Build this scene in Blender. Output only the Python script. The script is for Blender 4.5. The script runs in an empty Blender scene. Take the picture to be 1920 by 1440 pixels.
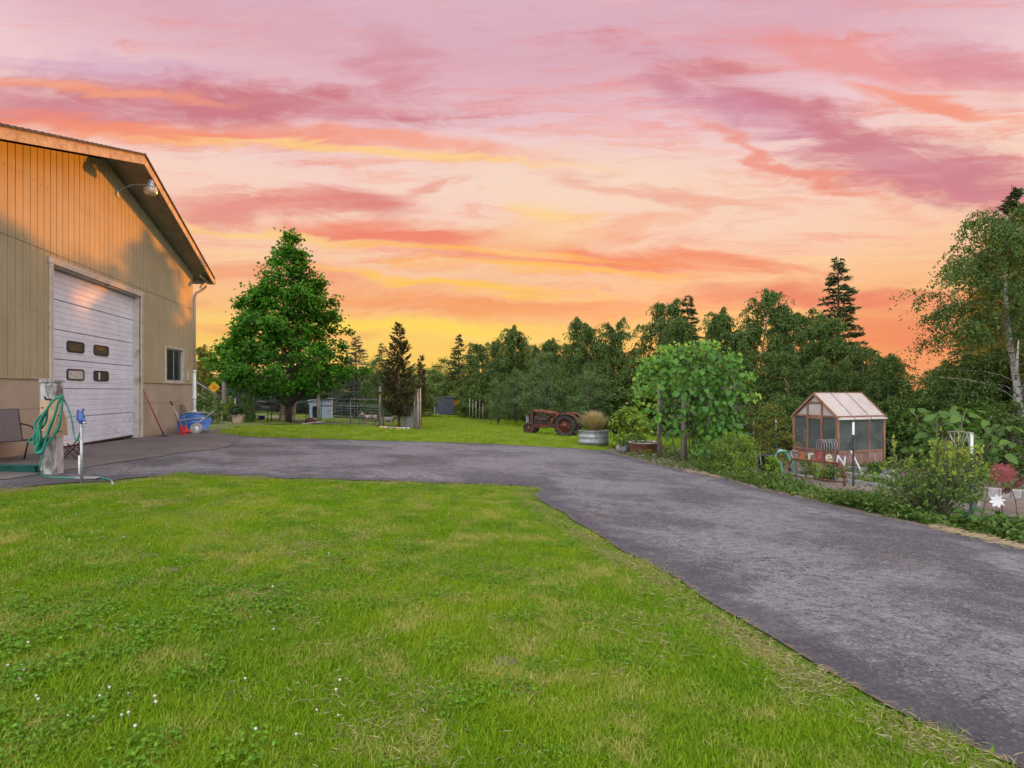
import bpy, bmesh, math, random
import numpy as np
from mathutils import Vector, Matrix

# ------------------------------------------------------------------ camera, sky, sun, exposure
scene = bpy.context.scene
COL = scene.collection
R = math.radians
FP = 1000.0            # focal length in photograph pixels (photo 1920 wide)
CAMZ = 1.25
HORIZON = 733.0

cam_data = bpy.data.cameras.new('camera')
cam_data.sensor_width = 36.0
cam_data.lens = 36.0 * FP / 1920.0
cam_data.shift_y = (HORIZON - 720.0) / 1920.0
cam_data.clip_start = 0.05
cam_data.clip_end = 3000.0
cam = bpy.data.objects.new('camera', cam_data)
COL.objects.link(cam)
cam.location = (0, 0, CAMZ)
cam.rotation_euler = (R(90), 0, 0)
scene.camera = cam

scene.view_settings.view_transform = 'Standard'
scene.view_settings.look = 'None'
scene.view_settings.exposure = 0.0
scene.view_settings.gamma = 1.0
scene.render.engine = 'CYCLES'
scene.cycles.use_denoising = True
scene.cycles.adaptive_threshold = 0.025
scene.cycles.max_bounces = 5
scene.cycles.diffuse_bounces = 2
scene.cycles.glossy_bounces = 2
scene.cycles.transmission_bounces = 4
scene.cycles.transparent_max_bounces = 6
scene.cycles.caustics_reflective = False
scene.cycles.caustics_refractive = False

SUN_AZ = math.atan2(0.33, 0.94)      # clockwise from straight ahead
SUN_EL = R(1.8)
SUN_STRENGTH = 5.0
SUN_COLOR = (1.0, 0.28, 0.0)

def srgb(r, g, b):
    f = lambda c: c / 12.92 if c <= 0.04045 else ((c + 0.055) / 1.055) ** 2.4
    return (f(r / 255), f(g / 255), f(b / 255), 1.0)

class S:
    """a float or vector socket with arithmetic: builds Math nodes"""
    def __init__(s, t, o): s.t, s.o = t, o
    def _m(s, op, *a):
        n = s.t.nodes.new('ShaderNodeMath'); n.operation = op
        for i, v in enumerate((s,) + a):
            if isinstance(v, S): s.t.links.new(v.o, n.inputs[i])
            else: n.inputs[i].default_value = v
        return S(s.t, n.outputs[0])
    def __add__(s, b): return s._m('ADD', b)
    def __sub__(s, b): return s._m('SUBTRACT', b)
    def __mul__(s, b): return s._m('MULTIPLY', b)
    def __truediv__(s, b): return s._m('DIVIDE', b)
    def mad(s, a, b): return s._m('MULTIPLY_ADD', a, b)
    def f(s, op, *a): return s._m(op, *a)
    def clamp(s):
        r = s._m('ADD', 0.0); r.o.node.use_clamp = True; return r

def smooth(t, x, a, b, lo=0.0, hi=1.0):
    n = t.nodes.new('ShaderNodeMapRange'); n.interpolation_type = 'SMOOTHSTEP'
    t.links.new(x.o, n.inputs['Value'])
    n.inputs['From Min'].default_value = a; n.inputs['From Max'].default_value = b
    n.inputs['To Min'].default_value = lo; n.inputs['To Max'].default_value = hi
    return S(t, n.outputs['Result'])

def noise_node(t, vec, scale=5, detail=4, rough=0.5, dist=0.0):
    n = t.nodes.new('ShaderNodeTexNoise')
    if vec is not None: t.links.new(vec, n.inputs['Vector'])
    n.inputs['Scale'].default_value = scale; n.inputs['Detail'].default_value = detail
    n.inputs['Roughness'].default_value = rough; n.inputs['Distortion'].default_value = dist
    return n

def mixc(t, fac, a, b, blend='MIX'):
    n = t.nodes.new('ShaderNodeMix'); n.data_type = 'RGBA'; n.blend_type = blend
    for sock, v in ((n.inputs[0], fac), (n.inputs[6], a), (n.inputs[7], b)):
        if isinstance(v, S): t.links.new(v.o, sock)
        elif hasattr(v, 'links') or hasattr(v, 'is_linked'): t.links.new(v, sock)
        else: sock.default_value = v
    return n.outputs[2]

def combine(t, x, y, z):
    n = t.nodes.new('ShaderNodeCombineXYZ')
    for i, v in enumerate((x, y, z)):
        if isinstance(v, S): t.links.new(v.o, n.inputs[i])
        else: n.inputs[i].default_value = v
    return n.outputs[0]

def ramp(t, fac, stops, interp='LINEAR'):
    n = t.nodes.new('ShaderNodeValToRGB'); n.color_ramp.interpolation = interp
    e = n.color_ramp.elements
    while len(e) < len(stops): e.new(0.5)
    for i, (p, c) in enumerate(stops):
        e[i].position = p; e[i].color = c if len(c) == 4 else (*c, 1)
    t.links.new(fac.o if isinstance(fac, S) else fac, n.inputs[0])
    return n.outputs[0]

def build_sky():
    w = bpy.data.worlds.new('World'); scene.world = w; w.use_nodes = True
    t = w.node_tree; t.nodes.clear()
    tc = t.nodes.new('ShaderNodeTexCoord')
    sep = t.nodes.new('ShaderNodeSeparateXYZ'); t.links.new(tc.outputs['Generated'], sep.inputs[0])
    dx, dy, dz = (S(t, sep.outputs[i]) for i in range(3))
    az = dx.f('ARCTAN2', dy)
    hl = (dx * dx + dy * dy).f('SQRT').f('MAXIMUM', 0.02)
    te = (dz / hl).f('MINIMUM', 8.0)                  # tan(elevation)
    ev = te.f('ARCTANGENT')
    # high cloud lies in a sheet: straight streaks of it stay straight (gnomonic coordinates)
    dyc = dy.f('MAXIMUM', 0.12)
    gu, gv = dx / dyc, dz / dyc
    v1 = combine(t, gu * 2.2, gv * 8.0, 0.3)
    n1 = noise_node(t, v1, 1.5, 5, 0.58, 1.1)
    sp = t.nodes.new('ShaderNodeSeparateXYZ'); t.links.new(n1.outputs['Color'], sp.inputs[0])
    w1, w2 = S(t, sp.outputs[0]) - 0.5, S(t, sp.outputs[1]) - 0.5
    a = gu + w1 * 0.30
    e = gv + w2 * 0.075
    v2 = combine(t, a * 2.6 + e * 1.2, e * 26.0, 2.7)
    fine = S(t, noise_node(t, v2, 1.0, 6, 0.68, 0.2).outputs['Fac'])
    v3 = combine(t, gu * 4.0 - gv * 7.0, gv * 12.0 + gu * 3.0, 7.1)
    puff = S(t, noise_node(t, v3, 1.3, 6, 0.62, 1.4).outputs['Fac'])
    tex = (fine * 0.45 + puff * 0.55)
    # clear sky between the clouds, by elevation
    base = ramp(t, ev / 1.5708, [
        (0.0, srgb(240, 170, 110)), (0.055, srgb(248, 196, 108)), (0.10, srgb(249, 188, 132)),
        (0.165, srgb(249, 204, 174)), (0.225, srgb(246, 210, 196)), (0.285, srgb(236, 198, 204)),
        (0.345, srgb(220, 170, 184)), (0.50, srgb(218, 188, 206)), (1.0, srgb(218, 210, 236))])
    # warm salmon low on the right of the sun, yellow low on the left
    right = smooth(t, az, 0.28, 0.75) * smooth(t, te, 0.22, 0.02)
    col = mixc(t, right * 0.55, base, srgb(236, 128, 98))
    left = smooth(t, az, 0.15, -0.15) * smooth(t, az, -0.9, -0.35) * smooth(t, te, 0.17, 0.06)
    col = mixc(t, left * 0.6, col, srgb(252, 216, 96))
    # overall streaks
    st = smooth(t, fine, 0.48, 0.70) * smooth(t, te, 0.02, 0.15) * smooth(t, te, 0.9, 0.36)
    col = mixc(t, st * 0.66, col, srgb(241, 136, 108))
    st2 = smooth(t, fine, 0.46, 0.30) * smooth(t, te, 0.42, 0.20)
    col = mixc(t, st2 * 0.40, col, srgb(255, 222, 150))
    MAU = (204, 120, 130); ORA = (243, 138, 100); YEL = (253, 208, 128); CRE = (250, 220, 190)
    blobs = [  # photo x, y, half length, half thickness, tilt, colour, strength, texture influence
        (1050, 330, 330, 70, 3, CRE, .55, .4), (1330, 400, 300, 60, 8, (248, 212, 188), .6, .4),
        (430, 190, 400, 46, 3, MAU, 1.0, .75), (60, 205, 240, 36, 2, (204, 118, 132), .85, .5), (745, 135, 90, 60, 40, MAU, .5, .8),
        (200, 128, 260, 22, 2, (205, 160, 190), .6, .6),
        (1600, 262, 430, 46, 21, MAU, .95, .95), (1690, 300, 70, 20, 8, (236, 196, 200), .7, .9), (1450, 300, 160, 12, 22, (240, 142, 126), .8, .6), (1800, 330, 260, 62, 12, (208, 130, 142), .85, .85), (1380, 215, 160, 40, 16, (205, 135, 160), .7, .8),
        (1640, 120, 360, 44, 8, (236, 146, 142), .8, .8), (1760, 196, 230, 15, 12, (246, 150, 122), .9, .4), (1500, 320, 250, 16, 22, (240, 150, 130), .6, .6),
        (1850, 120, 150, 40, 10, (210, 144, 162), .6, .8),
        (300, 244, 430, 22, 3, (245, 142, 110), .95, .4), (180, 168, 250, 10, 4, (247, 160, 124), .8, .4), (760, 262, 260, 16, 7, (247, 156, 122), .7, .4),
        (640, 376, 110, 26, 10, (222, 126, 120), .95, .5), (430, 392, 170, 34, -4, (228, 136, 126), .85, .6), (780, 352, 110, 8, -8, (232, 148, 130), .7, .5),
        (760, 438, 230, 22, 3, (240, 130, 104), .95, .5), (1090, 480, 330, 22, 3, (243, 128, 88), 1.0, .4), (1040, 500, 260, 7, 3, (255, 182, 84), .9, .4), (1420, 498, 150, 12, 9, (240, 142, 108), .8, .5),
        (1180, 352, 170, 12, 12, (236, 160, 140), .6, .6), (1340, 378, 140, 10, 10, (238, 166, 142), .6, .6), (1160, 430, 160, 18, -14, (244, 170, 130), .6, .7),
        (900, 572, 420, 24, 3, (246, 158, 98), .8, .5), (560, 520, 260, 20, 4, (244, 156, 116), .7, .5), (1560, 556, 260, 20, 2, (232, 124, 100), .85, .5),
        (1700, 625, 200, 50, 0, (234, 118, 94), .7, .3), (500, 625, 200, 14, 2, (242, 160, 108), .6, .5),
        (700, 284, 420, 9, 4, (255, 206, 132), .9, .35), (480, 432, 260, 8, 6, YEL, .85, .35), (900, 470, 300, 7, 3, (255, 186, 92), .85, .35),
        (1010, 506, 240, 8, 3, (255, 190, 84), .75, .35), (860, 532, 230, 9, 5, (255, 200, 82), .9, .35), (740, 612, 330, 17, 2, (255, 220, 92), .9, .3),
        (1000, 440, 110, 40, -6, (252, 208, 158), .7, .5), (1030, 402, 60, 24, 0, (254, 214, 140), .7, .3)]
    sheet_v = combine(t, a, e, 0.0)
    texc = tex - 0.5
    for (px, py, hx, hy, tilt, c, k, ti) in blobs:
        u = (px - 960) / FP; a0 = u; e0 = (HORIZON - py) / FP
        mp = t.nodes.new('ShaderNodeMapping'); mp.vector_type = 'TEXTURE'
        t.links.new(sheet_v, mp.inputs[0])
        mp.inputs['Location'].default_value = (a0, e0, 0); mp.inputs['Rotation'].default_value = (0, 0, R(-tilt))
        mp.inputs['Scale'].default_value = (1.9 * hx / FP, 1.9 * hy / FP, 1)
        g = t.nodes.new('ShaderNodeTexGradient'); g.gradient_type = 'SPHERICAL'; t.links.new(mp.outputs[0], g.inputs[0])
        m = smooth(t, texc.mad(1.8 * ti, S(t, g.outputs['Fac'])), 0.20, 0.88, 0.0, k * 0.95)
        col = mixc(t, m, col, srgb(*c))
    # fine combed structure over everything
    v4 = combine(t, gu * 7.0 + gv * 9.0, gv * 46.0 - gu * 5.0, 4.4)
    comb = S(t, noise_node(t, v4, 1.0, 5, 0.66, 0.6).outputs['Fac'])
    col = mixc(t, smooth(t, comb, 0.50, 0.74) * 0.16 * smooth(t, gv, 0.05, 0.2), col, srgb(250, 206, 190))
    col = mixc(t, smooth(t, comb, 0.47, 0.26) * 0.20 * smooth(t, gv, 0.05, 0.2), col, srgb(214, 116, 118))
    # away from the sunset, unseen sky is brightened to pale lavender to light the ground
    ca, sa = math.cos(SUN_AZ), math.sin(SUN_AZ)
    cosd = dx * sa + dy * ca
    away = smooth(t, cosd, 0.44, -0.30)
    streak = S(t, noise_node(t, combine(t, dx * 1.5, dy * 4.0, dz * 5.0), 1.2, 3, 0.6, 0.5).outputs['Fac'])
    pale = mixc(t, smooth(t, streak, 0.35, 0.7), SKY_PALE_FILL_A, SKY_PALE_FILL_B)
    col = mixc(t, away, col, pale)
    # real atmosphere behind it all
    sky = t.nodes.new('ShaderNodeTexSky'); sky.sky_type = 'NISHITA'; sky.sun_disc = False
    sky.sun_elevation = SUN_EL; sky.sun_rotation = SUN_AZ
    add = t.nodes.new('ShaderNodeMix'); add.data_type = 'RGBA'; add.blend_type = 'ADD'; add.inputs[0].default_value = 0.005
    t.links.new(col, add.inputs[6]); t.links.new(sky.outputs[0], add.inputs[7])
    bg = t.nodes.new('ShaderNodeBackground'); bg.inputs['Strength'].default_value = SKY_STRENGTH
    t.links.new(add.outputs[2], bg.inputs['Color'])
    out = t.nodes.new('ShaderNodeOutputWorld'); t.links.new(bg.outputs[0], out.inputs[0])
    w.cycles.sampling_method = 'NONE'

SKY_PALE_FILL_A = (2.30, 2.42, 2.58, 1); SKY_PALE_FILL_B = (2.70, 2.70, 2.80, 1)
SKY_STRENGTH = 1.0
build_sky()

sun_data = bpy.data.lights.new('sun', 'SUN')
sun_data.energy = SUN_STRENGTH; sun_data.angle = R(0.53); sun_data.color = SUN_COLOR
sun = bpy.data.objects.new('sun', sun_data); COL.objects.link(sun)
_sd = Vector((math.sin(SUN_AZ) * math.cos(SUN_EL), math.cos(SUN_AZ) * math.cos(SUN_EL), math.sin(SUN_EL)))
sun.rotation_euler = _sd.to_track_quat('Z', 'Y').to_euler()

# ------------------------------------------------------------------ terrain: falls to the right and away
def _sat(v, a, b):
    return np.where(v < a, v, a + b * (1 - np.exp(-np.maximum(v - a, 0) / b)))
def G(x, y):
    x = np.asarray(x, float); y = np.asarray(y, float)
    fx = np.sign(x) * _sat(np.abs(x), 22.0, 12.0)
    fy = np.where(y > -8, _sat(y, 36.0, 30.0), -8.0)
    r = -0.145 - 0.05 * fx - 0.028 * fy
    return float(r) if r.ndim == 0 else r
def P(px, py):
    """the ground point seen at photo pixel px, py"""
    u, v = (px - 960) / FP, (HORIZON - py) / FP
    t = 1.395 / max(1e-3, -v - 0.05 * u - 0.028)
    if t < 35.9 and abs(t * u) < 21.9: return Vector((t * u, t, -0.145 - 0.05 * t * u - 0.028 * t))
    t = min(t, 120.0)
    for _ in range(60):
        d = CAMZ + t * v - G(t * u, t)
        s = v - (G(t * 1.001 * u, t * 1.001) - G(t * u, t)) / (t * 0.001)
        t2 = t - d / s if abs(s) > 1e-4 else t
        t = 0.5 * t + 0.5 * min(max(t2, 0.5), 400)
    return Vector((t * u, t, G(t * u, t)))
def at(px, depth):
    """the ground point below photo column px at a depth in metres"""
    x = (px - 960) / FP * depth
    return Vector((x, depth, G(x, depth)))
def zat(py, depth): return CAMZ + (HORIZON - py) / FP * depth

# ------------------------------------------------------------------ mesh and object helpers
rng = np.random.default_rng(7)
rnd = random.Random(11)

def props(o, label=None, cat=None, group=None, kind=None):
    if label: o['label'] = label
    if cat: o['category'] = cat
    if group: o['group'] = group
    if kind: o['kind'] = kind
    return o
def thing(name, label, cat, loc=(0, 0, 0), rotz=0.0, group=None):
    o = bpy.data.objects.new(name, None); COL.objects.link(o)
    o.empty_display_size = 0.2
    o.location = loc; o.rotation_euler = (0, 0, rotz)
    return props(o, label, cat, group)
def link(name, mesh, mat=None, parent=None, loc=None, rot=None, scale=None):
    o = bpy.data.objects.new(name, mesh); COL.objects.link(o)
    if mat is not None and len(mesh.materials) == 0: mesh.materials.append(mat)
    if parent is not None: o.parent = parent
    if loc is not None: o.location = loc
    if rot is not None: o.rotation_euler = rot
    if scale is not None: o.scale = scale if hasattr(scale, '__len__') else (scale,) * 3
    return o
def copy_tree(o, parent=None):
    c = o.copy(); COL.objects.link(c); c.parent = parent
    for ch in o.children: copy_tree(ch, c)
    return c

class MB:
    """collects shapes; build() links them as one mesh object"""
    def __init__(s): s.v = []; s.f = []; s.sm = []
    def add(s, vs, fs, smooth=False):
        n = len(s.v); s.v += [tuple(v) for v in vs]; s.f += [tuple(i + n for i in f) for f in fs]; s.sm += [smooth] * len(fs)
        return s
    def box(s, x0, x1, y0, y1, z0, z1, bev=0.0, m=None):
        if bev <= 0:
            vs = [(x, y, z) for z in (z0, z1) for y in (y0, y1) for x in (x0, x1)]
            fs = [(0, 2, 3, 1), (4, 5, 7, 6), (0, 1, 5, 4), (2, 6, 7, 3), (0, 4, 6, 2), (1, 3, 7, 5)]
        else:
            bev = min(bev, .49 * min(abs(x1 - x0), abs(y1 - y0), abs(z1 - z0)))
            bm = bmesh.new(); bmesh.ops.create_cube(bm, size=1)
            for v in bm.verts:
                v.co = ((x0 + x1) / 2 + v.co.x * (x1 - x0), (y0 + y1) / 2 + v.co.y * (y1 - y0), (z0 + z1) / 2 + v.co.z * (z1 - z0))
            bmesh.ops.bevel(bm, geom=list(bm.edges), offset=bev, segments=1, affect='EDGES')
            bm.verts.index_update()
            vs = [tuple(v.co) for v in bm.verts]; fs = [tuple(v.index for v in f.verts) for f in bm.faces]; bm.free()
        if m is not None: vs = [tuple(m @ Vector(v)) for v in vs]
        return s.add(vs, fs)
    def bar(s, a, b, w, h, up=(0, 0, 1), bev=0.0):
        """a beam from a to b, w wide and h thick"""
        a, b = Vector(a), Vector(b); d = b - a; L = d.length; d.normalize()
        up = Vector(up)
        if abs(d.dot(up)) > .98: up = Vector((0, 1, 0))
        xx = d.cross(up).normalized(); zz = xx.cross(d)
        m = Matrix(((xx.x, d.x, zz.x, a.x), (xx.y, d.y, zz.y, a.y), (xx.z, d.z, zz.z, a.z), (0, 0, 0, 1)))
        return s.box(-w / 2, w / 2, 0, L, -h / 2, h / 2, bev, m)
    def prism(s, poly, d, axis='y', m=None):
        """poly in the plane across axis, extruded by (d0, d1)"""
        n = len(poly); d0, d1 = d
        mk = {'y': lambda p, q: (p[0], q, p[1]), 'x': lambda p, q: (q, p[0], p[1]), 'z': lambda p, q: (p[0], p[1], q)}[axis]
        vs = [mk(p, d0) for p in poly] + [mk(p, d1) for p in poly]
        if m is not None: vs = [tuple(m @ Vector(v)) for v in vs]
        fs = [tuple(range(n))[::-1], tuple(range(n, 2 * n))] + [(i, (i + 1) % n, (i + 1) % n + n, i + n) for i in range(n)]
        return s.add(vs, fs)
    def tube(s, pts, r, n=8, caps=True, smooth=True):
        pts = [Vector(p) for p in pts]; k = len(pts)
        rs = list(r) if hasattr(r, '__len__') else [r] * k
        vs = []; prev = None
        for i, p in enumerate(pts):
            d = (pts[min(i + 1, k - 1)] - pts[max(i - 1, 0)])
            if d.length < 1e-9: d = Vector((0, 0, 1))
            d.normalize()
            if prev is None:
                ref = Vector((0, 0, 1)) if abs(d.z) < .9 else Vector((1, 0, 0))
                xx = d.cross(ref).normalized()
            else:
                xx = (prev - d * prev.dot(d))
                xx = xx.normalized() if xx.length > 1e-6 else d.orthogonal().normalized()
            prev = xx; yy = d.cross(xx)
            for j in range(n):
                q = 2 * math.pi * j / n
                vs.append(p + (xx * math.cos(q) + yy * math.sin(q)) * rs[i])
        fs = [(i * n + j, i * n + (j + 1) % n, (i + 1) * n + (j + 1) % n, (i + 1) * n + j) for i in range(k - 1) for j in range(n)]
        s.add(vs, fs, smooth)
        if caps:
            m = len(s.v) - len(vs)
            s.f += [tuple(m + j for j in range(n))[::-1], tuple(m + (k - 1) * n + j for j in range(n))]; s.sm += [False, False]
        return s
    def lathe(s, prof, n=24, c=(0, 0, 0), sx=1.0, sy=1.0, m=None, smooth=True, closed=False):
        """prof: (radius, z) list turned about z"""
        k = len(prof); vs = []
        for (r, z) in prof:
            for j in range(n):
                q = 2 * math.pi * j / n
                v = Vector((c[0] + r * math.cos(q) * sx, c[1] + r * math.sin(q) * sy, c[2] + z))
                vs.append(m @ v if m is not None else v)
        fs = [(i * n + j, i * n + (j + 1) % n, (i + 1) * n + (j + 1) % n, (i + 1) * n + j) for i in range(k - 1) for j in range(n)]
        if closed: fs += [((k - 1) * n + j, (k - 1) * n + (j + 1) % n, (j + 1) % n, j) for j in range(n)]
        return s.add(vs, fs, smooth)
    def disc(s, c, r, n=24, m=None, sx=1, sy=1):
        vs = [Vector((c[0] + r * math.cos(2 * math.pi * j / n) * sx, c[1] + r * math.sin(2 * math.pi * j / n) * sy, c[2])) for j in range(n)]
        if m is not None: vs = [m @ v for v in vs]
        return s.add(vs, [tuple(range(n))])
    def mesh(s, name, mat=None):
        me = bpy.data.meshes.new(name); me.from_pydata([tuple(v) for v in s.v], [], s.f)
        me.polygons.foreach_set('use_smooth', s.sm); me.update()
        if mat is not None: me.materials.append(mat)
        return me
    def build(s, name, mat, parent=None, **k):
        return link(name, s.mesh(name, mat), None, parent, **k)

def np_mesh(name, verts, faces, mat=None, attrs=None, smooth=False):
    """faces: (n, k) int array of equal size"""
    verts = np.asarray(verts, np.float32); faces = np.asarray(faces, np.int32)
    me = bpy.data.meshes.new(name); n, k = faces.shape
    me.vertices.add(len(verts)); me.vertices.foreach_set('co', verts.ravel())
    me.loops.add(n * k); me.loops.foreach_set('vertex_index', faces.ravel())
    me.polygons.add(n); me.polygons.foreach_set('loop_start', np.arange(0, n * k, k, dtype=np.int32))
    me.polygons.foreach_set('loop_total', np.full(n, k, np.int32))
    if smooth: me.polygons.foreach_set('use_smooth', np.ones(n, bool))
    me.update(calc_edges=True)
    for an, av in (attrs or {}).items():
        a = me.attributes.new(an, 'FLOAT', 'POINT'); a.data.foreach_set('value', np.asarray(av, np.float32))
    if mat is not None: me.materials.append(mat)
    return me

# ------------------------------------------------------------------ materials
MATS = {}
def new_mat(name):
    m = bpy.data.materials.new(name); m.use_nodes = True; t = m.node_tree
    b = t.nodes['Principled BSDF']; MATS[name] = m
    return m, t, b
def coords(t, kind='Object', scale=(1, 1, 1)):
    if kind == 'World':
        o = t.nodes.new('ShaderNodeNewGeometry').outputs['Position']
    else:
        o = t.nodes.new('ShaderNodeTexCoord').outputs[kind]
    if scale != (1, 1, 1):
        mp = t.nodes.new('ShaderNodeMapping'); mp.inputs['Scale'].default_value = scale; t.links.new(o, mp.inputs[0]); o = mp.outputs[0]
    return o
def bump(t, b, h, strength=0.3, dist=0.01):
    n = t.nodes.new('ShaderNodeBump'); n.inputs['Strength'].default_value = strength; n.inputs['Distance'].default_value = dist
    t.links.new(h.o if isinstance(h, S) else h, n.inputs['Height']); t.links.new(n.outputs[0], b.inputs['Normal'])
def mat(name, c, var=0.25, scale=8, rough=0.75, bmp=0.25, metal=0.0, stretch=(1, 1, 1), dirt=None, dirt_amt=0.4, dirt_scale=2.5, kind='World', spec=0.35, grain=40):
    """a painted / wooden / metal surface: blotchy colour, optional second colour in worn patches, fine relief"""
    if name in MATS: return MATS[name]
    m, t, b = new_mat(name)
    v = coords(t, kind, stretch)
    n1 = S(t, noise_node(t, v, scale, 6, 0.6, 0.2).outputs['Fac'])
    c = tuple(c[:3]); lo = tuple(x * (1 - var) for x in c) + (1,); hi = tuple(min(1, x * (1 + var)) for x in c) + (1,)
    col = mixc(t, smooth(t, n1, 0.3, 0.7), lo, hi)
    if dirt is not None:
        n2 = S(t, noise_node(t, v, dirt_scale, 7, 0.68, 0.4).outputs['Fac'])
        col = mixc(t, smooth(t, n2, 0.62 - dirt_amt * 0.35, 0.72 - dirt_amt * 0.2), col, (*dirt[:3], 1))
    t.links.new(col, b.inputs['Base Color'])
    n3 = S(t, noise_node(t, v, grain, 4, 0.6).outputs['Fac'])
    b.inputs['Metallic'].default_value = metal; b.inputs['Specular IOR Level'].default_value = spec
    t.links.new(n3.mad(0.25, rough - 0.12).o, b.inputs['Roughness'])
    bump(t, b, n3, bmp, 0.006)
    return m
def leaf_mat(name, dark, light, trans=0.35, tip=None, tint2=None, gloss=0.25, rough=0.45):
    """per-leaf colour from the 'tint' attribute, light passes through"""
    m, t, b = new_mat(name)
    at_ = t.nodes.new('ShaderNodeAttribute'); at_.attribute_name = 'tint'
    f = S(t, at_.outputs['Fac'])
    stops = [(0.0, (*dark, 1)), (0.8, (*light, 1))]
    if tip: stops.append((1.0, (*tip, 1)))
    col = ramp(t, f, stops)
    t.links.new(col, b.inputs['Base Color'])
    b.inputs['Roughness'].default_value = rough; b.inputs['Specular IOR Level'].default_value = gloss
    tr = t.nodes.new('ShaderNodeBsdfTranslucent')
    tcol = mixc(t, 1.0, col, (1.25, 1.2, 0.45, 1), 'MULTIPLY'); t.links.new(tcol, tr.inputs[0])
    mx = t.nodes.new('ShaderNodeMixShader'); mx.inputs[0].default_value = trans
    t.links.new(b.outputs[0], mx.inputs[1]); t.links.new(tr.outputs[0], mx.inputs[2])
    t.links.new(mx.outputs[0], t.nodes['Material Output'].inputs[0])
    return m
# ------------------------------------------------------------------ ground sheets
def in_poly(px, py, poly):
    poly = np.asarray(poly); r = np.zeros(len(px), bool); j = len(poly) - 1
    for i in range(len(poly)):
        xi, yi = poly[i]; xj, yj = poly[j]
        c = ((yi > py) != (yj > py)) & (px < (xj - xi) * (py - yi) / (yj - yi + 1e-12) + xi)
        r ^= c; j = i
    return r
def seg_dist(px, py, poly):
    """distance to the outline and the nearest point on it"""
    poly = np.asarray(poly, float); best = np.full(len(px), 1e9); bx = px.copy(); by = py.copy()
    for i in range(len(poly)):
        a, b = poly[i], poly[(i + 1) % len(poly)]; d = b - a; L = d @ d + 1e-12
        t = np.clip(((px - a[0]) * d[0] + (py - a[1]) * d[1]) / L, 0, 1)
        qx, qy = a[0] + t * d[0], a[1] + t * d[1]; e = np.hypot(px - qx, py - qy); k = e < best
        best[k] = e[k]; bx[k] = qx[k]; by[k] = qy[k]
    return best, bx, by
def wobble(poly, step=0.15, amp=0.05, seed=1, frac=None):
    """subdivide an outline and roughen it"""
    r = np.random.default_rng(seed); out = []; poly = [np.array(p[:2], float) for p in poly]
    for i in range(len(poly)):
        a, b = poly[i], poly[(i + 1) % len(poly)]; n = max(1, int(np.linalg.norm(b - a) / step))
        for k in range(n): out.append(a + (b - a) * k / n)
    out = np.array(out); n = len(out)
    w = r.normal(size=(n, 2)); k = np.array([1, 2, 3, 2, 1]) / 9
    w = np.stack([np.convolve(np.r_[w[-2:, i], w[:, i], w[:2, i]], k, 'valid') for i in range(2)], 1)
    d = np.hypot(out[:, 0], out[:, 1])[:, None]
    return out + w * amp * np.clip(d / 8, .5, 2.0)
def sheet(name, poly, material, dz, cell=0.14, kind='structure', hump=0.0):
    poly = np.asarray([p[:2] for p in poly], float); lo, hi = poly.min(0) - cell, poly.max(0) + cell
    xs = np.arange(lo[0], hi[0] + cell, cell); ys = np.arange(lo[1], hi[1] + cell, cell)
    X, Y = np.meshgrid(xs, ys); nx, ny = len(xs), len(ys)
    x, y = X.ravel(), Y.ravel(); ins = in_poly(x, y, poly); d, qx, qy = seg_dist(x, y, poly)
    i, j = np.meshgrid(np.arange(nx - 1), np.arange(ny - 1)); a = (j * nx + i).ravel()
    F = np.stack([a, a + 1, a + nx + 1, a + nx], 1); keep = ins[F].any(1); F = F[keep]
    out = ~ins; x2 = np.where(out, qx, x); y2 = np.where(out, qy, y); dd = np.where(out, 0, d)
    use = np.unique(F); rm = np.full(len(x), -1); rm[use] = np.arange(len(use))
    z = G(x2, y2) + dz + hump * np.clip(dd / 0.25, 0, 1) ** .7
    me = np_mesh(name, np.stack([x2, y2, z], 1)[use], rm[F], material, {'edge': dd[use]}, True)
    o = link(name, me); props(o, kind=kind); return o

PX = lambda L: [P(*p) for p in L]
LAWN_EDGE = [(0, 921), (60, 913), (120, 908), (200, 905), (260, 897), (330, 888), (400, 890), (470, 894), (580, 899), (700, 903), (800, 906), (900, 909),
             (975, 911), (1010, 914), (1018, 918), (1002, 928), (1012, 938), (1040, 957), (1075, 980), (1105, 997), (1150, 1024), (1200, 1051), (1250, 1078), (1300, 1107), (1350, 1137),
             (1400, 1168), (1450, 1199), (1500, 1229), (1550, 1260), (1600, 1290), (1660, 1322), (1700, 1341), (1760, 1366), (1830, 1402), (1920, 1446)]
FAR_EDGE = [(392, 813), (430, 817), (480, 820), (600, 823), (700, 826), (800, 829), (900, 832), (1000, 837), (1090, 842), (1130, 845), (1160, 853), (1210, 866), (1260, 878), (1300, 886),
            (1350, 897), (1420, 916), (1520, 940), (1640, 968), (1760, 994), (1850, 1014), (1920, 1031)]
BX, BY = -9.76, 12.76                       # middle of the barn's gable wall
BD = Vector((-0.215, 0.9766)); BN = Vector((0.9766, 0.215))
def barn_xy(X, out=0.0): return Vector((BX + BD.x * X + BN.x * out, BY + BD.y * X + BN.y * out))

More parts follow.
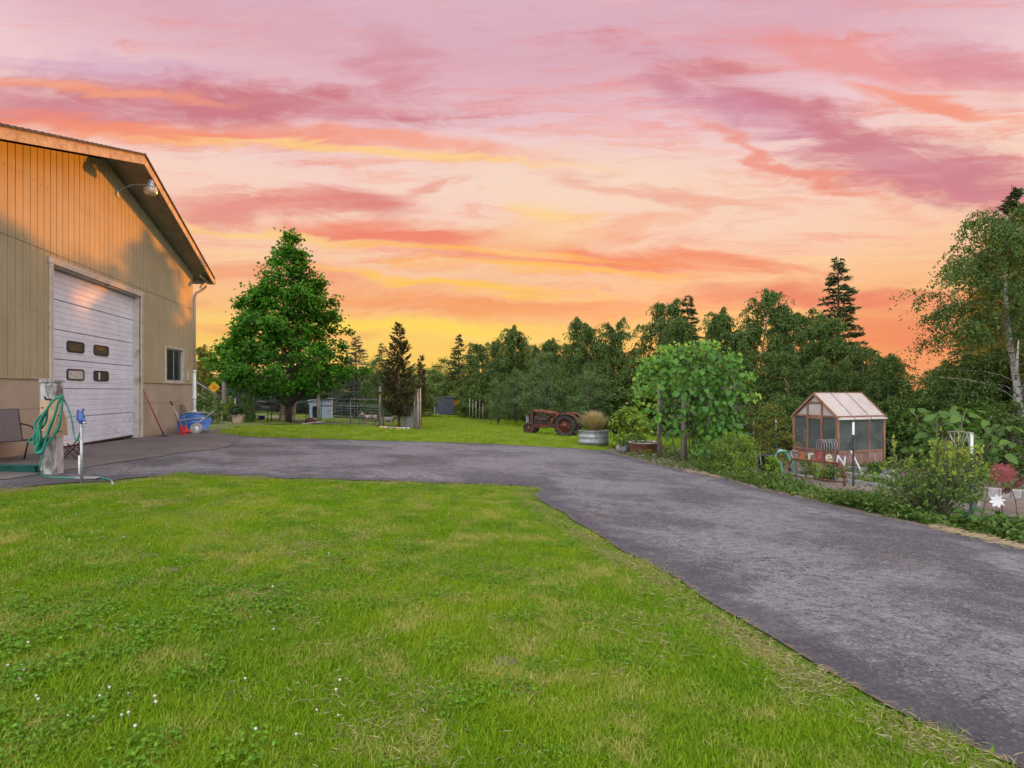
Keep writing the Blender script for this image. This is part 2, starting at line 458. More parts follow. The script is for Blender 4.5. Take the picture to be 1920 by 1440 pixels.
lawn_pts = PX(LAWN_EDGE); far_pts = PX(FAR_EDGE)
drive_poly = [Vector((-9.6, 2.2, 0)), Vector((-7.2, 6.55, 0))] + lawn_pts[0:] + [Vector((2.9, 1.0, 0)), Vector((3.4, -3.5, 0)), Vector((10.5, -3.5, 0)), Vector((8.3, 3.2, 0))] + far_pts[::-1] + \
             [barn_xy(5.9, .6), barn_xy(5.6, -.1), barn_xy(-5.9, -.1), Vector((-10.5, 4.0, 0))]
drive_poly = wobble(drive_poly, 0.12, 0.075, 3)
lawn_poly = [Vector((-9.6, 2.2, 0)), Vector((-7.2, 6.55, 0))] + lawn_pts + [Vector((2.9, 1.0, 0)), Vector((3.4, -3.5, 0)), Vector((-9.6, -3.5, 0))]

def grass_ground():
    m, t, b = new_mat('lawn_ground'); v = coords(t, 'World')
    n1 = S(t, noise_node(t, v, 0.45, 5, 0.6, 0.3).outputs['Fac']); n2 = S(t, noise_node(t, v, 3.0, 6, 0.65).outputs['Fac']); n3 = S(t, noise_node(t, v, 45, 5, 0.7).outputs['Fac'])
    c = mixc(t, smooth(t, n1, 0.35, 0.65), (0.070, 0.130, 0.014, 1), (0.120, 0.165, 0.024, 1))
    c = mixc(t, smooth(t, n2, 0.52, 0.75) * 0.55, c, (0.20, 0.19, 0.06, 1))
    c = mixc(t, smooth(t, n3, 0.38, 0.62) * 0.5, c, (0.05, 0.085, 0.012, 1))
    t.links.new(c, b.inputs['Base Color']); b.inputs['Roughness'].default_value = .9; b.inputs['Specular IOR Level'].default_value = .15
    bump(t, b, n3, 0.6, 0.03)
    return m
def asphalt():
    m, t, b = new_mat('asphalt'); v = coords(t, 'World')
    e = t.nodes.new('ShaderNodeAttribute'); e.attribute_name = 'edge'; ed = S(t, e.outputs['Fac'])
    big = S(t, noise_node(t, v, 0.55, 3, 0.5, 0.2).outputs['Fac']); mid = S(t, noise_node(t, v, 3.0, 6, 0.65, 0.2).outputs['Fac'])
    grit = S(t, noise_node(t, v, 170, 3, 0.7).outputs['Fac'])
    c = mixc(t, smooth(t, mid * .35 + big * .65, 0.40, 0.57), (0.085, 0.081, 0.088, 1), (0.190, 0.183, 0.190, 1))
    # the sealed skin is worn off in flakes: dark stone shows between
    mp = t.nodes.new('ShaderNodeMapping'); mp.inputs['Rotation'].default_value = (0, 0, .9); mp.inputs['Scale'].default_value = (9, 17, 9); t.links.new(v, mp.inputs[0])
    fl = S(t, noise_node(t, mp.outputs[0], 1.0, 8, 0.76, 0.2).outputs['Fac'])
    worn = smooth(t, big, 0.36, 0.60, .35, 1.0)
    c = mixc(t, smooth(t, fl, 0.50, 0.60) * worn * 0.72, c, (0.056, 0.054, 0.060, 1))
    c = mixc(t, smooth(t, fl, 0.44, 0.34) * 0.3, c, (0.31, 0.30, 0.305, 1))
    vo2 = t.nodes.new('ShaderNodeTexVoronoi'); vo2.inputs['Scale'].default_value = 75; t.links.new(v, vo2.inputs['Vector'])
    st = S(t, vo2.outputs['Color'])
    sepc = t.nodes.new('ShaderNodeSeparateColor'); t.links.new(vo2.outputs['Color'], sepc.inputs[0]); st = S(t, sepc.outputs[0])
    c = mixc(t, smooth(t, st, 0.80, 0.95) * 0.4, c, (0.36, 0.34, 0.335, 1))
    c = mixc(t, smooth(t, st, 0.25, 0.05) * 0.6, c, (0.030, 0.027, 0.030, 1))
    # crumbling dark border, thin straw and dust at the very rim
    nb = (mid - 0.5) * 0.9
    c = mixc(t, smooth(t, ed + nb, 0.60, 0.15) * 0.62, c, (0.060, 0.056, 0.068, 1))
    c = mixc(t, smooth(t, ed + (fl - .5) * .4, 0.035, 0.0) * 0.7, c, (0.17, 0.125, 0.075, 1))
    dust = S(t, noise_node(t, v, 0.8, 4, 0.6, 0.1).outputs['Fac'])
    c = mixc(t, smooth(t, dust + (fl - .5) * .4, 0.64, 0.78) * 0.35, c, (0.21, 0.175, 0.145, 1))
    # hairline cracks
    vo = t.nodes.new('ShaderNodeTexVoronoi'); vo.feature = 'DISTANCE_TO_EDGE'; vo.inputs['Scale'].default_value = 0.5
    wv = t.nodes.new('ShaderNodeVectorMath'); wv.operation = 'ADD'; nn = noise_node(t, v, 2.2, 5, 0.7); sc = t.nodes.new('ShaderNodeVectorMath'); sc.operation = 'SCALE'; sc.inputs['Scale'].default_value = 0.9
    t.links.new(nn.outputs['Color'], sc.inputs[0]); t.links.new(v, wv.inputs[0]); t.links.new(sc.outputs[0], wv.inputs[1]); t.links.new(wv.outputs[0], vo.inputs['Vector'])
    cr = smooth(t, S(t, vo.outputs['Distance']), 0.009, 0.002) * smooth(t, mid, 0.44, 0.56)
    c = mixc(t, cr * 0.75, c, (0.02, 0.018, 0.02, 1))
    t.links.new(c, b.inputs['Base Color']); b.inputs['Roughness'].default_value = .8; b.inputs['Specular IOR Level'].default_value = .25
    h = st * 0.5 + grit * 0.4 + smooth(t, fl, .62, .45) * 1.1 - cr * 1.5
    bump(t, b, h, 0.5, 0.010)
    return m
def concrete_slab():
    m, t, b = new_mat('apron_concrete'); v = coords(t, 'World')
    big = S(t, noise_node(t, v, 0.9, 5, 0.6, 0.4).outputs['Fac']); mid = S(t, noise_node(t, v, 5, 6, 0.65, 0.3).outputs['Fac']); g = S(t, noise_node(t, v, 120, 3, 0.6).outputs['Fac'])
    c = mixc(t, smooth(t, big, 0.35, 0.65), (0.085, 0.074, 0.072, 1), (0.135, 0.117, 0.110, 1))
    c = mixc(t, smooth(t, mid, 0.52, 0.7) * .6, c, (0.075, 0.062, 0.056, 1)); c = mixc(t, smooth(t, g, .4, .7) * .3, c, (.21, .18, .155, 1))
    t.links.new(c, b.inputs['Base Color']); b.inputs['Roughness'].default_value = .85
    bump(t, b, mid + g * .5, 0.3, 0.006); return m
def soil():
    m, t, b = new_mat('garden_soil'); v = coords(t, 'World')
    big = S(t, noise_node(t, v, 1.1, 5, 0.6, 0.4).outputs['Fac']); g = S(t, noise_node(t, v, 22, 7, 0.72, .3).outputs['Fac'])
    c = mixc(t, smooth(t, big, 0.35, 0.65), (0.115, 0.082, 0.066, 1), (0.215, 0.165, 0.135, 1)); c = mixc(t, smooth(t, g, .5, .7) * .6, c, (.30, .235, .175, 1)); c = mixc(t, smooth(t, g, .45, .3) * .6, c, (.055, .04, .035, 1))
    t.links.new(c, b.inputs['Base Color']); b.inputs['Roughness'].default_value = .95
    bump(t, b, g + big, 0.8, 0.05); return m
M_LAWN, M_ASPH, M_APRON, M_SOIL = grass_ground(), asphalt(), concrete_slab(), soil()

def build_ground():
    q = lambda a, b, n, p: np.sign(np.linspace(a, b, n)) * np.abs(np.linspace(a, b, n)) ** p
    xs = q(-600 ** .4, 600 ** .4, 121, 2.5); ys = np.r_[np.linspace(-80, 0, 12, endpoint=False), np.linspace(0, 60, 61, endpoint=False), np.geomspace(60, 1500, 40)]
    X, Y = np.meshgrid(xs, ys); nx = len(xs); Z = G(X.ravel(), Y.ravel())
    i, j = np.meshgrid(np.arange(nx - 1), np.arange(len(ys) - 1)); a = (j * nx + i).ravel()
    me = np_mesh('ground', np.stack([X.ravel(), Y.ravel(), Z], 1), np.stack([a, a + 1, a + nx + 1, a + nx], 1), M_LAWN, None, True)
    props(link('ground', me), kind='structure')
build_ground()
sheet('driveway', drive_poly, M_ASPH, 0.012, 0.13)
apron = [barn_xy(-5.8, -.05), barn_xy(-5.8, 1.5), barn_xy(-3.0, 2.1), barn_xy(-.5, 2.6), barn_xy(2.4, 2.5), barn_xy(4.2, 1.9), barn_xy(5.9, 1.0), barn_xy(5.75, -.05)]
sheet('concrete_apron', wobble(apron, .25, .05, 5), M_APRON, 0.022, 0.2)
soil_poly = [p for p in far_pts[9:]] + [Vector((8.3, 3.2, 0)), Vector((16, 3.0, 0)), Vector((24, 14, 0)), Vector((19, 21, 0)), Vector((11, 22, 0)), Vector((6.6, 20, 0)), P(1165, 835), P(1140, 842)]
SOIL = wobble(soil_poly, .3, .05, 6)
sheet('garden_ground', SOIL, M_SOIL, 0.006, 0.25)
pen = [P(395, 812), P(440, 800), P(520, 796), P(640, 796), P(740, 795), P(785, 796), Vector((-6.5, 27.5, 0)), Vector((-7.5, 40, 0)), Vector((-24, 40, 0)), Vector((-17, 24, 0)), Vector((-12.2, 19, 0))]
def pen_mat():
    m, t, b = new_mat('trodden_ground'); v = coords(t, 'World')
    n = S(t, noise_node(t, v, .7, 6, .65, .5).outputs['Fac']); g = S(t, noise_node(t, v, 9, 6, .7).outputs['Fac'])
    c = mixc(t, smooth(t, n, .42, .58), (.085, .13, .03, 1), (.20, .165, .12, 1)); c = mixc(t, smooth(t, g, .5, .7) * .5, c, (.13, .15, .05, 1))
    t.links.new(c, b.inputs['Base Color']); b.inputs['Roughness'].default_value = .95; bump(t, b, g, .6, .04); return m
PEN = wobble(pen, .5, .12, 8)
sheet('paddock_ground', PEN, pen_mat(), 0.009, 0.5)

# ------------------------------------------------------------------ the barn
def siding_mat():
    m, t, b = new_mat('siding_paint'); v = coords(t, 'Object')
    mp = t.nodes.new('ShaderNodeMapping'); mp.inputs['Scale'].default_value = (14, 14, 0.7); t.links.new(v, mp.inputs[0])
    gr = S(t, noise_node(t, mp.outputs[0], 3.0, 6, .65, .2).outputs['Fac']); bl = S(t, noise_node(t, v, 1.3, 5, .6).outputs['Fac']); sp = S(t, noise_node(t, v, 30, 4, .6).outputs['Fac'])
    inf = S(t, t.nodes.new('ShaderNodeObjectInfo').outputs['Random'])
    c = mixc(t, smooth(t, bl, .3, .7), (.355, .300, .185, 1), (.410, .350, .222, 1))
    c = mixc(t, smooth(t, gr, .52, .72) * .35, c, (.25, .21, .14, 1)); c = mixc(t, smooth(t, sp, .68, .78) * .5, c, (.18, .13, .08, 1))
    c = mixc(t, inf * 0.14, c, (.23, .19, .13, 1))
    t.links.new(c, b.inputs['Base Color']); b.inputs['Roughness'].default_value = .62; b.inputs['Specular IOR Level'].default_value = .3
    bump(t, b, gr, .35, .004); return m
def found_mat():
    m, t, b = new_mat('painted_concrete'); v = coords(t, 'World')
    bl = S(t, noise_node(t, v, 1.1, 6, .62, .4).outputs['Fac']); sp = S(t, noise_node(t, v, 14, 6, .7, .2).outputs['Fac'])
    sx = t.nodes.new('ShaderNodeSeparateXYZ'); t.links.new(v, sx.inputs[0]); z = S(t, sx.outputs[2])
    c = mixc(t, smooth(t, bl, .35, .65), (.335, .262, .185, 1), (.395, .315, .23, 1))
    c = mixc(t, smooth(t, sp, .60, .72) * .55, c, (.30, .22, .15, 1))
    c = mixc(t, smooth(t, (z * -1.6) + bl * 1.7, .52, 1.0) * .7, c, (.17, .125, .075, 1))   # splashed mud and moss near the ground
    t.links.new(c, b.inputs['Base Color']); b.inputs['Roughness'].default_value = .85
    bump(t, b, sp, .35, .008); return m
def door_mat():
    m, t, b = new_mat('door_paint'); v = coords(t, 'Object')
    bl = S(t, noise_node(t, v, 1.6, 6, .65, .6).outputs['Fac'])
    mp = t.nodes.new('ShaderNodeMapping'); mp.inputs['Scale'].default_value = (1.2, 1.2, 26); t.links.new(v, mp.inputs[0])
    sc = S(t, noise_node(t, mp.outputs[0], 2.0, 6, .7, .8).outputs['Fac']); sp = S(t, noise_node(t, v, 24, 5, .7).outputs['Fac'])
    sx = t.nodes.new('ShaderNodeSeparateXYZ'); t.links.new(v, sx.inputs[0])
    low = smooth(t, S(t, sx.outputs[2]), 2.0, 0.3) * smooth(t, S(t, sx.outputs[0]), -.8, 1.2)
    c = mixc(t, smooth(t, bl, .35, .65), (.60, .61, .69, 1), (.70, .71, .78, 1))
    c = mixc(t, smooth(t, sc, .56, .72) * .4, c, (.34, .33, .38, 1))
    c = mixc(t, smooth(t, sp + low * .14, .60, .74) * .55, c, (.30, .28, .33, 1))
    t.links.new(c, b.inputs['Base Color']); b.inputs['Roughness'].default_value = .5
    bump(t, b, sp, .12, .004); return m
M_SIDING, M_FOUND, M_DOOR = siding_mat(), found_mat(), door_mat()
M_TRIM = mat('trim_paint', (.50, .44, .36), .12, 6, .6, .15, dirt=(.33, .27, .2), dirt_amt=.25, dirt_scale=5)
M_FASCIA = mat('fascia_paint', (.42, .33, .21), .18, 5, .6, .25, dirt=(.28, .20, .13), dirt_amt=.35, dirt_scale=6)
M_SOFFIT = mat('soffit_paint', (.36, .29, .21), .15, 3, .7, .15, dirt=(.2, .15, .1), dirt_amt=.2)
M_SHINGLE = mat('shingle', (.075, .068, .064), .4, 20, .9, .5)
M_DARK = mat('dark_void', (.02, .018, .017), .2, 5, .9, .1)
M_GALV = mat('galvanised', (.42, .43, .45), .2, 10, .42, .1, metal=.55, dirt=(.28, .28, .30), dirt_amt=.4, dirt_scale=4)
M_WHITEP = mat('white_plastic', (.72, .70, .70), .08, 6, .45, .05)
M_BLACKM = mat('black_metal', (.03, .028, .03), .3, 15, .5, .2)
def glass_mat(name, tint=(.04, .045, .05), rough=.06):
    m, t, b = new_mat(name)
    b.inputs['Base Color'].default_value = (*tint, 1); b.inputs['Roughness'].default_value = rough; b.inputs['Specular IOR Level'].default_value = .4
    n = noise_node(t, coords(t, 'World'), 3.0, 2, .5); bump(t, b, n.outputs['Fac'], .02, .02); return m
M_PANE = glass_mat('dark_pane', (.03, .034, .04), .05)
M_PANE2 = glass_mat('dusty_pane', (.055, .05, .038), .3)

BROT = math.atan2(BD.y, BD.x)
SLOPE_L = 0.33
HALF, APEX, SLOPE, SID0, JOINT, BLEN = 5.72, 6.80, 0.272, 1.50, 4.04, 14.0
OUT = -1   # outward is local -y
def build_barn():
    t = thing('barn', 'large tan barn with orange sunset light on its gable and white roller door', 'barn', (BX, BY, 0), BROT)
    top = lambda x: APEX - (SLOPE if x > 0 else SLOPE_L) * abs(x)
    dl, dr, dt, db = -2.00, 1.82, 3.82, 0.05     # door opening
    wl, wr, wb, wt = 3.50, 4.83, 1.56, 2.56      # window opening
    # core behind the boards (with the openings left out as recesses in front of it)
    b = MB()
    b.prism([(-HALF, SID0), (HALF, SID0), (HALF, top(HALF)), (0, APEX), (-HALF, top(-HALF))], (0.34, 0.42))
    b.box(-HALF, HALF, 0.34, 0.42, -0.6, SID0)
    b.box(-HALF, -HALF + .1, .42, BLEN, -.6, top(-HALF)); b.box(HALF - .1, HALF, .42, BLEN, -.6, top(HALF)); b.box(-HALF, HALF, BLEN - .1, BLEN, -.6, top(-HALF))
    b.prism([(-HALF, top(-HALF)), (HALF, top(-HALF)), (HALF, top(HALF)), (0, APEX)], (BLEN - .1, BLEN))
    b.build('wall', M_SIDING, t)
    b = MB(); b.prism([(-HALF + .01, SID0 + .02), (dl - .02, SID0 + .02), (dl - .02, dt + .02), (dr + .02, dt + .02), (dr + .02, SID0 + .02), (wl - .02, SID0 + .02), (wl - .02, wt + .02), (wr + .02, wt + .02), (wr + .02, SID0 + .02), (HALF - .01, SID0 + .02), (HALF - .01, top(HALF) - .02), (0, APEX - .02), (-HALF + .01, top(-HALF) - .02)], (0.012, 0.05))
    b.build('sheathing', mat('sheathing', (.10, .075, .05), .3, 8, .9), t)
    # grooved siding, one object per board, split at the flashing joint and round the openings
    step = 0.2035; gap = 0.019
    def board(x0, x1, z0, z1l, z1r):
        bb = MB(); bb.prism([(x0, z0), (x1, z0), (x1, z1r), (x0, z1l)], (-.012, .012)); bb.build('siding_board', M_SIDING, t)
    def pieces(x0, x1, z0, z1f, z1s):
        """clip one strip to the siding area without the openings"""
        for (a, c, lo, hi) in ((dl - .1, dr + .1, -9, dt + .1), (wl - .06, wr + .06, wb - .06, wt + .06)):
            if x1 > a and x0 < c and z0 < hi and z1s > lo:
                if x0 < a - .012: pieces(x0, a, z0, z1f, z1s)
                if x1 > c + .012: pieces(c, x1, z0, z1f, z1s)
                m0, m1 = max(x0, a), min(x1, c)
                if lo - z0 > .03: board(m0, m1, z0, lo, lo)
                if z1s - hi > .03: pieces(m0, m1, hi, z1f, z1s)
                return
        board(x0, x1, z0, z1f(x0), z1f(x1))
    x = -HALF
    while x < HALF - .02:
        x0, x1 = x + gap / 2, min(x + step, HALF) - gap / 2
        pieces(x0, x1, SID0, lambda q: JOINT - .006, JOINT - .006)
        if x0 < 0 < x1:
            board(x0, 0, JOINT + .006, top(x0) - .01, top(0) - .01); board(0, x1, JOINT + .006, top(0) - .01, top(x1) - .01)
        else: pieces(x0, x1, JOINT + .006, lambda q: top(q) - .01, min(top(x0), top(x1)))
        x += step
    for xa, xb in ((-HALF, dl - .12), (dr + .12, HALF)): b = MB(); b.box(xa, xb, -.03, .0, SID0 - .025, SID0 - .002); b.build('drip_flashing', M_FASCIA, t)
    nh = MB()
    for k in range(57):
        xx = -HALF + .1 + k * step
        for zz in (JOINT + 1.25, JOINT + .05, SID0 + .08, SID0 + 1.3):
            if zz < top(xx) - .15 and not (dl - .15 < xx < dr + .15 and zz < dt + .15) and not (wl - .1 < xx < wr + .1 and wb - .1 < zz < wt + .1): nh.box(xx - .008, xx + .008, -.0145, -.011, zz - .008 + .02 * math.sin(k * 7.3), zz + .008 + .02 * math.sin(k * 7.3))
    o = nh.build('nail_heads', mat('nail_rust', (.13, .07, .04), .3, 20, .8), t); o['kind'] = 'stuff'
    # foundation wall with form joints
    mj = mat('form_joint', (.20, .15, .11), .3, 9, .9)
    for xa, xb in ((-HALF + .02, dl - .003), (dr + .003, HALF - .02)):
        f = MB(); f.box(xa, xb, -.004, .3, -.6, SID0 - .026, .008); fo = f.build('foundation', M_FOUND, t)
        j = MB(); j.box(xa + .02, xb - .02, -.008, -.002, .905, .912); j.build('form_joint', mj, fo)
    j = MB(); j.box(3.0, 3.008, -.008, -.002, .25, .90); j.build('form_joint', mj, fo)
    # door case
    c = MB(); c.box(dl - .12, dl + .0, -.045, -.014, -.02, dt + .0, .006); c.box(dr - .0, dr + .12, -.045, -.014, -.02, dt + .0, .006); c.box(dl - .14, dr + .14, -.05, -.014, dt, dt + .13, .006)
    c.build('door_trim', M_TRIM, t)
    c = MB(); c.box(dl - .002, dl + .03, -.0, .2, -.02, dt - .001); c.box(dr - .03, dr + .002, -.0, .2, -.02, dt - .001); c.box(dl + .031, dr - .031, 0, .2, dt - .03, dt + .005)
    c.build('door_jamb', mat('jamb_paint', (.46, .41, .36), .15, 6, .7, .2, dirt=(.25, .2, .15), dirt_amt=.3), t)
    # sectional door: ribbed panels
    root = bpy.data.objects.new('garage_door', None); COL.objects.link(root); root.parent = t; props(root, 'white ribbed sectional door with grime along its lower right')
    hs = (dt - .03 - db) / 6
    for k in range(6):
        z0, z1 = db + k * hs, db + (k + 1) * hs
        prof = []; n = 5; zz = z0 + .006
        prof.append((.165, zz)); rib = (z1 - z0 - .012) / n
        for i in range(n):
            a = zz + i * rib
            prof += [(.150, a + .008), (.150, a + rib - .014), (.160, a + rib - .008), (.160, a + rib - .002)]
        prof.append((.165, z1 - .006))
        poly = [(y, z) for y, z in prof] + [(.19, z1 - .006), (.19, z0 + .006)]
        s = MB(); s.prism(poly, (dl + .032, dr - .032), 'x'); sec = s.build('door_section', M_DOOR, root)
        if k in (2, 3):
            zc = 1.61 if k == 2 else 2.225
            for q, (a, c2) in enumerate(((-1.21, -.56), (-.15, .50))):
                w, h = c2 - a, .25
                def rr(w, h, r, n=5):
                    pts = []
                    for cx, cz, s0 in ((w / 2 - r, h / 2 - r, 0), (-w / 2 + r, h / 2 - r, 90), (-w / 2 + r, -h / 2 + r, 180), (w / 2 - r, -h / 2 + r, 270)):
                        for i in range(n): pts.append((cx + r * math.cos(R(s0 + 90 * i / (n - 1))), cz + r * math.sin(R(s0 + 90 * i / (n - 1)))))
                    return pts
                A, B2 = rr(w, h, .07), rr(w - .06, h - .06, .045); n2 = len(A); cx = (a + c2) / 2
                vs = [(cx + p[0], .128, zc + p[1]) for p in A] + [(cx + p[0], .128, zc + p[1]) for p in B2] + [(cx + p[0], .152, zc + p[1]) for p in A] + [(cx + p[0], .145, zc + p[1]) for p in B2]
                fs = []
                for i in range(n2):
                    j2 = (i + 1) % n2
                    fs += [(i, j2, n2 + j2, n2 + i), (i, 2 * n2 + i, 2 * n2 + j2, j2), (n2 + i, n2 + j2, 3 * n2 + j2, 3 * n2 + i)]
                g = MB(); g.add(vs, fs); g.build('window_gasket', M_BLACKM, root)
                g = MB(); g.prism([(cx + p[0], zc + p[1]) for p in rr(w - .058, h - .058, .046)], (.139, .147)); g.build('window_pane', [M_PANE2, M_PANE2, MATS['frosted'], M_PANE2][(0 if k == 3 else 2) + q] if 'frosted' in MATS else M_PANE2, root)
                if k == 2 and q == 1:
                    g = MB(); g.box(cx - .12, cx - .06, .1375, .1385, zc - .09, zc + .09); g.build('paper_strip', M_WHITEP, root)
    s = MB(); s.box(dl + .032, dr - .032, .155, .185, .012, db + .004); s.build('bottom_seal', M_BLACKM, root)
    # window
    wroot = bpy.data.objects.new('window', None); COL.objects.link(wroot); wroot.parent = t
    f = MB()
    f.box(wl - .06, wl + .0, -.04, .05, wb - .06, wt + .06, .005); f.box(wr - .0, wr + .06, -.04, .05, wb - .06, wt + .06, .005); f.box(wl, wr, -.04, .05, wt, wt + .06, .005); f.box(wl - .1, wr + .1, -.06, .05, wb - .08, wb, .005)
    f.build('frame', M_TRIM, wroot)
    f = MB(); xm = (wl + wr) / 2
    for a, c2, y in ((wl + .002, xm + .02, .015), (xm - .02, wr - .002, .035)):
        f.box(a, a + .035, y, y + .018, wb + .002, wt - .002); f.box(c2 - .035, c2, y, y + .018, wb + .002, wt - .002); f.box(a + .035, c2 - .035, y, y + .018, wb + .002, wb + .035); f.box(a + .035, c2 - .035, y, y + .018, wt - .035, wt - .002)
    f.build('sash', mat('aluminium', (.5, .5, .52), .1, 8, .4, .05, metal=.6), wroot)
    for a, c2, y in ((wl + .038, xm - .016, .022), (xm + .016, wr - .038, .042)):
        g = MB(); g.box(a, c2, y, y + .006, wb + .036, wt - .036); g.build('pane', M_PANE, wroot)
    b = MB(); b.box(5.15, 5.32, -.03, -.013, 1.60, 1.95, .01); b.build('meter_cover', M_TRIM, t)
    # roof: flies out further at the peak than at the eaves
    oA, oE, ex = .86, .50, .62
    zt = lambda x: APEX + .10 - (SLOPE if x > 0 else SLOPE_L) * abs(x)
    roof = bpy.data.objects.new('roof', None); COL.objects.link(roof); roof.parent = t
    for sgn in (-1, 1):
        xe = sgn * (HALF + ex)
        b = MB(); vs = [(0, -oA, zt(0) + .06), (xe, -oE, zt(xe) + .06), (xe, BLEN + .5, zt(xe) + .06), (0, BLEN + .5, zt(0) + .06)]
        vs2 = [(p[0], p[1], p[2] + .035) for p in vs]; b.add(vs + vs2, [(0, 1, 2, 3)[::sgn], (4, 5, 6, 7)[::-sgn], (0, 1, 5, 4)[::-sgn], (1, 2, 6, 5)[::-sgn], (2, 3, 7, 6)[::-sgn]])
        b.build('roof_covering', M_SHINGLE, roof)
        # shingle butts along the rake, just proud
        for i in range(40):
            a, c2 = i / 40 , (i + 1) / 40
            p = lambda q: (xe * q, -(oA + (oE - oA) * q) - .03, zt(xe * q) + .062)
            p0, p1 = p(a + .001), p(c2 - .001); h = .045
            b = MB(); b.add([p0, p1, (p1[0], p1[1] + .3, p1[2]), (p0[0], p0[1] + .3, p0[2]), (p0[0], p0[1], p0[2] + h + .012), (p1[0], p1[1], p1[2] + h), (p1[0], p1[1] + .3, p1[2] + h), (p0[0], p0[1] + .3, p0[2] + h + .012)],
                  [(0, 3, 2, 1), (4, 5, 6, 7), (0, 1, 5, 4), (1, 2, 6, 5), (2, 3, 7, 6), (3, 0, 4, 7)])
            b.build('shingle', M_SHINGLE, roof)
        b = MB(); b.add([(0, -oA + .04, zt(0) + .05), (xe, -oE + .04, zt(xe) + .05), (xe, .3, zt(xe) + .05), (0, .3, zt(0) + .05), (0, -oA + .04, zt(0) + .02), (xe, -oE + .04, zt(xe) + .02), (xe, .3, zt(xe) + .02), (0, .3, zt(0) + .02)],
                        [(0, 1, 2, 3), (4, 5, 6, 7), (0, 1, 5, 4), (1, 2, 6, 5), (2, 3, 7, 6), (3, 0, 4, 7)])
        b.build('soffit', M_SOFFIT, roof)
        b = MB(); b.add([(0, -oA, zt(0) + .058), (xe, -oE, zt(xe) + .058), (xe, -oE, zt(xe) - .13), (0, -oA, zt(0) - .15), (0, -oA + .038, zt(0) + .058), (xe, -oE + .038, zt(xe) + .058), (xe, -oE + .038, zt(xe) - .13), (0, -oA + .038, zt(0) - .15)],
                        [(0, 1, 2, 3), (7, 6, 5, 4), (0, 4, 5, 1), (3, 2, 6, 7), (1, 5, 6, 2), (0, 3, 7, 4)])
        b.build('fascia', M_FASCIA, roof)
        b = MB(); b.box(min(xe, xe - sgn * .04), max(xe, xe - sgn * .04), -oE + .04, BLEN + .45, zt(xe) - .13, zt(xe) + .055); b.build('eave_board', M_FASCIA, roof)
        g = MB(); g.box(min(xe, xe + sgn * .12), max(xe, xe + sgn * .12), -oE - .02, BLEN + .5, zt(xe) - .10, zt(xe) + .05, .02); g.build('gutter', M_FASCIA, roof)
    # eave bracket at the corner
    b = MB(); b.bar((HALF + .02, -.25, top(HALF) - .42), (HALF + ex - .03, -.30, zt(HALF + ex) - .02), .09, .07, (0, 1, 0)); b.bar((HALF + .0, -.25, top(HALF) - .02), (HALF + ex - .05, -.28, top(HALF) - .10), .09, .07, (0, 1, 0)); b.build('eave_bracket', M_TRIM, roof)
    # downspout
    d = MB(); x = HALF + .09
    d.tube([(HALF + ex + .03, -.2, zt(HALF + ex) - .1), (HALF + ex + .03, -.2, zt(HALF + ex) - .24), (HALF + ex - .1, -.14, zt(HALF + ex) - .36), (x + .05, -.06, top(HALF) - .62), (x, -.03, top(HALF) - .8), (x, -.03, 1.9)], .045, 10)
    d.build('downspout', mat('dull_pipe', (.40, .36, .31), .15, 6, .5, .1), t)
    d = MB(); d.tube([(x, -.03, 1.93), (x, -.03, .12)], .056, 10)
    for z in (1.93, 1.0, .55): d.tube([(x, -.03, z - .04), (x, -.03, z + .04)], .066, 10)
    d.build('downspout_boot', M_WHITEP, t)
    return t
def frosted():
    m, t, b = new_mat('frosted'); v = coords(t, 'World')
    n = S(t, noise_node(t, v, 38, 5, .7, 1.0).outputs['Fac'])
    t.links.new(mixc(t, smooth(t, n, .42, .58), (.16, .12, .10, 1), (.80, .74, .72, 1)), b.inputs['Base Color']); b.inputs['Roughness'].default_value = .5
frosted()
barn = build_barn()
# ------------------------------------------------------------------ vegetation
def nrm(v): return v / (np.linalg.norm(v, axis=-1, keepdims=True) + 1e-9)
def leaf_arrays(Pn, D, N, L, W, tint, fold=0.18, curl=0.12, lobed=False):
    """one folded blade per leaf: base, two sides, tip (lobed: five-pointed outline)"""
    Pn = np.asarray(Pn, float); n = len(Pn); D = nrm(np.asarray(D, float)); N = nrm(np.asarray(N, float) - D * (np.sum(N * D, 1, keepdims=True)))
    Sd = np.cross(D, N); L = np.broadcast_to(L, n)[:, None]; W = np.broadcast_to(W, n)[:, None]
    if not lobed:
        v = np.stack([Pn, Pn + D * L * .45 + Sd * W * .5 + N * W * fold, Pn + D * L - N * L * curl, Pn + D * L * .45 - Sd * W * .5 + N * W * fold], 1)
        f = np.array([[0, 1, 2], [0, 2, 3]]); k = 4
    else:
        c = Pn + D * L * .42
        v = np.stack([Pn, c - D * L * .18 + Sd * W * .42 + N * W * fold, c + Sd * W * .28, c + D * L * .16 + Sd * W * .5 + N * W * fold * .8, c + D * L * .24 + Sd * W * .2, c + D * L * .58 - N * L * curl,
                      c + D * L * .24 - Sd * W * .2, c + D * L * .16 - Sd * W * .5 + N * W * fold * .8, c - Sd * W * .28, c - D * L * .18 - Sd * W * .42 + N * W * fold], 1)
        f = np.array([[0, 1, 2], [0, 2, 4], [2, 3, 4], [0, 4, 5], [0, 5, 6], [0, 6, 8], [6, 7, 8], [0, 8, 9]]); k = 10
    F = (np.arange(n)[:, None, None] * k + f[None]).reshape(-1, 3)
    return v.reshape(-1, 3), F, np.repeat(tint, k)
def leaf_mesh(name, parts, material):
    V, F, T, o = [], [], [], 0
    for v, f, t in parts: V.append(v); F.append(f + o); T.append(t); o += len(v)
    return np_mesh(name, np.concatenate(V), np.concatenate(F), material, {'tint': np.concatenate(T)})
def rdir(n, r): return nrm(r.normal(size=(n, 3)))

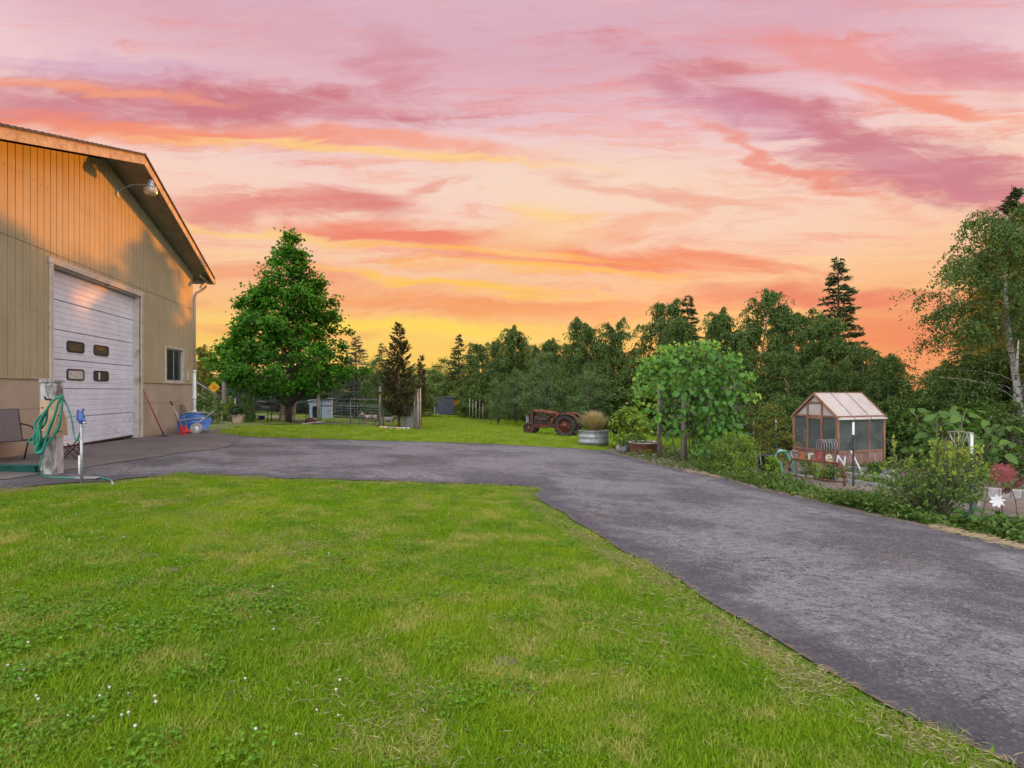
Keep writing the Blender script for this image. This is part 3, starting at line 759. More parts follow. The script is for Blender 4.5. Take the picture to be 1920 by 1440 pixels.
M_BARK = mat('bark', (.10, .078, .06), .35, 12, .95, .8, stretch=(1, 1, .25), dirt=(.05, .04, .03), dirt_amt=.4, dirt_scale=6, grain=25)
M_CEDARBARK = mat('cedar_bark', (.20, .11, .07), .35, 12, .95, .8, stretch=(1, 1, .2), dirt=(.09, .05, .035), dirt_amt=.45, dirt_scale=6, grain=25)
def birch_bark():
    m, t, b = new_mat('birch_bark'); v = coords(t, 'World', (1, 1, 3.5))
    n = S(t, noise_node(t, v, 5, 5, .65, .5).outputs['Fac']); n2 = S(t, noise_node(t, v, 26, 3, .6).outputs['Fac'])
    c = mixc(t, smooth(t, n, .50, .60), (.40, .36, .33, 1), (.06, .05, .045, 1)); c = mixc(t, smooth(t, n2, .6, .7) * .6, c, (.2, .17, .15, 1))
    t.links.new(c, b.inputs['Base Color']); b.inputs['Roughness'].default_value = .8; bump(t, b, n, .4, .01)
    return m
M_BIRCHBARK = birch_bark()
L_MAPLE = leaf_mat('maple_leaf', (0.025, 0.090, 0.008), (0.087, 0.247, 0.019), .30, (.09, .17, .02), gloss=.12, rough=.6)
L_BIRCH = leaf_mat('birch_leaf', (0.046, 0.092, 0.022), (0.132, 0.207, 0.049), .35, (.24, .20, .035))
L_GOLD = leaf_mat('gold_leaf_sunlit_tip', (0.093, 0.116, 0.025), (0.248, 0.240, 0.046), .45, (.60, .38, .03))  # olive to gold leaf; the bright tip colour paints in sunlight
L_WILLOW = leaf_mat('grey_green_leaf', (0.065, 0.120, 0.037), (0.167, 0.248, 0.080), .32, (.17, .22, .09))
L_FIR = leaf_mat('fir_needles', (0.028, 0.059, 0.025), (0.078, 0.121, 0.046), .10, (.085, .10, .035), gloss=.15, rough=.7)
L_SPRUCE = leaf_mat('spruce_needles', (0.031, 0.053, 0.046), (0.102, 0.139, 0.121), .06, (.10, .125, .11), gloss=.15, rough=.7)
L_CEDAR = leaf_mat('cedar_needles', (0.044, 0.042, 0.018), (0.106, 0.089, 0.034), .10, (.12, .10, .035), gloss=.15, rough=.7)
L_SHRUB = leaf_mat('shrub_leaf', (0.038, 0.083, 0.017), (0.129, 0.227, 0.040), .3, (.17, .22, .04))
L_VINE = leaf_mat('vine_leaf', (0.027, 0.092, 0.007), (0.100, 0.258, 0.014), .34, (.30, .40, .03), gloss=.4, rough=.4)
L_FIG = leaf_mat('fig_leaf', (0.029, 0.078, 0.019), (0.097, 0.184, 0.029), .3, (.26, .32, .03), gloss=.22, rough=.45)
L_BUSH = leaf_mat('blueberry_leaf', (0.054, 0.123, 0.028), (0.202, 0.330, 0.062), .32, (.42, .40, .05))
L_LIME = leaf_mat('lime_leaf', (0.078, 0.155, 0.023), (0.295, 0.419, 0.046), .35, (.34, .38, .04))

def limb(a, d, L, r, bend=(0, 0, 0), n=5, rr=None, jit=.06):
    """a curved branch as points"""
    d = Vector(d).normalized(); pts = [Vector(a)]; b = Vector(bend)
    for i in range(n):
        d = (d + b / n + Vector((r.normal() * jit, r.normal() * jit, r.normal() * jit))).normalized(); pts.append(pts[-1] + d * (L / n))
    return pts
def along(pts, n, r, t0=0.1, t1=1.0):
    A = np.array([tuple(p) for p in pts]); t = np.sort(r.uniform(t0, t1, n)) * (len(A) - 1); i = np.minimum(t.astype(int), len(A) - 2)
    return A[i] + (A[i + 1] - A[i]) * (t - i)[:, None], nrm(A[i + 1] - A[i]), t / (len(A) - 1)

def birch_proto(seed, H=9.0, spread=2.2, nl=26, dens=1.0, material=None, leaf=.075, base=.12, droop=1.0, tipk=0.0, bark=None):
    """weeping birch: white stem, rising limbs, hanging twigs"""
    r = np.random.default_rng(seed); w = MB(); parts = []
    tr = limb((0, 0, -.1), (r.normal() * .05, r.normal() * .05, 1), H * .97, r, (0, 0, .2), 10, jit=.05)
    w.tube(tr, [max(.012, .018 * H * (1 - i / 10.6)) for i in range(11)], 7)
    P0, D0, N0, T0 = [], [], [], []
    for k in range(nl):
        f = base + (1 - base) * ((k + .5) / nl) ** .9; q = f * 10; i = min(int(q), 9); a = tr[i].lerp(tr[i + 1], q - i)
        az = k * 2.4 + r.normal() * .4; up = r.uniform(.5, 1.2) + f * .6
        L = spread * (1.0 if f < .5 else max(.34, 1.10 - (f - .5) * 1.4)) * r.uniform(.65, 1.15)
        lp = limb(a, (math.cos(az), math.sin(az), up), L, r, (0, 0, -1.0 * droop), 6, jit=.10)
        w.tube(lp, [max(.004, .012 * (1 - j / 6.5) * (H / 9)) for j in range(7)], 4, False)
        ns = int((8 + 13 * L / spread) * dens)
        sp, sd, st = along(lp, ns, r, .2)
        for j in range(ns):
            Ls = r.uniform(.35, 1.15) * (H / 9) * droop * (.6 + .4 * st[j]); hd = r.normal(size=2) * .35
            n = max(5, int(Ls * 26)); tt = np.sort(r.uniform(0.0, 1, n))
            off = np.stack([hd[0] * tt + sd[j, 0] * .35 * tt, hd[1] * tt + sd[j, 1] * .35 * tt, -Ls * tt ** 1.35 + .12 * tt], 1)
            pp = sp[j] + off + r.normal(size=(n, 3)) * .045
            P0.append(pp); d = r.normal(size=(n, 3)) * .6; d[:, 2] -= .7; D0.append(d); N0.append(rdir(n, r) + np.array([0, 0, .3]))
            T0.append(np.clip(r.normal(.42, .2, n) + r.normal() * .12 + tipk * (np.abs(pp[:, 0]) > spread * .5) * .3, 0, 1))
    P0, D0, N0, T0 = map(np.concatenate, (P0, D0, N0, T0)); n = len(P0)
    parts.append(leaf_arrays(P0, D0, N0, r.uniform(.8, 1.5, n) * leaf, r.uniform(.6, 1.0, n) * leaf, T0))
    return w.mesh('birch_stem', bark or M_BIRCHBARK), leaf_mesh('birch_crown', parts, material or L_BIRCH)

def conifer_proto(seed, H=10.0, Rb=2.2, material=None, whorls=24, base=.08, droop=.35, gap=0.0, needle=.16, pw=.9, bark=None, up=.25, dens=1.0):
    r = np.random.default_rng(seed); w = MB(); P0, D0, N0, T0 = [], [], [], []
    w.tube([(0, 0, -.1), (0, 0, H * .5), (r.normal() * .05, 0, H)], [.016 * H, .010 * H, .006], 7)
    for k in range(whorls):
        f = base + (1 - base) * (k / whorls); z = H * f; nb = 6
        for b_ in range(nb):
            if r.random() < gap: continue
            az = r.uniform(0, 6.28); L = max(.14, Rb * (1 - f) ** pw * r.uniform(.6, 1.18) + .12)
            bp = limb((0, 0, z + r.normal() * .1), (math.cos(az), math.sin(az), up * (1 - f) + .5 * f), L, r, (0, 0, -droop), 5, jit=.06)
            w.tube(bp, [.014 * (1 - j / 6) + .003 for j in range(6)], 3, False)
            n = max(14, int(L * 44 * dens)); sp, sd, st = along(bp, n, r, .12)
            side = np.cross(sd, [0, 0, 1.0]); sg = r.choice([-1, 1], n)[:, None]
            tw = L * .34 * (1 - st * .75)[:, None]; tt = r.uniform(0, 1, n)[:, None]
            pp = sp + side * sg * tw * tt + sd * tw * tt * .6 + r.normal(size=(n, 3)) * .02 - np.array([0, 0, 1]) * tt * tw * .25
            P0.append(pp); D0.append(side * sg * .8 + sd * .9 + r.normal(size=(n, 3)) * .35); N0.append(np.array([0, 0, 1.0]) + r.normal(size=(n, 3)) * .5)
            T0.append(np.clip(r.normal(.38, .17, n) + st * .25 + r.normal() * .08, 0, 1))
    P0, D0, N0, T0 = map(np.concatenate, (P0, D0, N0, T0)); n = len(P0)
    return w.mesh('conifer_trunk', bark or M_BARK), leaf_mesh('conifer_crown', [leaf_arrays(P0, D0, N0, r.uniform(.8, 1.5, n) * needle, r.uniform(.28, .5, n) * needle, T0, .05, .05)], material or L_FIR)

def clump_tree(seed, H, env, material, leaf, ncl, per, trunk=.1, clr=.5, bark=None, lobed=False, dirup=.2, tmean=.42, aspect=.8, z0=0.0, twigs=0.6, stems=1, lean=.0):
    """round-headed tree or shrub. env(z01) -> radius; clumps of leaves through the outer crown"""
    r = np.random.default_rng(seed); w = MB(); P0, D0, N0, T0, SZ = [], [], [], [], []
    for s_ in range(stems):
        a = s_ * 6.28 / stems + r.uniform(0, 1); sp = 0 if stems == 1 else .12
        tr = limb((sp * math.cos(a), sp * math.sin(a), -.1), (math.cos(a) * (.0 if stems == 1 else .25) + lean, math.sin(a) * (.0 if stems == 1 else .25), 1), H * .85, r, (0, 0, .3), 6, jit=.05)
        w.tube(tr, [trunk * (1.25 if i == 0 else 1) * (1 - i / 6.8) / (stems ** .5) for i in range(7)], 8)
        if s_ == 0: tr0 = tr
    zs = r.uniform(0, 1, ncl * 3); wts = np.array([max(env(z), .02) for z in zs]); zs = r.choice(zs, ncl, False, wts / wts.sum())
    for k in range(ncl):
        f = zs[k]; Rm = env(f); az = r.uniform(0, 6.283); rho = math.sqrt(r.uniform(.12, 1.0)); rad = Rm * rho * r.uniform(.88, 1.08)
        c = np.array([rad * math.cos(az) + lean * f * H, rad * math.sin(az), z0 + f * (H - z0)])
        if rho > .5 and r.random() < twigs:
            q = min(max((f * .8) * 6, .6), 5.4); i = int(q); a = tr0[i].lerp(tr0[min(i + 1, 6)], q - i)
            w.tube([a, a.lerp(Vector(c), .5) + Vector((0, 0, .12 * Rm)), Vector(c)], [trunk * .22, trunk * .12, .006], 4, False)
        n = max(4, int(per * r.uniform(.6, 1.4))); g = r.normal(size=(n, 3)); g = nrm(g) * (np.abs(r.normal(size=(n, 1))) ** .6) * clr * (.6 + .4 * r.random()); g[:, 2] *= .72
        pp = c + g; out = nrm(np.concatenate([pp[:, :2] - [lean * f * H, 0], (pp[:, 2:] - H * .4) * .5], 1))
        P0.append(pp); D0.append(out * .7 + r.normal(size=(n, 3)) * .6 + np.array([0, 0, -.35])); N0.append(out * .5 + r.normal(size=(n, 3)) * .45 + np.array([0, 0, .7]))
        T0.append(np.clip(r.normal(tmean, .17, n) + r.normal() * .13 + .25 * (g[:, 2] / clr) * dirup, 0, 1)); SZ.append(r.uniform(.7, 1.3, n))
    P0, D0, N0, T0, SZ = map(np.concatenate, (P0, D0, N0, T0, SZ))
    keep = P0[:, 2] > .02; P0, D0, N0, T0, SZ = P0[keep], D0[keep], N0[keep], T0[keep], SZ[keep]
    return w.mesh('trunk', bark or M_BARK), leaf_mesh('crown', [leaf_arrays(P0, D0, N0, SZ * leaf, SZ * leaf * aspect, T0, lobed=lobed)], material)

def prof(*pts):
    xs, ys = zip(*pts); return lambda z: float(np.interp(z, xs, ys))

PROTO = {}
PROTO['birch0'] = birch_proto(1, 9, 2.5, 56, 1.7, leaf=.125, base=.06); PROTO['birch1'] = birch_proto(2, 9, 2.9, 58, 1.7, leaf=.125, base=.06); PROTO['birch2'] = birch_proto(3, 9, 2.1, 52, 1.7, leaf=.12, base=.06); PROTO['birch3'] = birch_proto(4, 9, 3.3, 62, 1.7, leaf=.125, base=.06)
PROTO['gold'] = birch_proto(5, 9, 2.9, 54, 1.6, L_GOLD, leaf=.125, base=.06)
PROTO['fir0'] = conifer_proto(11, 10, 2.5, whorls=38, gap=.10, pw=.9, dens=1.7, needle=.19, droop=.55, up=.35); PROTO['fir1'] = conifer_proto(12, 10, 2.1, whorls=34, gap=.15, droop=.6, dens=1.6, needle=.19)
PROTO['spruce0'] = conifer_proto(13, 10, 3.4, L_SPRUCE, 30, .03, .45, 0, .2, .75, dens=1.25); PROTO['spruce1'] = conifer_proto(14, 10, 2.9, L_SPRUCE, 28, .03, .5, .05, .2, .8, dens=1.2)
PROTO['willow0'] = clump_tree(21, 6, prof((0, 1.4), (.3, 2.3), (.6, 1.9), (.85, 1.0), (1, .25)), L_WILLOW, .13, 210, 46, .10, .42, aspect=.45, z0=.9)
PROTO['willow1'] = clump_tree(22, 6, prof((0, 1.0), (.25, 1.9), (.55, 1.6), (.8, 1.0), (1, .2)), L_WILLOW, .13, 180, 46, .09, .42, aspect=.45, z0=.8)
PROTO['shrub0'] = clump_tree(23, 4, prof((0, 1.5), (.3, 2.0), (.7, 1.5), (1, .4)), L_SHRUB, .12, 150, 44, .05, .4, stems=3, z0=.1)
PROTO['shrub1'] = clump_tree(24, 4, prof((0, 1.8), (.4, 1.9), (.75, 1.2), (1, .3)), L_BIRCH, .11, 170, 46, .05, .4, stems=4, z0=.1)
PROTO['shrub2'] = clump_tree(25, 4, prof((0, 1.6), (.35, 2.1), (.7, 1.6), (1, .5)), L_WILLOW, .11, 150, 46, .05, .4, stems=3, z0=.1)

def tree(name, kind, px, ytop, depth, width=1.0, label='', cat='tree', group=None, base_py=None, Hproto=None, rot=None, root_loc=None):
    """a tree whose stem stands at photo column px and depth, tall enough to reach photo row ytop"""
    tm, cm = PROTO[kind]; loc = root_loc or at(px, depth)
    Hp = Hproto or {'b': 9.6, 'g': 9.6, 'f': 10.1, 's': 10.1, 'w': 6.1}[kind[0]] if not kind.startswith('shrub') else 4.1
    H = zat(ytop, depth) - loc.z; s = H / Hp
    o = thing(name, label, cat, loc, rnd.uniform(0, 6.28) if rot is None else rot, group); o.scale = (s * width, s * width, s)
    link('trunk', tm, None, o); link('crown', cm, None, o)
    return o

def build_trees():
    # the big maple by the paddock
    Hm = zat(440, 27) - G(-11.3, 27)
    env = prof((0, 1.5), (.05, 3.0), (.14, 3.9), (.22, 3.75), (.32, 2.95), (.42, 2.65), (.52, 2.3), (.60, 2.1), (.70, 1.5), (.78, 1.2), (.86, .72), (.95, .32), (1, .10))
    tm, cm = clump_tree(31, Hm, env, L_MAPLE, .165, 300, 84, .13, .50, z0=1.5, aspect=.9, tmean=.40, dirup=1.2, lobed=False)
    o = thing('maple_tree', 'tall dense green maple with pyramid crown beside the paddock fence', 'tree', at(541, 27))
    link('trunk', tm, None, o); link('crown', cm, None, o)
    # behind the maple and the barn corner
    tree('spruce_tree', 'spruce0', 668, 628, 37, 1.0, 'dark blue-grey spruce right behind the maple, wide skirt to the ground', 'tree', 'dark spruces behind the paddock')
    tree('spruce_tree', 'spruce1', 716, 640, 39, .95, 'blue-grey spruce between the maple and the small cedar', 'tree', 'dark spruces behind the paddock')
    tree('spruce_tree', 'spruce1', 462, 574, 37, .8, 'dark conifer whose tip shows over the maple left shoulder', 'tree', 'dark spruces behind the paddock')
    tree('spruce_tree', 'spruce0', 590, 640, 41, 1.2, 'dark spruce hidden low behind the maple trunk', 'tree', 'dark spruces behind the paddock')
    tree('spruce_tree', 'spruce1', 520, 630, 42, 1.2, 'dark spruce behind the maple, left of its trunk', 'tree', 'dark spruces behind the paddock')
    tree('spruce_tree', 'spruce0', 425, 655, 40, 1.1, 'dark spruce between the yellow sign and the maple', 'tree', 'dark spruces behind the paddock')
    tree('broadleaf_tree', 'gold', 384, 640, 33, .75, 'olive and bronze tree seen past the barn downspout', 'tree')
    tree('spruce_tree', 'spruce1', 345, 640, 46, 1.1, 'dark conifer half hidden by the barn corner', 'tree', 'dark spruces behind the paddock')
    for i, (px, yt, d, k) in enumerate(((372, 690, 44, 'shrub0'), (412, 700, 46, 'shrub1'), (455, 690, 45, 'shrub0'), (500, 695, 46, 'shrub1'), (548, 690, 45, 'shrub0'), (598, 695, 46, 'shrub1'), (645, 690, 44, 'shrub0'), (690, 695, 45, 'shrub1'), (735, 690, 46, 'shrub0'), (772, 700, 48, 'shrub1'))):
        tree('hedge_bush', k, px, yt, d, 1.5, ['first', 'second', 'third', 'fourth', 'fifth', 'sixth', 'seventh', 'eighth', 'ninth', 'tenth'][i] + ' dark hedge bush from the left along the back of the paddock', 'bush', 'hedge bushes behind the paddock')
    # small cedar in the paddock and the thin leaning one
    PROTO['cedar'] = conifer_proto(41, 10, 2.9, L_CEDAR, 24, .10, -.15, .12, .30, .8, M_CEDARBARK, .75, .9)
    tree('cedar_tree', 'cedar', 748, 606, 27, 1.0, 'small reddish-trunked cedar standing between two fence posts', 'tree', Hproto=10.1)
    PROTO['juniper'] = conifer_proto(42, 10, 1.5, L_CEDAR, 16, .25, -.3, .35, .34, .5, M_CEDARBARK, .9, .8)
    tree('juniper_tree', 'juniper', 789, 664, 28.5, .9, 'thin sparse juniper right of the cedar by the last post', 'tree', Hproto=10.1)
    tree('shrub', 'shrub1', 708, 668, 33, .6, 'dark leafy sapling left of the small cedar', 'shrub')
    # far hedge at the end of the grass lane; last bush added to shade the shed
    for i, (px, yt, d, k, lab) in enumerate(((808, 690, 66, 'shrub0', 'rounded far bush left of the dark shed'), (838, 672, 72, 'shrub1', 'tall far bush right behind the dark shed'), (780, 684, 74, 'shrub2', 'far bush showing between cedar and dark shed'), (872, 686, 70, 'shrub1', 'far bush right of the dark shed'), (871, 716, 58, 'shrub0', 'lower bush added to shade the dark shed right end'))):
        tree('far_bush', k, px, yt, d, 1.25, lab, 'bush', 'bushes at the end of the lane')
    # the long belt of birches and firs on the right
    belt = [
        (860, 622, 66, 'fir1', 1.15, 'dark narrow conifer first in the belt right of the shed'), (898, 628, 50, 'birch1', 1.0, 'pale birch next right of the dark narrow conifer'), (934, 624, 48, 'birch2', 1.0, 'slim pointed birch above the staked saplings'),
        (970, 604, 46, 'birch0', 1.0, 'taller birch with open tip above the orchard trees'), (1012, 640, 44, 'birch3', .9, 'low broad birch behind the leafy orchard tree'), (1046, 622, 44, 'birch2', .9, 'slim birch behind the tractor bonnet'),
        (1080, 628, 42, 'birch1', .8, 'birch above the tractor seat'), (1112, 584, 39, 'birch0', .9, 'birch with ragged top above the steel trough'), (1155, 596, 37, 'birch3', .8, 'broad birch left of the grape arbor top'),
        (1222, 540, 36, 'birch1', .8, 'tall loose birch rising over the arbor left side'), (1290, 550, 35, 'fir0', .95, 'dark conifer among birches just over the arbor top'), (1262, 580, 33, 'birch2', .9, 'slim birch straight above the arbor'),
        (1350, 569, 31, 'birch0', .9, 'birch right of the arbor with leaning top'), (1420, 536, 30, 'birch3', .85, 'wide airy birch between arbor and greenhouse'), (1478, 556, 28, 'birch1', .85, 'birch above the greenhouse left corner'),
        (1528, 572, 26, 'birch2', 1.1, 'birch directly above the greenhouse gable'), (1572, 480, 33, 'fir0', 1.0, 'tallest pointed fir above the greenhouse roof'), (1628, 640, 25, 'birch3', .85, 'low birch above the greenhouse right end'),
        (1688, 668, 24, 'gold', .9, 'golden-leaved birch low between fir and tall right birch'), (1752, 664, 26, 'gold', .75, 'yellow tinged birch behind the fig tree'), (1897, 340, 31, 'fir1', 1.1, 'fir tip rising behind the tall right birch'),
        (1856, 560, 27, 'birch1', .6, 'birch behind the left side of the tall right birch'), (1990, 420, 26, 'birch3', .9, 'tall birch at the right picture edge'), (2080, 480, 24, 'birch1', .9, 'birch past the right edge of the yard')]
    for px, yt, d, k, wd, lab in belt:
        n = 'fir_tree' if k.startswith('fir') else 'birch_tree'
        tree(n, k, px, yt, d, wd, lab, 'tree', 'birches and firs along the right boundary')
    # orchard row in front of the belt
    tree('orchard_tree', 'willow0', 1022, 658, 35, 1.05, 'full grey-green fruit tree behind the tractor', 'tree', 'small fruit trees along the lane')
    tree('orchard_tree', 'willow1', 934, 706, 37, .95, 'small young fruit tree left of the full one, bare lower trunk', 'tree', 'small fruit trees along the lane')
    tree('orchard_tree', 'willow1', 1108, 682, 33, 1.2, 'soft pale fruit tree behind the steel trough', 'tree', 'small fruit trees along the lane')
    tree('orchard_tree', 'willow0', 968, 690, 40, .9, 'fruit tree behind the young one, fuller at its base', 'tree', 'small fruit trees along the lane')
    for px, yt, d, lab in ((985, 646, 48, 'leafy crown between the tall open birch and the low broad one'), (1022, 642, 48, 'leafy crown straight above the full fruit tree'), (1058, 644, 46, 'leafy crown above the tractor fenders'), (1095, 640, 44, 'leafy crown above the feathery grass'), (950, 650, 49, 'leafy crown above the young fruit tree'), (1140, 640, 42, 'leafy crown left of the arbor, over the lime shrub')):
        tree('broadleaf_tree', 'willow0', px, yt, d, .95, lab, 'tree', 'leafy trees filling the belt')
    # undergrowth closing the gaps under the belt
    under = [(905, 700, 54, 'shrub1', 'undergrowth bush below the dark narrow conifer'), (905, 712, 48, 'shrub0', 'undergrowth bush behind the lane stakes'), (960, 700, 46, 'shrub1', 'undergrowth bush behind the young fruit tree'), (1060, 690, 41, 'shrub0', 'dark undergrowth bush behind the tractor engine'),
             (1145, 672, 36, 'shrub1', 'undergrowth bush left behind the arbor'), (1200, 668, 34, 'shrub1', 'dark bush left of the arbor, behind the lime plant'), (1250, 672, 31, 'shrub0', 'dark bush seen through the arbor posts'), (1320, 676, 28, 'shrub1', 'bush behind the arbor right side'),
             (1390, 655, 25, 'birch0', 'tall weeping bush right of the arbor'), (1440, 700, 23.5, 'birch2', 'dark bush behind the hose post'), (1500, 640, 23, 'birch1', 'dark bush behind the greenhouse left corner'), (1560, 672, 22.5, 'birch3', 'dark bush hidden behind the greenhouse roof'),
             (1625, 690, 21.5, 'birch0', 'dark bush right behind the greenhouse'), (1680, 650, 20.5, 'birch2', 'dark bush between greenhouse and fig tree'), (1735, 705, 20, 'birch1', 'dark bush behind the fig tree left side'), (1790, 665, 19.5, 'birch3', 'dark bush behind the fig tree right side'),
             (1850, 655, 19, 'birch0', 'dark bush left of the white birch stem'), (1925, 700, 18.5, 'birch2', 'dark bush at the right edge behind the rusty sun'), (2000, 640, 18, 'birch1', 'dark bush past the right edge')]
    under += [(1418, 742, 21.5, 'shrub1', 'low dark bush behind the white pipe gate'), (1468, 738, 20.5, 'shrub0', 'low dark bush left behind the greenhouse'), (1535, 744, 20.5, 'shrub1', 'low dark bush straight behind the greenhouse glass'), (1600, 742, 20, 'shrub0', 'low dark bush behind the greenhouse side'), (1668, 748, 19, 'shrub1', 'low dark bush right of the greenhouse'), (1720, 744, 18.5, 'shrub0', 'low dark bush behind the fig left side'), (1775, 750, 18, 'shrub1', 'low dark bush behind the fig middle'), (1830, 746, 17.5, 'shrub0', 'low dark bush behind the chime post'), (1885, 752, 16.5, 'shrub1', 'low dark bush behind the metal sun')]
    for px, yt, d, k, lab in under: tree('undergrowth_bush', k, px, yt, d, 1.15, lab, 'bush', 'bushes under the tree belt')
    # the tall birch on the right, near: its own mesh with smaller leaves
    loc = at(1903, 17.2); H = zat(372, 17.2) - loc.z
    PROTO['birch_big'] = birch_proto(61, 9, 2.9, 64, 2.4, L_BIRCH, .075, .13, 1.1, .0)
    o = tree('birch_tree', 'birch_big', 1900, 340, 17.2, .95, 'tall weeping birch with white stem at the right side', 'tree', rot=.6)
    w = MB(); r = np.random.default_rng(5)
    for (a, b_) in (((-.05, 0, 1.9), (-1.0, -.3, 3.2)), ((-.05, 0, 2.3), (.7, -.5, 3.6)), ((0, 0, 1.3), (-1.7, -.6, 2.0)), ((-.95, -.28, 3.1), (-1.25, -.4, 4.3))):
        w.tube([a, Vector(a).lerp(Vector(b_), .5) + Vector((0, 0, .06)), b_], [.05, .035, .015], 6)
    w.build('bare_limb', M_BIRCHBARK, o)
    PROTO['gold_big'] = birch_proto(62, 9, 2.8, 46, 1.8, L_GOLD, .08, .15, 1.0)
    tree('birch_tree', 'gold_big', 1872, 450, 19.5, .72, 'birch with sunlit gold painted into its leaves just behind the tall weeping one', 'tree')
build_trees()

if 0: print('TRIS', {k: len(v[1].polygons) for k, v in PROTO.items()})
# ------------------------------------------------------------------ things in the yard
def q3(px, py, d): return Vector(((px - 960) / FP * d, d, zat(py, d)))     # world point at a known depth
def wall_X(px): return (6956.0 / (740.0 - px) - 12.76) / 0.9766            # along the gable wall, from the photo column
def loop(pts, n=8, closed=True):
    """smooth (Catmull-Rom) curve through points"""
    P_ = [Vector(p) for p in pts]; k = len(P_); out = []
    rng_ = range(k) if closed else range(k - 1)
    for i in rng_:
        g = (lambda j: P_[j % k]) if closed else (lambda j: P_[min(max(j, 0), k - 1)])
        a, b, c, d = g(i - 1), g(i), g(i + 1), g(i + 2)
        for s in range(n):
            t = s / n; out.append(.5 * ((2 * b) + (c - a) * t + (2 * a - 5 * b + 4 * c - d) * t * t + (3 * b - a - 3 * c + d) * t ** 3))
    if not closed: out.append(P_[-1])
    else: out.append(out[0])
    return out
M_OLDWOOD = mat('weathered_wood', (.26, .215, .175), .3, 9, .85, .6, stretch=(1, 1, .12), dirt=(.11, .09, .075), dirt_amt=.45, dirt_scale=8, grain=30)
M_GREYWOOD = mat('grey_wood', (.30, .29, .28), .25, 9, .85, .5, stretch=(1, 1, .12), dirt=(.14, .13, .12), dirt_amt=.4, dirt_scale=8)
M_PAINTPOST = mat('peeling_white_post', (.46, .44, .43), .2, 7, .8, .5, stretch=(1, 1, .3), dirt=(.13, .11, .10), dirt_amt=.55, dirt_scale=6)
M_PLY = mat('bare_plywood', (.50, .33, .20), .18, 6, .8, .3, stretch=(1, 1, .3), dirt=(.28, .16, .09), dirt_amt=.3, dirt_scale=5)
M_HOSE = mat('green_hose', (.02, .20, .13), .25, 10, .4, .1, spec=.5)
M_HOSEB = mat('pale_hose', (.30, .48, .46), .2, 10, .45, .1, spec=.5)
M_BLUE = mat('blue_poly', (.03, .12, .36), .18, 4, .38, .08, spec=.5, dirt=(.03, .10, .27), dirt_amt=.3)
M_BLUEIRON = mat('blue_iron', (.04, .10, .26), .3, 12, .5, .2)
M_REDP = mat('red_plastic', (.40, .025, .03), .25, 8, .45, .1)
M_REDWOOD = mat('red_handle', (.30, .055, .03), .3, 12, .6, .2)
M_RUST = mat('rust', (.12, .040, .024), .4, 10, .85, .5, dirt=(.20, .08, .04), dirt_amt=.5, dirt_scale=7)
M_RUSTORANGE = mat('faded_orange_paint', (.22, .060, .024), .45, 7, .8, .4, dirt=(.055, .026, .020), dirt_amt=.7, dirt_scale=5)
M_DARKRUST = mat('dark_rust', (.09, .03, .022), .4, 12, .85, .4)
M_RUBBER = mat('tyre_rubber', (.035, .033, .032), .3, 15, .9, .4, dirt=(.11, .09, .075), dirt_amt=.25)
M_IRON = mat('engine_iron', (.06, .045, .04), .4, 14, .8, .5, dirt=(.14, .06, .035), dirt_amt=.4)
M_YELLOW = mat('sign_yellow', (.72, .36, .02), .12, 6, .5, .05)
M_PIPE = mat('old_pipe', (.20, .19, .19), .25, 10, .6, .2, dirt=(.12, .09, .08), dirt_amt=.4)
M_STONE = mat('field_stone', (.24, .21, .19), .35, 9, .9, .6)
M_TERRA = mat('clay_pot', (.42, .30, .22), .2, 8, .85, .3)
M_FABRIC = mat('sling_fabric', (.13, .10, .10), .2, 60, .9, .4)
M_DKGREEN = mat('dark_green_paint', (.012, .075, .06), .3, 10, .5, .2)
M_STAINED = mat('greenhouse_wood', (.25, .125, .080), .25, 9, .75, .4, stretch=(1, 1, .2), dirt=(.13, .07, .05), dirt_amt=.35, dirt_scale=6)
M_ROSEWALL = mat('greenhouse_board', (.21, .12, .095), .3, 7, .8, .4, stretch=(1, 1, .2), dirt=(.32, .22, .19), dirt_amt=.35, dirt_scale=5)
M_POLYROOF = mat('milky_roof_panel', (.43, .365, .335), .09, 3, .45, .05)
M_CONC = mat('old_concrete', (.32, .29, .28), .2, 8, .9, .4, dirt=(.2, .17, .15), dirt_amt=.35)
M_STRAW = mat('straw', (.48, .37, .22), .25, 30, .9, .2)

def yard_light():
    loc = barn_xy(.58, 0); t = thing('yard_light', 'glass-bowl yard light on a curved arm high on the barn gable', 'lamp', (loc.x, loc.y, 6.2), BROT)
    b = MB(); b.tube(loop([(0, -.03, .02), (0, -.14, .12), (0, -.36, .235), (0, -.64, .255)], 5, False), .018, 8); b.build('arm', M_GALV, t)
    b = MB(); b.box(-.05, .05, -.04, -.013, -.10, .10, .01); b.bar((-.09, -.03, -.06), (-.02, -.03, -.03), .03, .02); b.tube(loop([(.0, -.03, -.08), (.12, -.04, -.17), (.22, -.03, -.12)], 4, False), .006, 5); b.build('wall_bracket', M_GALV, t)
    h = MB(); c = (0, -.76, .26)
    h.lathe([(.001, .20), (.045, .20), (.05, .12), (.075, .10), (.085, .0), (.135, -.04), (.14, -.075), (.10, -.075)], 20, c); h.tube([(0, -.76, .45), (0, -.76, .50)], .03, 10); hd = h.build('lamp_head', M_GALV, t)
    m, tt, bb = new_mat('lamp_glass'); bb.inputs['Base Color'].default_value = (.62, .50, .34, 1); bb.inputs['Roughness'].default_value = .22; bb.inputs['Transmission Weight'].default_value = .35; bb.inputs['Specular IOR Level'].default_value = .6
    g = MB(); g.lathe([(.118, -.076), (.150, -.10), (.155, -.15), (.148, -.20), (.13, -.235), (.001, -.245)], 24, c); g.build('glass_bowl', m, t)
yard_light()

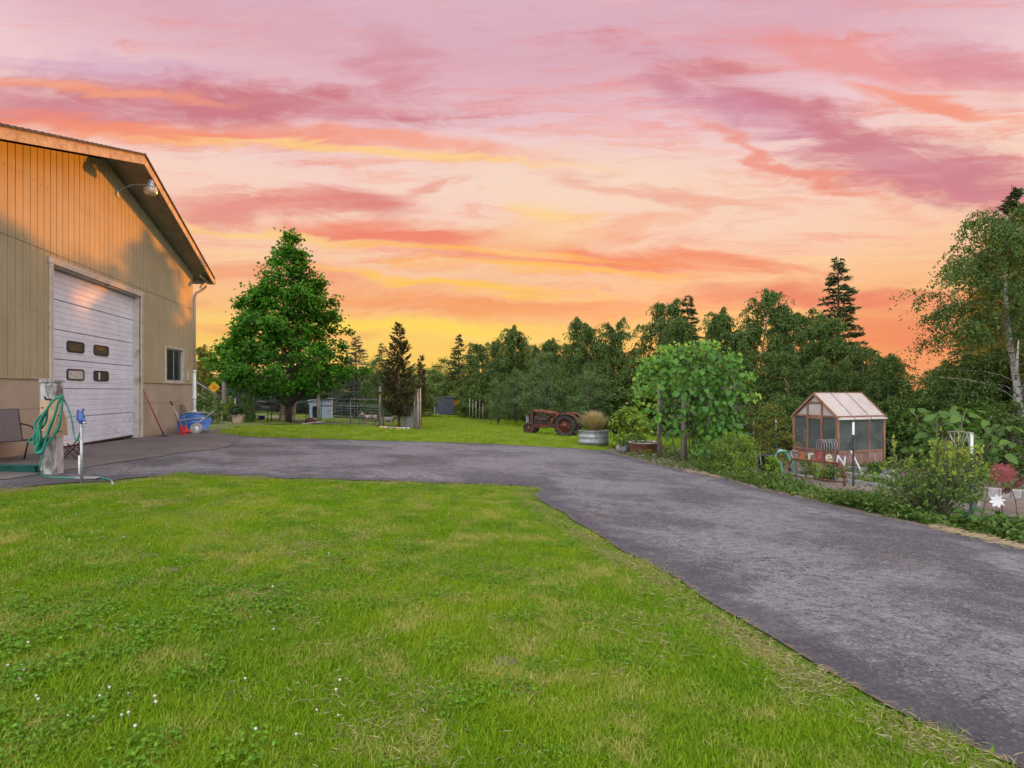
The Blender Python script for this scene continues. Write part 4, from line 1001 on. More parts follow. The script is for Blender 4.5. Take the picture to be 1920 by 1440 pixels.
def hose_corner():
    p = P(97, 889); d = p.y
    t = thing('hose_post', 'peeling white wooden post with a plywood board nailed to its front', 'post', p, .12)
    b = MB(); b.box(-.115, .115, -.11, .11, -.05, 1.40, .035); b.build('post', M_PAINTPOST, t)
    b = MB(); b.prism([(-.112, 1.40), (.112, 1.40), (.11, 1.435), (.04, 1.455), (-.05, 1.44), (-.10, 1.46)], (-.105, .105)); b.build('split_top', M_GREYWOOD, t)
    b = MB(); b.prism([(-.07, .56), (.30, .60), (.29, .86), (.16, 1.16), (-.05, 1.14), (-.08, .8)], (-.145, -.113)); b.build('plywood_board', M_PLY, t)
    b = MB()
    for x, z in ((-.03, 1.02), (-.04, .66), (.05, .62), (.22, .66), (.20, .9)): b.lathe([(.001, .0), (.012, .0), (.012, .008)], 8, m=Matrix.Translation((x, -.145, z)) @ Matrix.Rotation(R(90), 4, 'X'))
    b.build('nail_heads', M_DARKRUST, t)
    b = MB(); b.tube([(.12, -.12, 1.13), (.12, -.30, 1.15), (.12, -.32, 1.19)], .014, 6); b.build('hook', M_BLACKM, t)
    # hose wound over the hook
    hd = d - .24; Q = lambda px, py, k=0.0: q3(px, py, hd - k)
    h = thing('garden_hose', 'coiled green garden hose hanging from the post, end trailing on the ground', 'hose', (p.x, d - .24, p.z))
    org = Vector((p.x, d - .24, p.z)); rl = lambda pts: [v - org for v in pts]
    r = np.random.default_rng(3)
    for i in range(13):
        k = i * .008; f = i / 12
        L = [Q(118 - 3 * f, 742 + 3 * f, k), Q(104 - 4 * f, 746 + 5 * f, k + .02), Q(90 - 3 * f, 765 + 3 * f, k + .03), Q(78 - 6 * f + r.normal() * 3, 795, k + .04), Q(70 - 6 * (1 - f) + r.normal() * 4, 825 + r.normal() * 4, k + .04), Q(70 - 3 * f + r.normal(), 838 + 16 * (f - .4), k + .03),
             Q(78 + 2 * f, 836 + 14 * (f - .4) + (8 if i in (2, 5, 9) else 0), k), Q(92 + (14 if i in (1, 4, 6, 10) else -2), 812 - 5 * f, k - .02), Q(106 + (8 if i in (1, 4, 6, 10) else -4), 780, k - .01), Q(116 - (0 if i in (1, 4, 6, 10) else 7), 756, k)]
        b = MB(); b.tube(rl(loop(L, 7)), .0145, 7, False); b.build('coil_loop', M_HOSE, h)
    gr = lambda px, py: P(px, py) + Vector((0, 0, .025))
    b = MB(); b.tube(rl(loop([Q(80, 842), Q(77, 860), Q(74, 878), gr(75, 890), gr(88, 897), gr(120, 899), gr(150, 899), gr(180, 899), gr(200, 901), gr(209, 905), gr(211, 910)], 6, False)), .0115, 7); b.build('trailing_end', M_HOSE, h)
    b = MB(); b.tube(rl([gr(209.5, 905.5), gr(211.3, 911)]), .016, 8); b.build('hose_fitting', M_GALV, h)
    y = P(153, 906)
    b = MB(); b.tube(rl(loop([Q(118, 746), Q(128, 765), Q(135, 790), Q(139, 815), q3(143, 827, 7.75), q3(149, 815, 7.7), q3(153, 803, 7.62), y + Vector((.02, -.02, .80))], 6, False)), .0115, 7); b.build('feed_end', M_HOSE, h)
    # yard hydrant
    t = thing('yard_hydrant', 'blue-headed yard hydrant on a thin grey standpipe', 'hydrant', y)
    b = MB(); b.tube([(0, 0, -.05), (0, 0, .86)], .019, 10); b.build('standpipe', M_GALV, t)
    b = MB(); b.lathe([(.019, .84), (.036, .85), (.038, .93), (.028, .96), (.026, 1.00), (.012, 1.02), (.001, 1.02)], 12); b.tube([(0, -.01, .90), (.05, -.03, .90), (.075, -.04, .865)], .018, 8); b.build('head', M_BLUEIRON, t)
    b = MB(); b.bar((0, 0, .99), (-.05, -.01, 1.035), .022, .018); b.bar((-.045, -.01, 1.035), (-.055, -.01, .88), .022, .014); b.bar((0, 0, 1.0), (.03, 0, 1.05), .02, .02); b.build('lever', M_BLUEIRON, t)
    b = MB(); b.tube([(.075, -.04, .87), (.075, -.04, .84)], .021, 8); b.tube([(.085, -.045, .855), (.115, -.05, .865)], .008, 6); b.build('hose_valve', M_GALV, t)
    q = P(149.5, 890); t = thing('pipe_stub', 'short white plastic pipe stub behind the hydrant', 'pipe', q)
    b = MB(); b.tube([(0, 0, -.05), (0, 0, .32)], .02, 10); b.build('pipe', M_WHITEP, t)
    b = MB(); b.lathe([(.02, .30), (.03, .31), (.03, .38), (.012, .40), (.001, .40)], 10); b.tube([(-.04, 0, .42), (.05, 0, .43)], .01, 6); b.tube([(0, 0, .38), (0, 0, .43)], .01, 6); b.build('valve', M_IRON, t)
    q = P(152, 899); b = MB(); b.box(-.24, .24, -.035, .035, .0, .022, .004); o = b.build('ground_plank', M_GREYWOOD); o.location = q + Vector((0, 0, .014)); o.rotation_euler = (0, 0, .06); props(o, 'pale flat plank lying on the asphalt under the hydrant', 'plank')
    # folding camp stool and bag behind the post
    q = P(132, 862); t = thing('folding_stool', 'small dark folding stool with pale sling behind the hose post', 'stool', q, .4)
    b = MB()
    for y_ in (-.12, .12): b.tube([(-.14, y_, 0), (.12, y_, .34)], .011, 6); b.tube([(.14, y_, 0), (-.12, y_, .34)], .011, 6)
    b.build('frame', M_DARKRUST, t)
    b = MB(); b.add([(-.13, -.14, .34), (0, -.14, .31), (.13, -.14, .34), (-.13, .14, .34), (0, .14, .31), (.13, .14, .34), (-.13, -.14, .348), (0, -.14, .318), (.13, -.14, .348), (-.13, .14, .348), (0, .14, .318), (.13, .14, .348)], [(0, 1, 4, 3), (1, 2, 5, 4), (6, 9, 10, 7), (7, 10, 11, 8), (0, 6, 7, 1), (1, 7, 8, 2), (3, 4, 10, 9), (4, 5, 11, 10)]); b.build('sling', M_TRIM, t)
    # patio chair
    q = P(18, 869); t = thing('patio_chair', 'dark metal sling patio chair against the barn foundation, cut by the frame', 'chair', q + Vector((-.1, .1, 0)), -.35)
    for s in (-1, 1):
        b = MB(); y_ = .29 * s
        b.tube(loop([(.30, y_, 0), (.24, y_, .30), (.18, y_, .50), (.05, y_, .60), (-.20, y_, .64), (-.34, y_, .66)], 5, False), .013, 7); b.build('arm', M_BLACKM, t)
        b = MB(); b.tube([(.24, y_, .38), (-.20, y_, .36), (-.33, y_, .90)], .013, 7); b.build('side_rail', M_BLACKM, t)
        b = MB(); b.tube([(-.02, y_, .38), (-.16, y_, 0)], .013, 7); b.build('leg', M_BLACKM, t)
    b = MB(); b.tube([(.24, -.29, .38), (.24, .29, .38)], .012, 6); b.tube([(-.33, -.29, .90), (-.33, .29, .90)], .012, 6); b.build('cross_bar', M_BLACKM, t)
    b = MB(); b.prism([(.24, .372), (-.19, .352), (-.32, .90), (-.312, .902), (-.18, .362), (.24, .382)], (-.275, .275), 'y'); b.build('sling', M_FABRIC, t)
    q = P(34, 886); t = thing('green_trough', 'long low dark green trough lying left of the hose post', 'trough', q, .03)
    b = MB(); b.prism([(-.07, 0), (.07, 0), (.10, .115), (.085, .115), (.06, .015), (-.06, .015), (-.085, .115), (-.10, .115)], (-.75, .32), 'x'); b.build('body', M_DKGREEN, t)
    for x in (-.75, .31): b = MB(); b.prism([(-.062, .012), (.062, .012), (.088, .11), (-.088, .11)], (x + .002, x + .012), 'x'); b.build('end_plate', M_DKGREEN, t)
hose_corner()

def barn_side():
    X = lambda px, out: barn_xy(wall_X(px), out)
    a = X(284, .30); b_ = X(264, .03); g = G(a.x, a.y) + .03
    t = thing('long_scraper', 'long red-handled scraper leaning on the barn wall by the door', 'scraper', (a.x, a.y, g))
    b = MB(); b.tube([(0, 0, .05), (b_.x - a.x, b_.y - a.y, 1.34 - g)], .016, 8); b.build('handle', M_REDWOOD, t)
    b = MB(); b.lathe([(.03, .0), (.028, .05), (.018, .13), (.016, .13)], 10); b.box(-.13, .13, -.05, .05, -.02, .012, .006); b.build('blade', M_BLACKM, t)
    a = X(311, .50); g = G(a.x, a.y) + .022
    t = thing('snow_shovel', 'red plastic snow shovel standing on its scoop against the barn', 'shovel', (a.x, a.y, g), BROT)
    prof_ = [(-.27, .0, .02), (-.25, .0, .19), (-.20, .05, .25), (0, .09, .275), (.20, .05, .25), (.25, .0, .19), (.27, .0, .02)]
    vs = []; n = len(prof_)
    for (x, y, z) in prof_: vs += [(x, y - .12, z * .2), (x, y, z), (x * .97, y + .012, z)]
    b = MB(); fs = []
    for i in range(n - 1): k = 3 * i; fs += [(k, k + 3, k + 4, k + 1), (k + 1, k + 4, k + 5, k + 2)]
    b.add(vs, fs); b.prism([(-.27, .0), (-.22, .0), (-.19, .15), (-.10, .20), (.10, .20), (.19, .15), (.22, .0), (.27, .0), (.25, .20), (.19, .26), (0, .28), (-.19, .26), (-.25, .20)], (.02, .05)); b.build('scoop', M_REDP, t)
    b = MB(); b.tube([(0, .05, .22), (.02, .32, .88)], .017, 8); b.build('handle', M_GALV, t)
    b = MB(); b.tube(loop([(-.03, .33, .89), (-.06, .36, .97), (.0, .38, 1.01), (.09, .37, .97), (.06, .34, .89)], 4, False), .014, 6); b.build('grip', M_BLACKM, t)
    a = X(338, .30); g = G(a.x, a.y) + .02
    t = thing('bent_hoop', 'bent pale conduit hoop leaning on the foundation above the wheelbarrow', 'hoop', (a.x, a.y, g), BROT)
    b = MB(); b.tube(loop([(-.30, -.05, .02), (-.36, .10, .55), (-.40, .22, .80), (-.30, .24, .88), (.05, .27, .89), (.26, .27, .84), (.42, .25, .55), (.50, .2, .25)], 5, False), .012, 6); b.build('conduit', M_OLDWOOD, t)
    b = MB(); b.tube(loop([(-.40, .22, .80), (-.20, .2, .5), (-.02, .16, .22), (.02, .1, .1)], 5, False), .010, 6); b.build('strap', M_PLY, t)
    b = MB(); b.box(-.05, .05, .22, .262, .55, .84, .02); b.build('bracket', M_OLDWOOD, t)
    # upturned wheelbarrow
    c = P(352, 812)
    t = thing('wheelbarrow', 'upturned blue wheelbarrow with pale handles at the barn corner', 'wheelbarrow', c + Vector((0, .25, .02)))
    Mx = Matrix.Translation((-.08, .0, .33)) @ Matrix.Rotation(R(14), 4, 'Z') @ Matrix.Rotation(R(-148), 4, 'X') @ Matrix.Rotation(R(6), 4, 'Y')
    def rr(w, h, k, n=20):
        return [(math.copysign(abs(math.cos(a)) ** (2 / k), math.cos(a)) * w, math.copysign(abs(math.sin(a)) ** (2 / k), math.sin(a)) * h) for a in (2 * math.pi * i / n for i in range(n))]
    secs = [(.56, .40, .14, 4), (.53, .37, .135, 4), (.47, .33, .0, 3.6), (.40, .28, -.12, 3.4), (.32, .23, -.19, 3), (.16, .11, -.21, 2.6), (.01, .01, -.212, 2)]
    n = 20; b = MB(); vs = []
    for (w, h, z, k) in secs: vs += [Mx @ Vector((x + z * .25, y, z)) for x, y in rr(w, h, k)]
    b.add(vs, [(i * n + j, i * n + (j + 1) % n, (i + 1) * n + (j + 1) % n, (i + 1) * n + j) for i in range(len(secs) - 1) for j in range(n)], True)
    o = b.build('tray', M_BLUE, t); sm = o.modifiers.new('thick', 'SOLIDIFY'); sm.thickness = .008
    for s in (-1, 1):
        b = MB(); b.tube([Mx @ Vector((.62, s * .12, -.20)), Mx @ Vector((0, s * .22, -.235)), Mx @ Vector((-.55, s * .27, -.20))], .02, 8); b.build('frame_rail', M_PAINTPOST, t)
        b = MB(); b.tube([Mx @ Vector((-.15, s * .24, -.23)), Mx @ Vector((-.2, s * .26, -.46)), Mx @ Vector((-.34, s * .26, -.46)), Mx @ Vector((-.4, s * .25, -.22))], .012, 6); b.build('leg', M_BLACKM, t)
    b = MB(); b.bar((.02, -.30, .05), (.72, -.10, .66), .045, .035); b.build('loose_handle', M_PAINTPOST, t)
    wm = Matrix.Translation((.32, -.34, .13)) @ Matrix.Rotation(R(70), 4, 'X') @ Matrix.Rotation(R(15), 4, 'Y')
    b = MB(); b.lathe([(.10, -.035), (.15, -.045), (.185, -.02), (.185, .02), (.15, .045), (.10, .035)], 20, m=wm); w = b.build('wheel', mat('grey_tyre', (.30, .27, .25), .2, 9, .85), t)
    b = MB(); b.lathe([(.001, -.05), (.03, -.05), (.03, -.02), (.10, -.02), (.10, .02), (.03, .02), (.03, .05), (.001, .05)], 16, m=wm); b.build('rim', M_WHITEP, w)
barn_side()

def paddock():
    # warning sign
    q = at(402, 24.5); t = thing('diamond_sign', 'yellow diamond warning sign on a wooden post by the barn corner', 'sign', q, .12)
    h = zat(726, 24.5) - q.z
    b = MB(); b.box(-.07, .07, -.03, .07, -.1, h + .05, .01); b.build('post', M_OLDWOOD, t)
    m = Matrix.Translation((0, -.045, h)) @ Matrix.Rotation(R(45), 4, 'Y'); s = .185
    b = MB(); b.box(-s, s, -.004, .004, -s, s, .0, m); b.build('plate', M_YELLOW, t)
    b = MB(); b.prism([(-.07, -.1), (.07, -.1), (.1, .03), (.03, .10), (-.06, .08), (-.09, .0)], (-.0535, -.0505), 'y', Matrix.Translation((0, 0, h))); b.build('symbol', mat('sign_symbol', (.62, .24, .012), .1, 6, .5, .05), t)
    def post(px, ytop, d, w, label, m=M_OLDWOOD, roundp=True, lean=0.0):
        q = at(px, d); t_ = zat(ytop, d) - q.z; b = MB()
        if roundp: b.tube([(0, 0, -.15), (lean * .5, 0, t_ * .5), (lean, 0, t_)], [w * .55, w * .5, w * .46], 9)
        else: b.box(-w / 2, w / 2, -w / 2, w / 2, -.15, t_, .01)
        o = b.build('fence_post', m); o.location = q; props(o, label, 'post', 'paddock fence posts'); return o
    post(421, 716, 25, .20, 'stout wooden fence post right of the yellow sign'); post(432, 742, 27, .07, 'thin post right behind the stout one', M_GALV)
    post(416, 752, 24.8, .06, 'pale thin gate upright beside the stout post', M_WHITEP); post(475, 717, 26, .10, 'slim pale wooden post left of the iron bench', M_OLDWOOD); post(469, 722, 27, .09, 'slim wooden post paired beside the pale one')
    post(597, 716, 26.5, .16, 'tall wooden fence post in front of the grey goat hut'); post(713, 724, 26.8, .14, 'tall fence post left of the small cedar'); post(719, 744, 27.4, .07, 'short thin post touching the tall one by the goats')
    post(784, 730, 26.2, .16, 'thick corner post at the right end of the paddock fence'); post(777, 742, 26.6, .12, 'post next to the corner post on its left'); post(788.5, 728, 26.1, .045, 'thin pale pipe on the corner post', M_PLY)
    post(443, 736, 29, .06, 'thin dark stake behind the flower pot', M_DARKRUST); post(458, 712, 30, .11, 'green-painted post behind the pot', M_DKGREEN)
    post(441, 748, 31, .05, 'white painted stake far behind the pot', M_WHITEP); post(760, 752, 31, .07, 'stake behind the grey picket panel'); post(528, 737, 30, .10, 'grey post left of the maple trunk', M_GREYWOOD)
    # pipe panels
    def panel(px0, px1, d0, d1, rails, ups, label):
        a, b_ = at(px0, d0), at(px1, d1); t = thing('pipe_fence', label, 'fence', a, 0, 'pipe fence panels of the paddock')
        for (y0) in rails:
            za, zb = zat(y0, d0) - a.z, zat(y0 + .5, d1) - a.z; m = MB(); m.tube([(0, 0, za), (b_.x - a.x, b_.y - a.y, zb)], .030, 7); m.build('rail', M_PIPE, t)
        ht = zat(rails[0], d0) - a.z
        for f in ups:
            m = MB(); e = (b_ - a) * f; m.tube([(e.x, e.y, e.z - .05), (e.x, e.y, ht + (zat(rails[0] + .5, d1) - a.z - ht) * f)], .028, 7); m.build('upright', M_PIPE, t)
    panel(600, 714, 28.5, 28.5, (748.5, 761), (.02, .5, .99), 'grey pipe fence panel between hut and small cedar')
    panel(476, 532, 29.5, 29.5, (741, 752.5), (.02, .98), 'grey pipe fence panel between slim posts and maple')
    panel(362, 421, 27.5, 27.5, (742, 775), (.02, .45, .98), 'grey pipe fence between barn corner and stout post')
    for i, (px0, px1, lab) in enumerate(((606, 711, 'thin stock wire strung before the grey hut'), (425, 470, 'thin stock wire beside the flower pot'))):
        a, b_ = at(px0, 26.6), at(px1, 26.8); w = MB()
        for k in range(9): w.tube([(0, 0, .08 + k * .13), (b_.x - a.x, b_.y - a.y, b_.z - a.z + .08 + k * .13)], .0035, 4, False)
        n = int((b_ - a).length / .15)
        for k in range(n + 1): e = (b_ - a) * (k / n); w.tube([(e.x, e.y, e.z + .06), (e.x, e.y, e.z + 1.14)], .003, 4, False)
        o = w.build('stock_wire', M_GALV); o.location = a; props(o, lab, 'wire')
    # stair railing past the barn
    t = thing('stair_railing', 'grey metal stair railing sloping down past the barn corner', 'railing', at(358, 27)); o0 = at(358, 27)
    for (a, b_) in (((352, 706), (421, 749)), ((352, 728), (421, 768))):
        m = MB(); m.tube([q3(*a, 27) - o0, q3(*b_, 26.4) - o0], .03, 7); m.build('handrail', M_PIPE, t)
    for px, y0, y1 in ((380, 726, 752), (404, 740, 775), (362, 713, 760)): m = MB(); m.tube([q3(px, y0, 26.8) - o0, q3(px, y1, 26.8) - o0], .022, 6); m.build('baluster', M_PIPE, t)
    # goat hut
    q = at(602, 34.5); t = thing('goat_hut', 'small grey-blue goat hut with dark doorway inside the paddock', 'hut', q, .35)
    M_H = mat('hut_grey', (.30, .36, .42), .12, 5, .7, .15, dirt=(.2, .22, .24), dirt_amt=.3)
    def wall(name, poly, d, axis, m): b = MB(); b.prism(poly, d, axis); b.build(name, m, t)
    wall('front_wall', [(-.75, 0), (-.52, 0), (-.52, .78), (-.2, .78), (-.2, 0), (.62, 0), (.62, 1.18), (-.75, 1.08)], (-.52, -.48), 'y', M_H)
    wall('back_wall', [(-.75, 0), (.62, 0), (.62, 1.18), (-.75, 1.08)], (.48, .52), 'y', M_H)
    wall('side_wall', [(-.479, 0), (.479, 0), (.479, 1.08), (-.479, 1.08)], (-.75, -.71), 'x', M_H); wall('side_wall', [(-.56, 0), (.52, 0), (.52, 1.18), (-.56, 1.18)], (.625, .70), 'x', mat('hut_tan', (.52, .40, .32), .12, 6, .8))
    wall('roof', [(-.84, 1.09), (.78, 1.21), (.78, 1.27), (-.84, 1.15)], (-.62, .6), 'y', M_GREYWOOD)
    # hammock
    a, b_ = q3(478, 752, 27.5), q3(533, 748, 27.3); t = thing('hammock', 'grey hammock slung between slim post and maple trunk', 'hammock', at(505, 27.4)); o0 = at(505, 27.4); vs = []; n = 12
    for i in range(n + 1):
        f = i / n; c = a.lerp(b_, f) - Vector((0, 0, .48 * math.sin(math.pi * f) ** .8)) - o0
        wd = .05 + .22 * math.sin(math.pi * f)
        for s in (-1, -.4, .4, 1): vs.append((c.x, c.y + s * wd, c.z + .16 * s * s * math.sin(math.pi * f)))
    b = MB(); b.add(vs, [(i * 4 + j, i * 4 + j + 1, i * 4 + j + 5, i * 4 + j + 4) for i in range(n) for j in range(3)], True); o = b.build('cloth', mat('hammock_cloth', (.24, .22, .23), .15, 8, .9), t); sm = o.modifiers.new('thick', 'SOLIDIFY'); sm.thickness = .012
    # iron bench by the maple
    q = at(541, 26.4); t = thing('iron_bench', 'black iron garden bench in front of the maple trunk', 'bench', q, .05); W = .92
    for s in (-1, 1):
        b = MB(); x = s * W; b.tube([(x, -.22, 0), (x, -.22, .62), (x, .22, .64)], .02, 6); b.tube([(x, .22, 0), (x, .24, .9)], .02, 6); b.tube([(x, -.22, .42), (x, .22, .42)], .018, 6); b.build('side_frame', M_BLACKM, t)
        b = MB()
        for k in range(3): b.tube(loop([(x - s * .08 * k - s * .05, .21, .50 + .1 * k), (x - s * .08 * k - s * .17, .21, .58 + .08 * k), (x - s * .08 * k - s * .09, .21, .68 + .05 * k), (x - s * .08 * k - s * .02, .21, .6 + .06 * k)], 4), .009, 5)
        b.build('scrollwork', M_BLACKM, t)
    for k in range(4): b = MB(); b.box(-W, W, -.2 + k * .1, -.13 + k * .1, .425, .445); b.build('seat_slat', M_BLACKM, t)
    b = MB(); b.tube([(-W, .24, .88), (W, .24, .88)], .018, 6); b.build('back_rail', M_BLACKM, t)
    for k in range(15): b = MB(); x = -W + .12 * (k + 1); b.tube([(x, .225, .44), (x, .24, .88)], .009, 5); b.build('back_bar', M_BLACKM, t)
    # boards leaning at the maple
    q = at(536, 28.3); t = thing('board_stack', 'pale rough boards leaning upright behind the bench', 'boards', q)
    for k in range(6): b = MB(); x = -.3 + k * .15; b.bar((x, -.1 - .02 * (k % 2), 0), (x + rnd.uniform(-.05, .05), .25, 1.3 + rnd.uniform(-.3, .3)), .12, .025); b.build('board', M_PLY if k % 2 else M_OLDWOOD, t)
    # tub, pot, planks
    q = at(490, 27.5); t = thing('blue_tub', 'small blue tub on the paddock ground', 'tub', q)
    b = MB(); b.lathe([(.001, .0), (.13, .0), (.17, .22), (.185, .22), (.185, .24), (.16, .24), (.12, .02), (.001, .02)], 18); b.build('body', mat('tub_blue', (.02, .03, .22), .2, 6, .4), t)
    q = at(447, 24.2); t = thing('clay_planter', 'tan square planter with dark plant on the grass edge', 'planter', q, .2)
    b = MB(); b.prism([(-.17, 0), (.17, 0), (.22, .34), (.24, .34), (.24, .39), (-.24, .39), (-.24, .34), (-.22, .34)], (-.2, .2)); b.build('pot', M_TERRA, t)
    tm, cm = clump_tree(71, .75, prof((0, .2), (.5, .34), (1, .1)), L_FIR, .09, 30, 26, .02, .14, z0=.36); link('plant', cm, None, t)
    q = at(588, 25.7); b = MB(); b.bar((-.5, -.2, .06), (.45, .3, .16), .16, .05); o = b.build('loose_plank', M_GREYWOOD); o.location = q; props(o, 'pale loose plank lying left of the tall hut post', 'plank')
    q = at(582, 26.5); b = MB(); b.lathe([(.001, .3), (.12, .28), (.24, .16), (.30, .02), (.28, -.05)], 14, sx=1.1, sy=.8); o = b.build('feed_sack', mat('sack_maroon', (.10, .03, .03), .3, 8, .9)); o.location = q; props(o, 'slumped maroon sack by the tall hut post', 'sack')
    # log edging round the cedar
    t = thing('log_edging', 'pale log edging on the ground round the small cedar', 'edging', at(738, 25.6), 0); o0 = at(738, 25.6)
    for i, (x0, x1) in enumerate(((712, 728), (728, 740), (741, 753), (753, 768))):
        a, b_ = at(x0, 25.6 - .15 * (i in (1, 2))) - o0, at(x1, 25.6 - .15 * (i in (1, 2))) - o0; b = MB(); b.tube([a + Vector((0, 0, .05)), b_ + Vector((0, 0, .05))], .065, 8); b.build('log', M_PAINTPOST if i % 2 else M_PLY, t)
    # grey picket panel
    q = at(766, 27.2); t = thing('picket_fence', 'grey weathered picket panel between cedar and corner post', 'fence', q, -.1)
    for k in range(6): b = MB(); x = -.36 + k * .14; h = 1.12 + .08 * math.sin(k * 1.7); b.prism([(x, .02), (x + .11, .02), (x + .11, h), (x + .055, h + .06), (x, h)], (-.012, .012)); b.build('picket', M_GREYWOOD, t)
    for z in (.3, .85): b = MB(); b.box(-.38, .46, .013, .05, z, z + .07); b.build('rail', M_GREYWOOD, t)
    # far lane: shed, stakes
    q = at(835, 55); t = thing('dark_shed', 'dark grey shed with pale edge at the end of the grass lane', 'shed', q, -.25); t.scale = (.88,) * 3
    M_SH = mat('shed_dark', (.060, .060, .080), .2, 3, .6, .2)
    for k in range(7): b = MB(); b.box(-.95 + k * .335, -.62 + k * .335 - .012, -.9, -.86, .08, 2.05, .01); b.build('wall_panel', M_SH, t)
    b = MB(); b.box(-.95, 1.39, -.858, .9, .0, 2.0); b.build('body', M_SH, t)
    b = MB(); b.prism([(-.95, 2.01), (1.45, 2.01), (1.45, 2.12), (-1.0, 2.12)], (-1.0, 1.0)); b.build('roof', M_SH, t)
    b = MB(); b.box(-1.02, -.951, -.92, .9, .05, 2.0); b.build('end_wall', mat('shed_pale', (.40, .40, .45), .1, 4, .6), t)
    b = MB(); b.box(-1.3, -.3, -1.5, -1.0, -.1, .16, .02); b.build('step', M_CONC, t)
    for i, (px, yt, d) in enumerate(((880, 746, 45), (886, 750, 44), (892, 752, 43), (899, 750, 42), (905, 756, 41), (921, 760, 39))):
        q = at(px, d); b = MB(); h = zat(yt, d) - q.z; b.tube([(0, 0, -.1), (.03, 0, h)], .035, 6); o = b.build('lane_stake', M_OLDWOOD); o.location = q
        props(o, ['first', 'second', 'third', 'fourth', 'fifth', 'sixth'][i] + ' of the weathered stakes along the lane, from the shed side', 'stake', 'stakes along the lane')
paddock()

def goat(px, d, rotz, m_body, m_patch, label, L=1.0):
    q = at(px, d); t = thing('goat', label, 'goat', q, rotz, 'goats in the paddock'); t.scale = (L,) * 3
    V = [(0, 0, .42), (.16, 0, .43), (.30, 0, .45), (.40, 0, .54), (.47, 0, .60), (.57, 0, .55), (.62, 0, .525), (-.16, 0, .44), (-.27, 0, .46), (-.31, 0, .52), (-.33, 0, .57)]
    rad = [.115, .12, .10, .06, .055, .042, .030, .125, .095, .025, .014]
    E = [(0, 1), (1, 2), (2, 3), (3, 4), (4, 5), (5, 6), (0, 7), (7, 8), (8, 9), (9, 10)]
    for s in (-1, 1):
        k = len(V); V += [(.26, s * .07, .33), (.25, s * .07, .19), (.26, s * .07, .03), (.28, s * .07, .008)]; rad += [.05, .026, .02, .022]; E += [(2, k), (k, k + 1), (k + 1, k + 2), (k + 2, k + 3)]
        k = len(V); V += [(-.22, s * .08, .34), (-.19, s * .08, .25), (-.26, s * .08, .17), (-.25, s * .08, .03), (-.23, s * .08, .008)]; rad += [.065, .035, .024, .02, .022]; E += [(8, k), (k, k + 1), (k + 1, k + 2), (k + 2, k + 3), (k + 3, k + 4)]
        k = len(V); V += [(.455, s * .075, .625), (.44, s * .12, .60)]; rad += [.02, .01]; E += [(4, k), (k, k + 1)]
        k = len(V); V += [(.45, s * .03, .67), (.40, s * .045, .72)]; rad += [.013, .006]; E += [(4, k), (k, k + 1)]
    me = bpy.data.meshes.new('body'); me.from_pydata(V, E, []); o = link('body', me, m_body, t)
    sk = o.modifiers.new('skin', 'SKIN'); sk.use_smooth_shade = True
    for i, r_ in enumerate(rad): me.skin_vertices[0].data[i].radius = (r_, r_)
    me.skin_vertices[0].data[0].use_root = True
    sb = o.modifiers.new('sub', 'SUBSURF'); sb.levels = 1; sb.render_levels = 1
def goat_mat(name, a, b_):
    m, t, b = new_mat(name); n = S(t, noise_node(t, coords(t, 'Object'), 4.0, 3, .6, .4).outputs['Fac']); t.links.new(mixc(t, smooth(t, n, .46, .56), (*a, 1), (*b_, 1)), b.inputs['Base Color']); b.inputs['Roughness'].default_value = .95; return m
goat(696, 27.9, math.pi + .4, goat_mat('goat_brown', (.22, .14, .10), (.55, .47, .42)), None, 'brown and white goat left of the tall fence post', 1.0)
goat(724, 27.9, .2, goat_mat('goat_white', (.62, .56, .54), (.45, .36, .32)), None, 'whitish goat right of the tall fence post', .9)

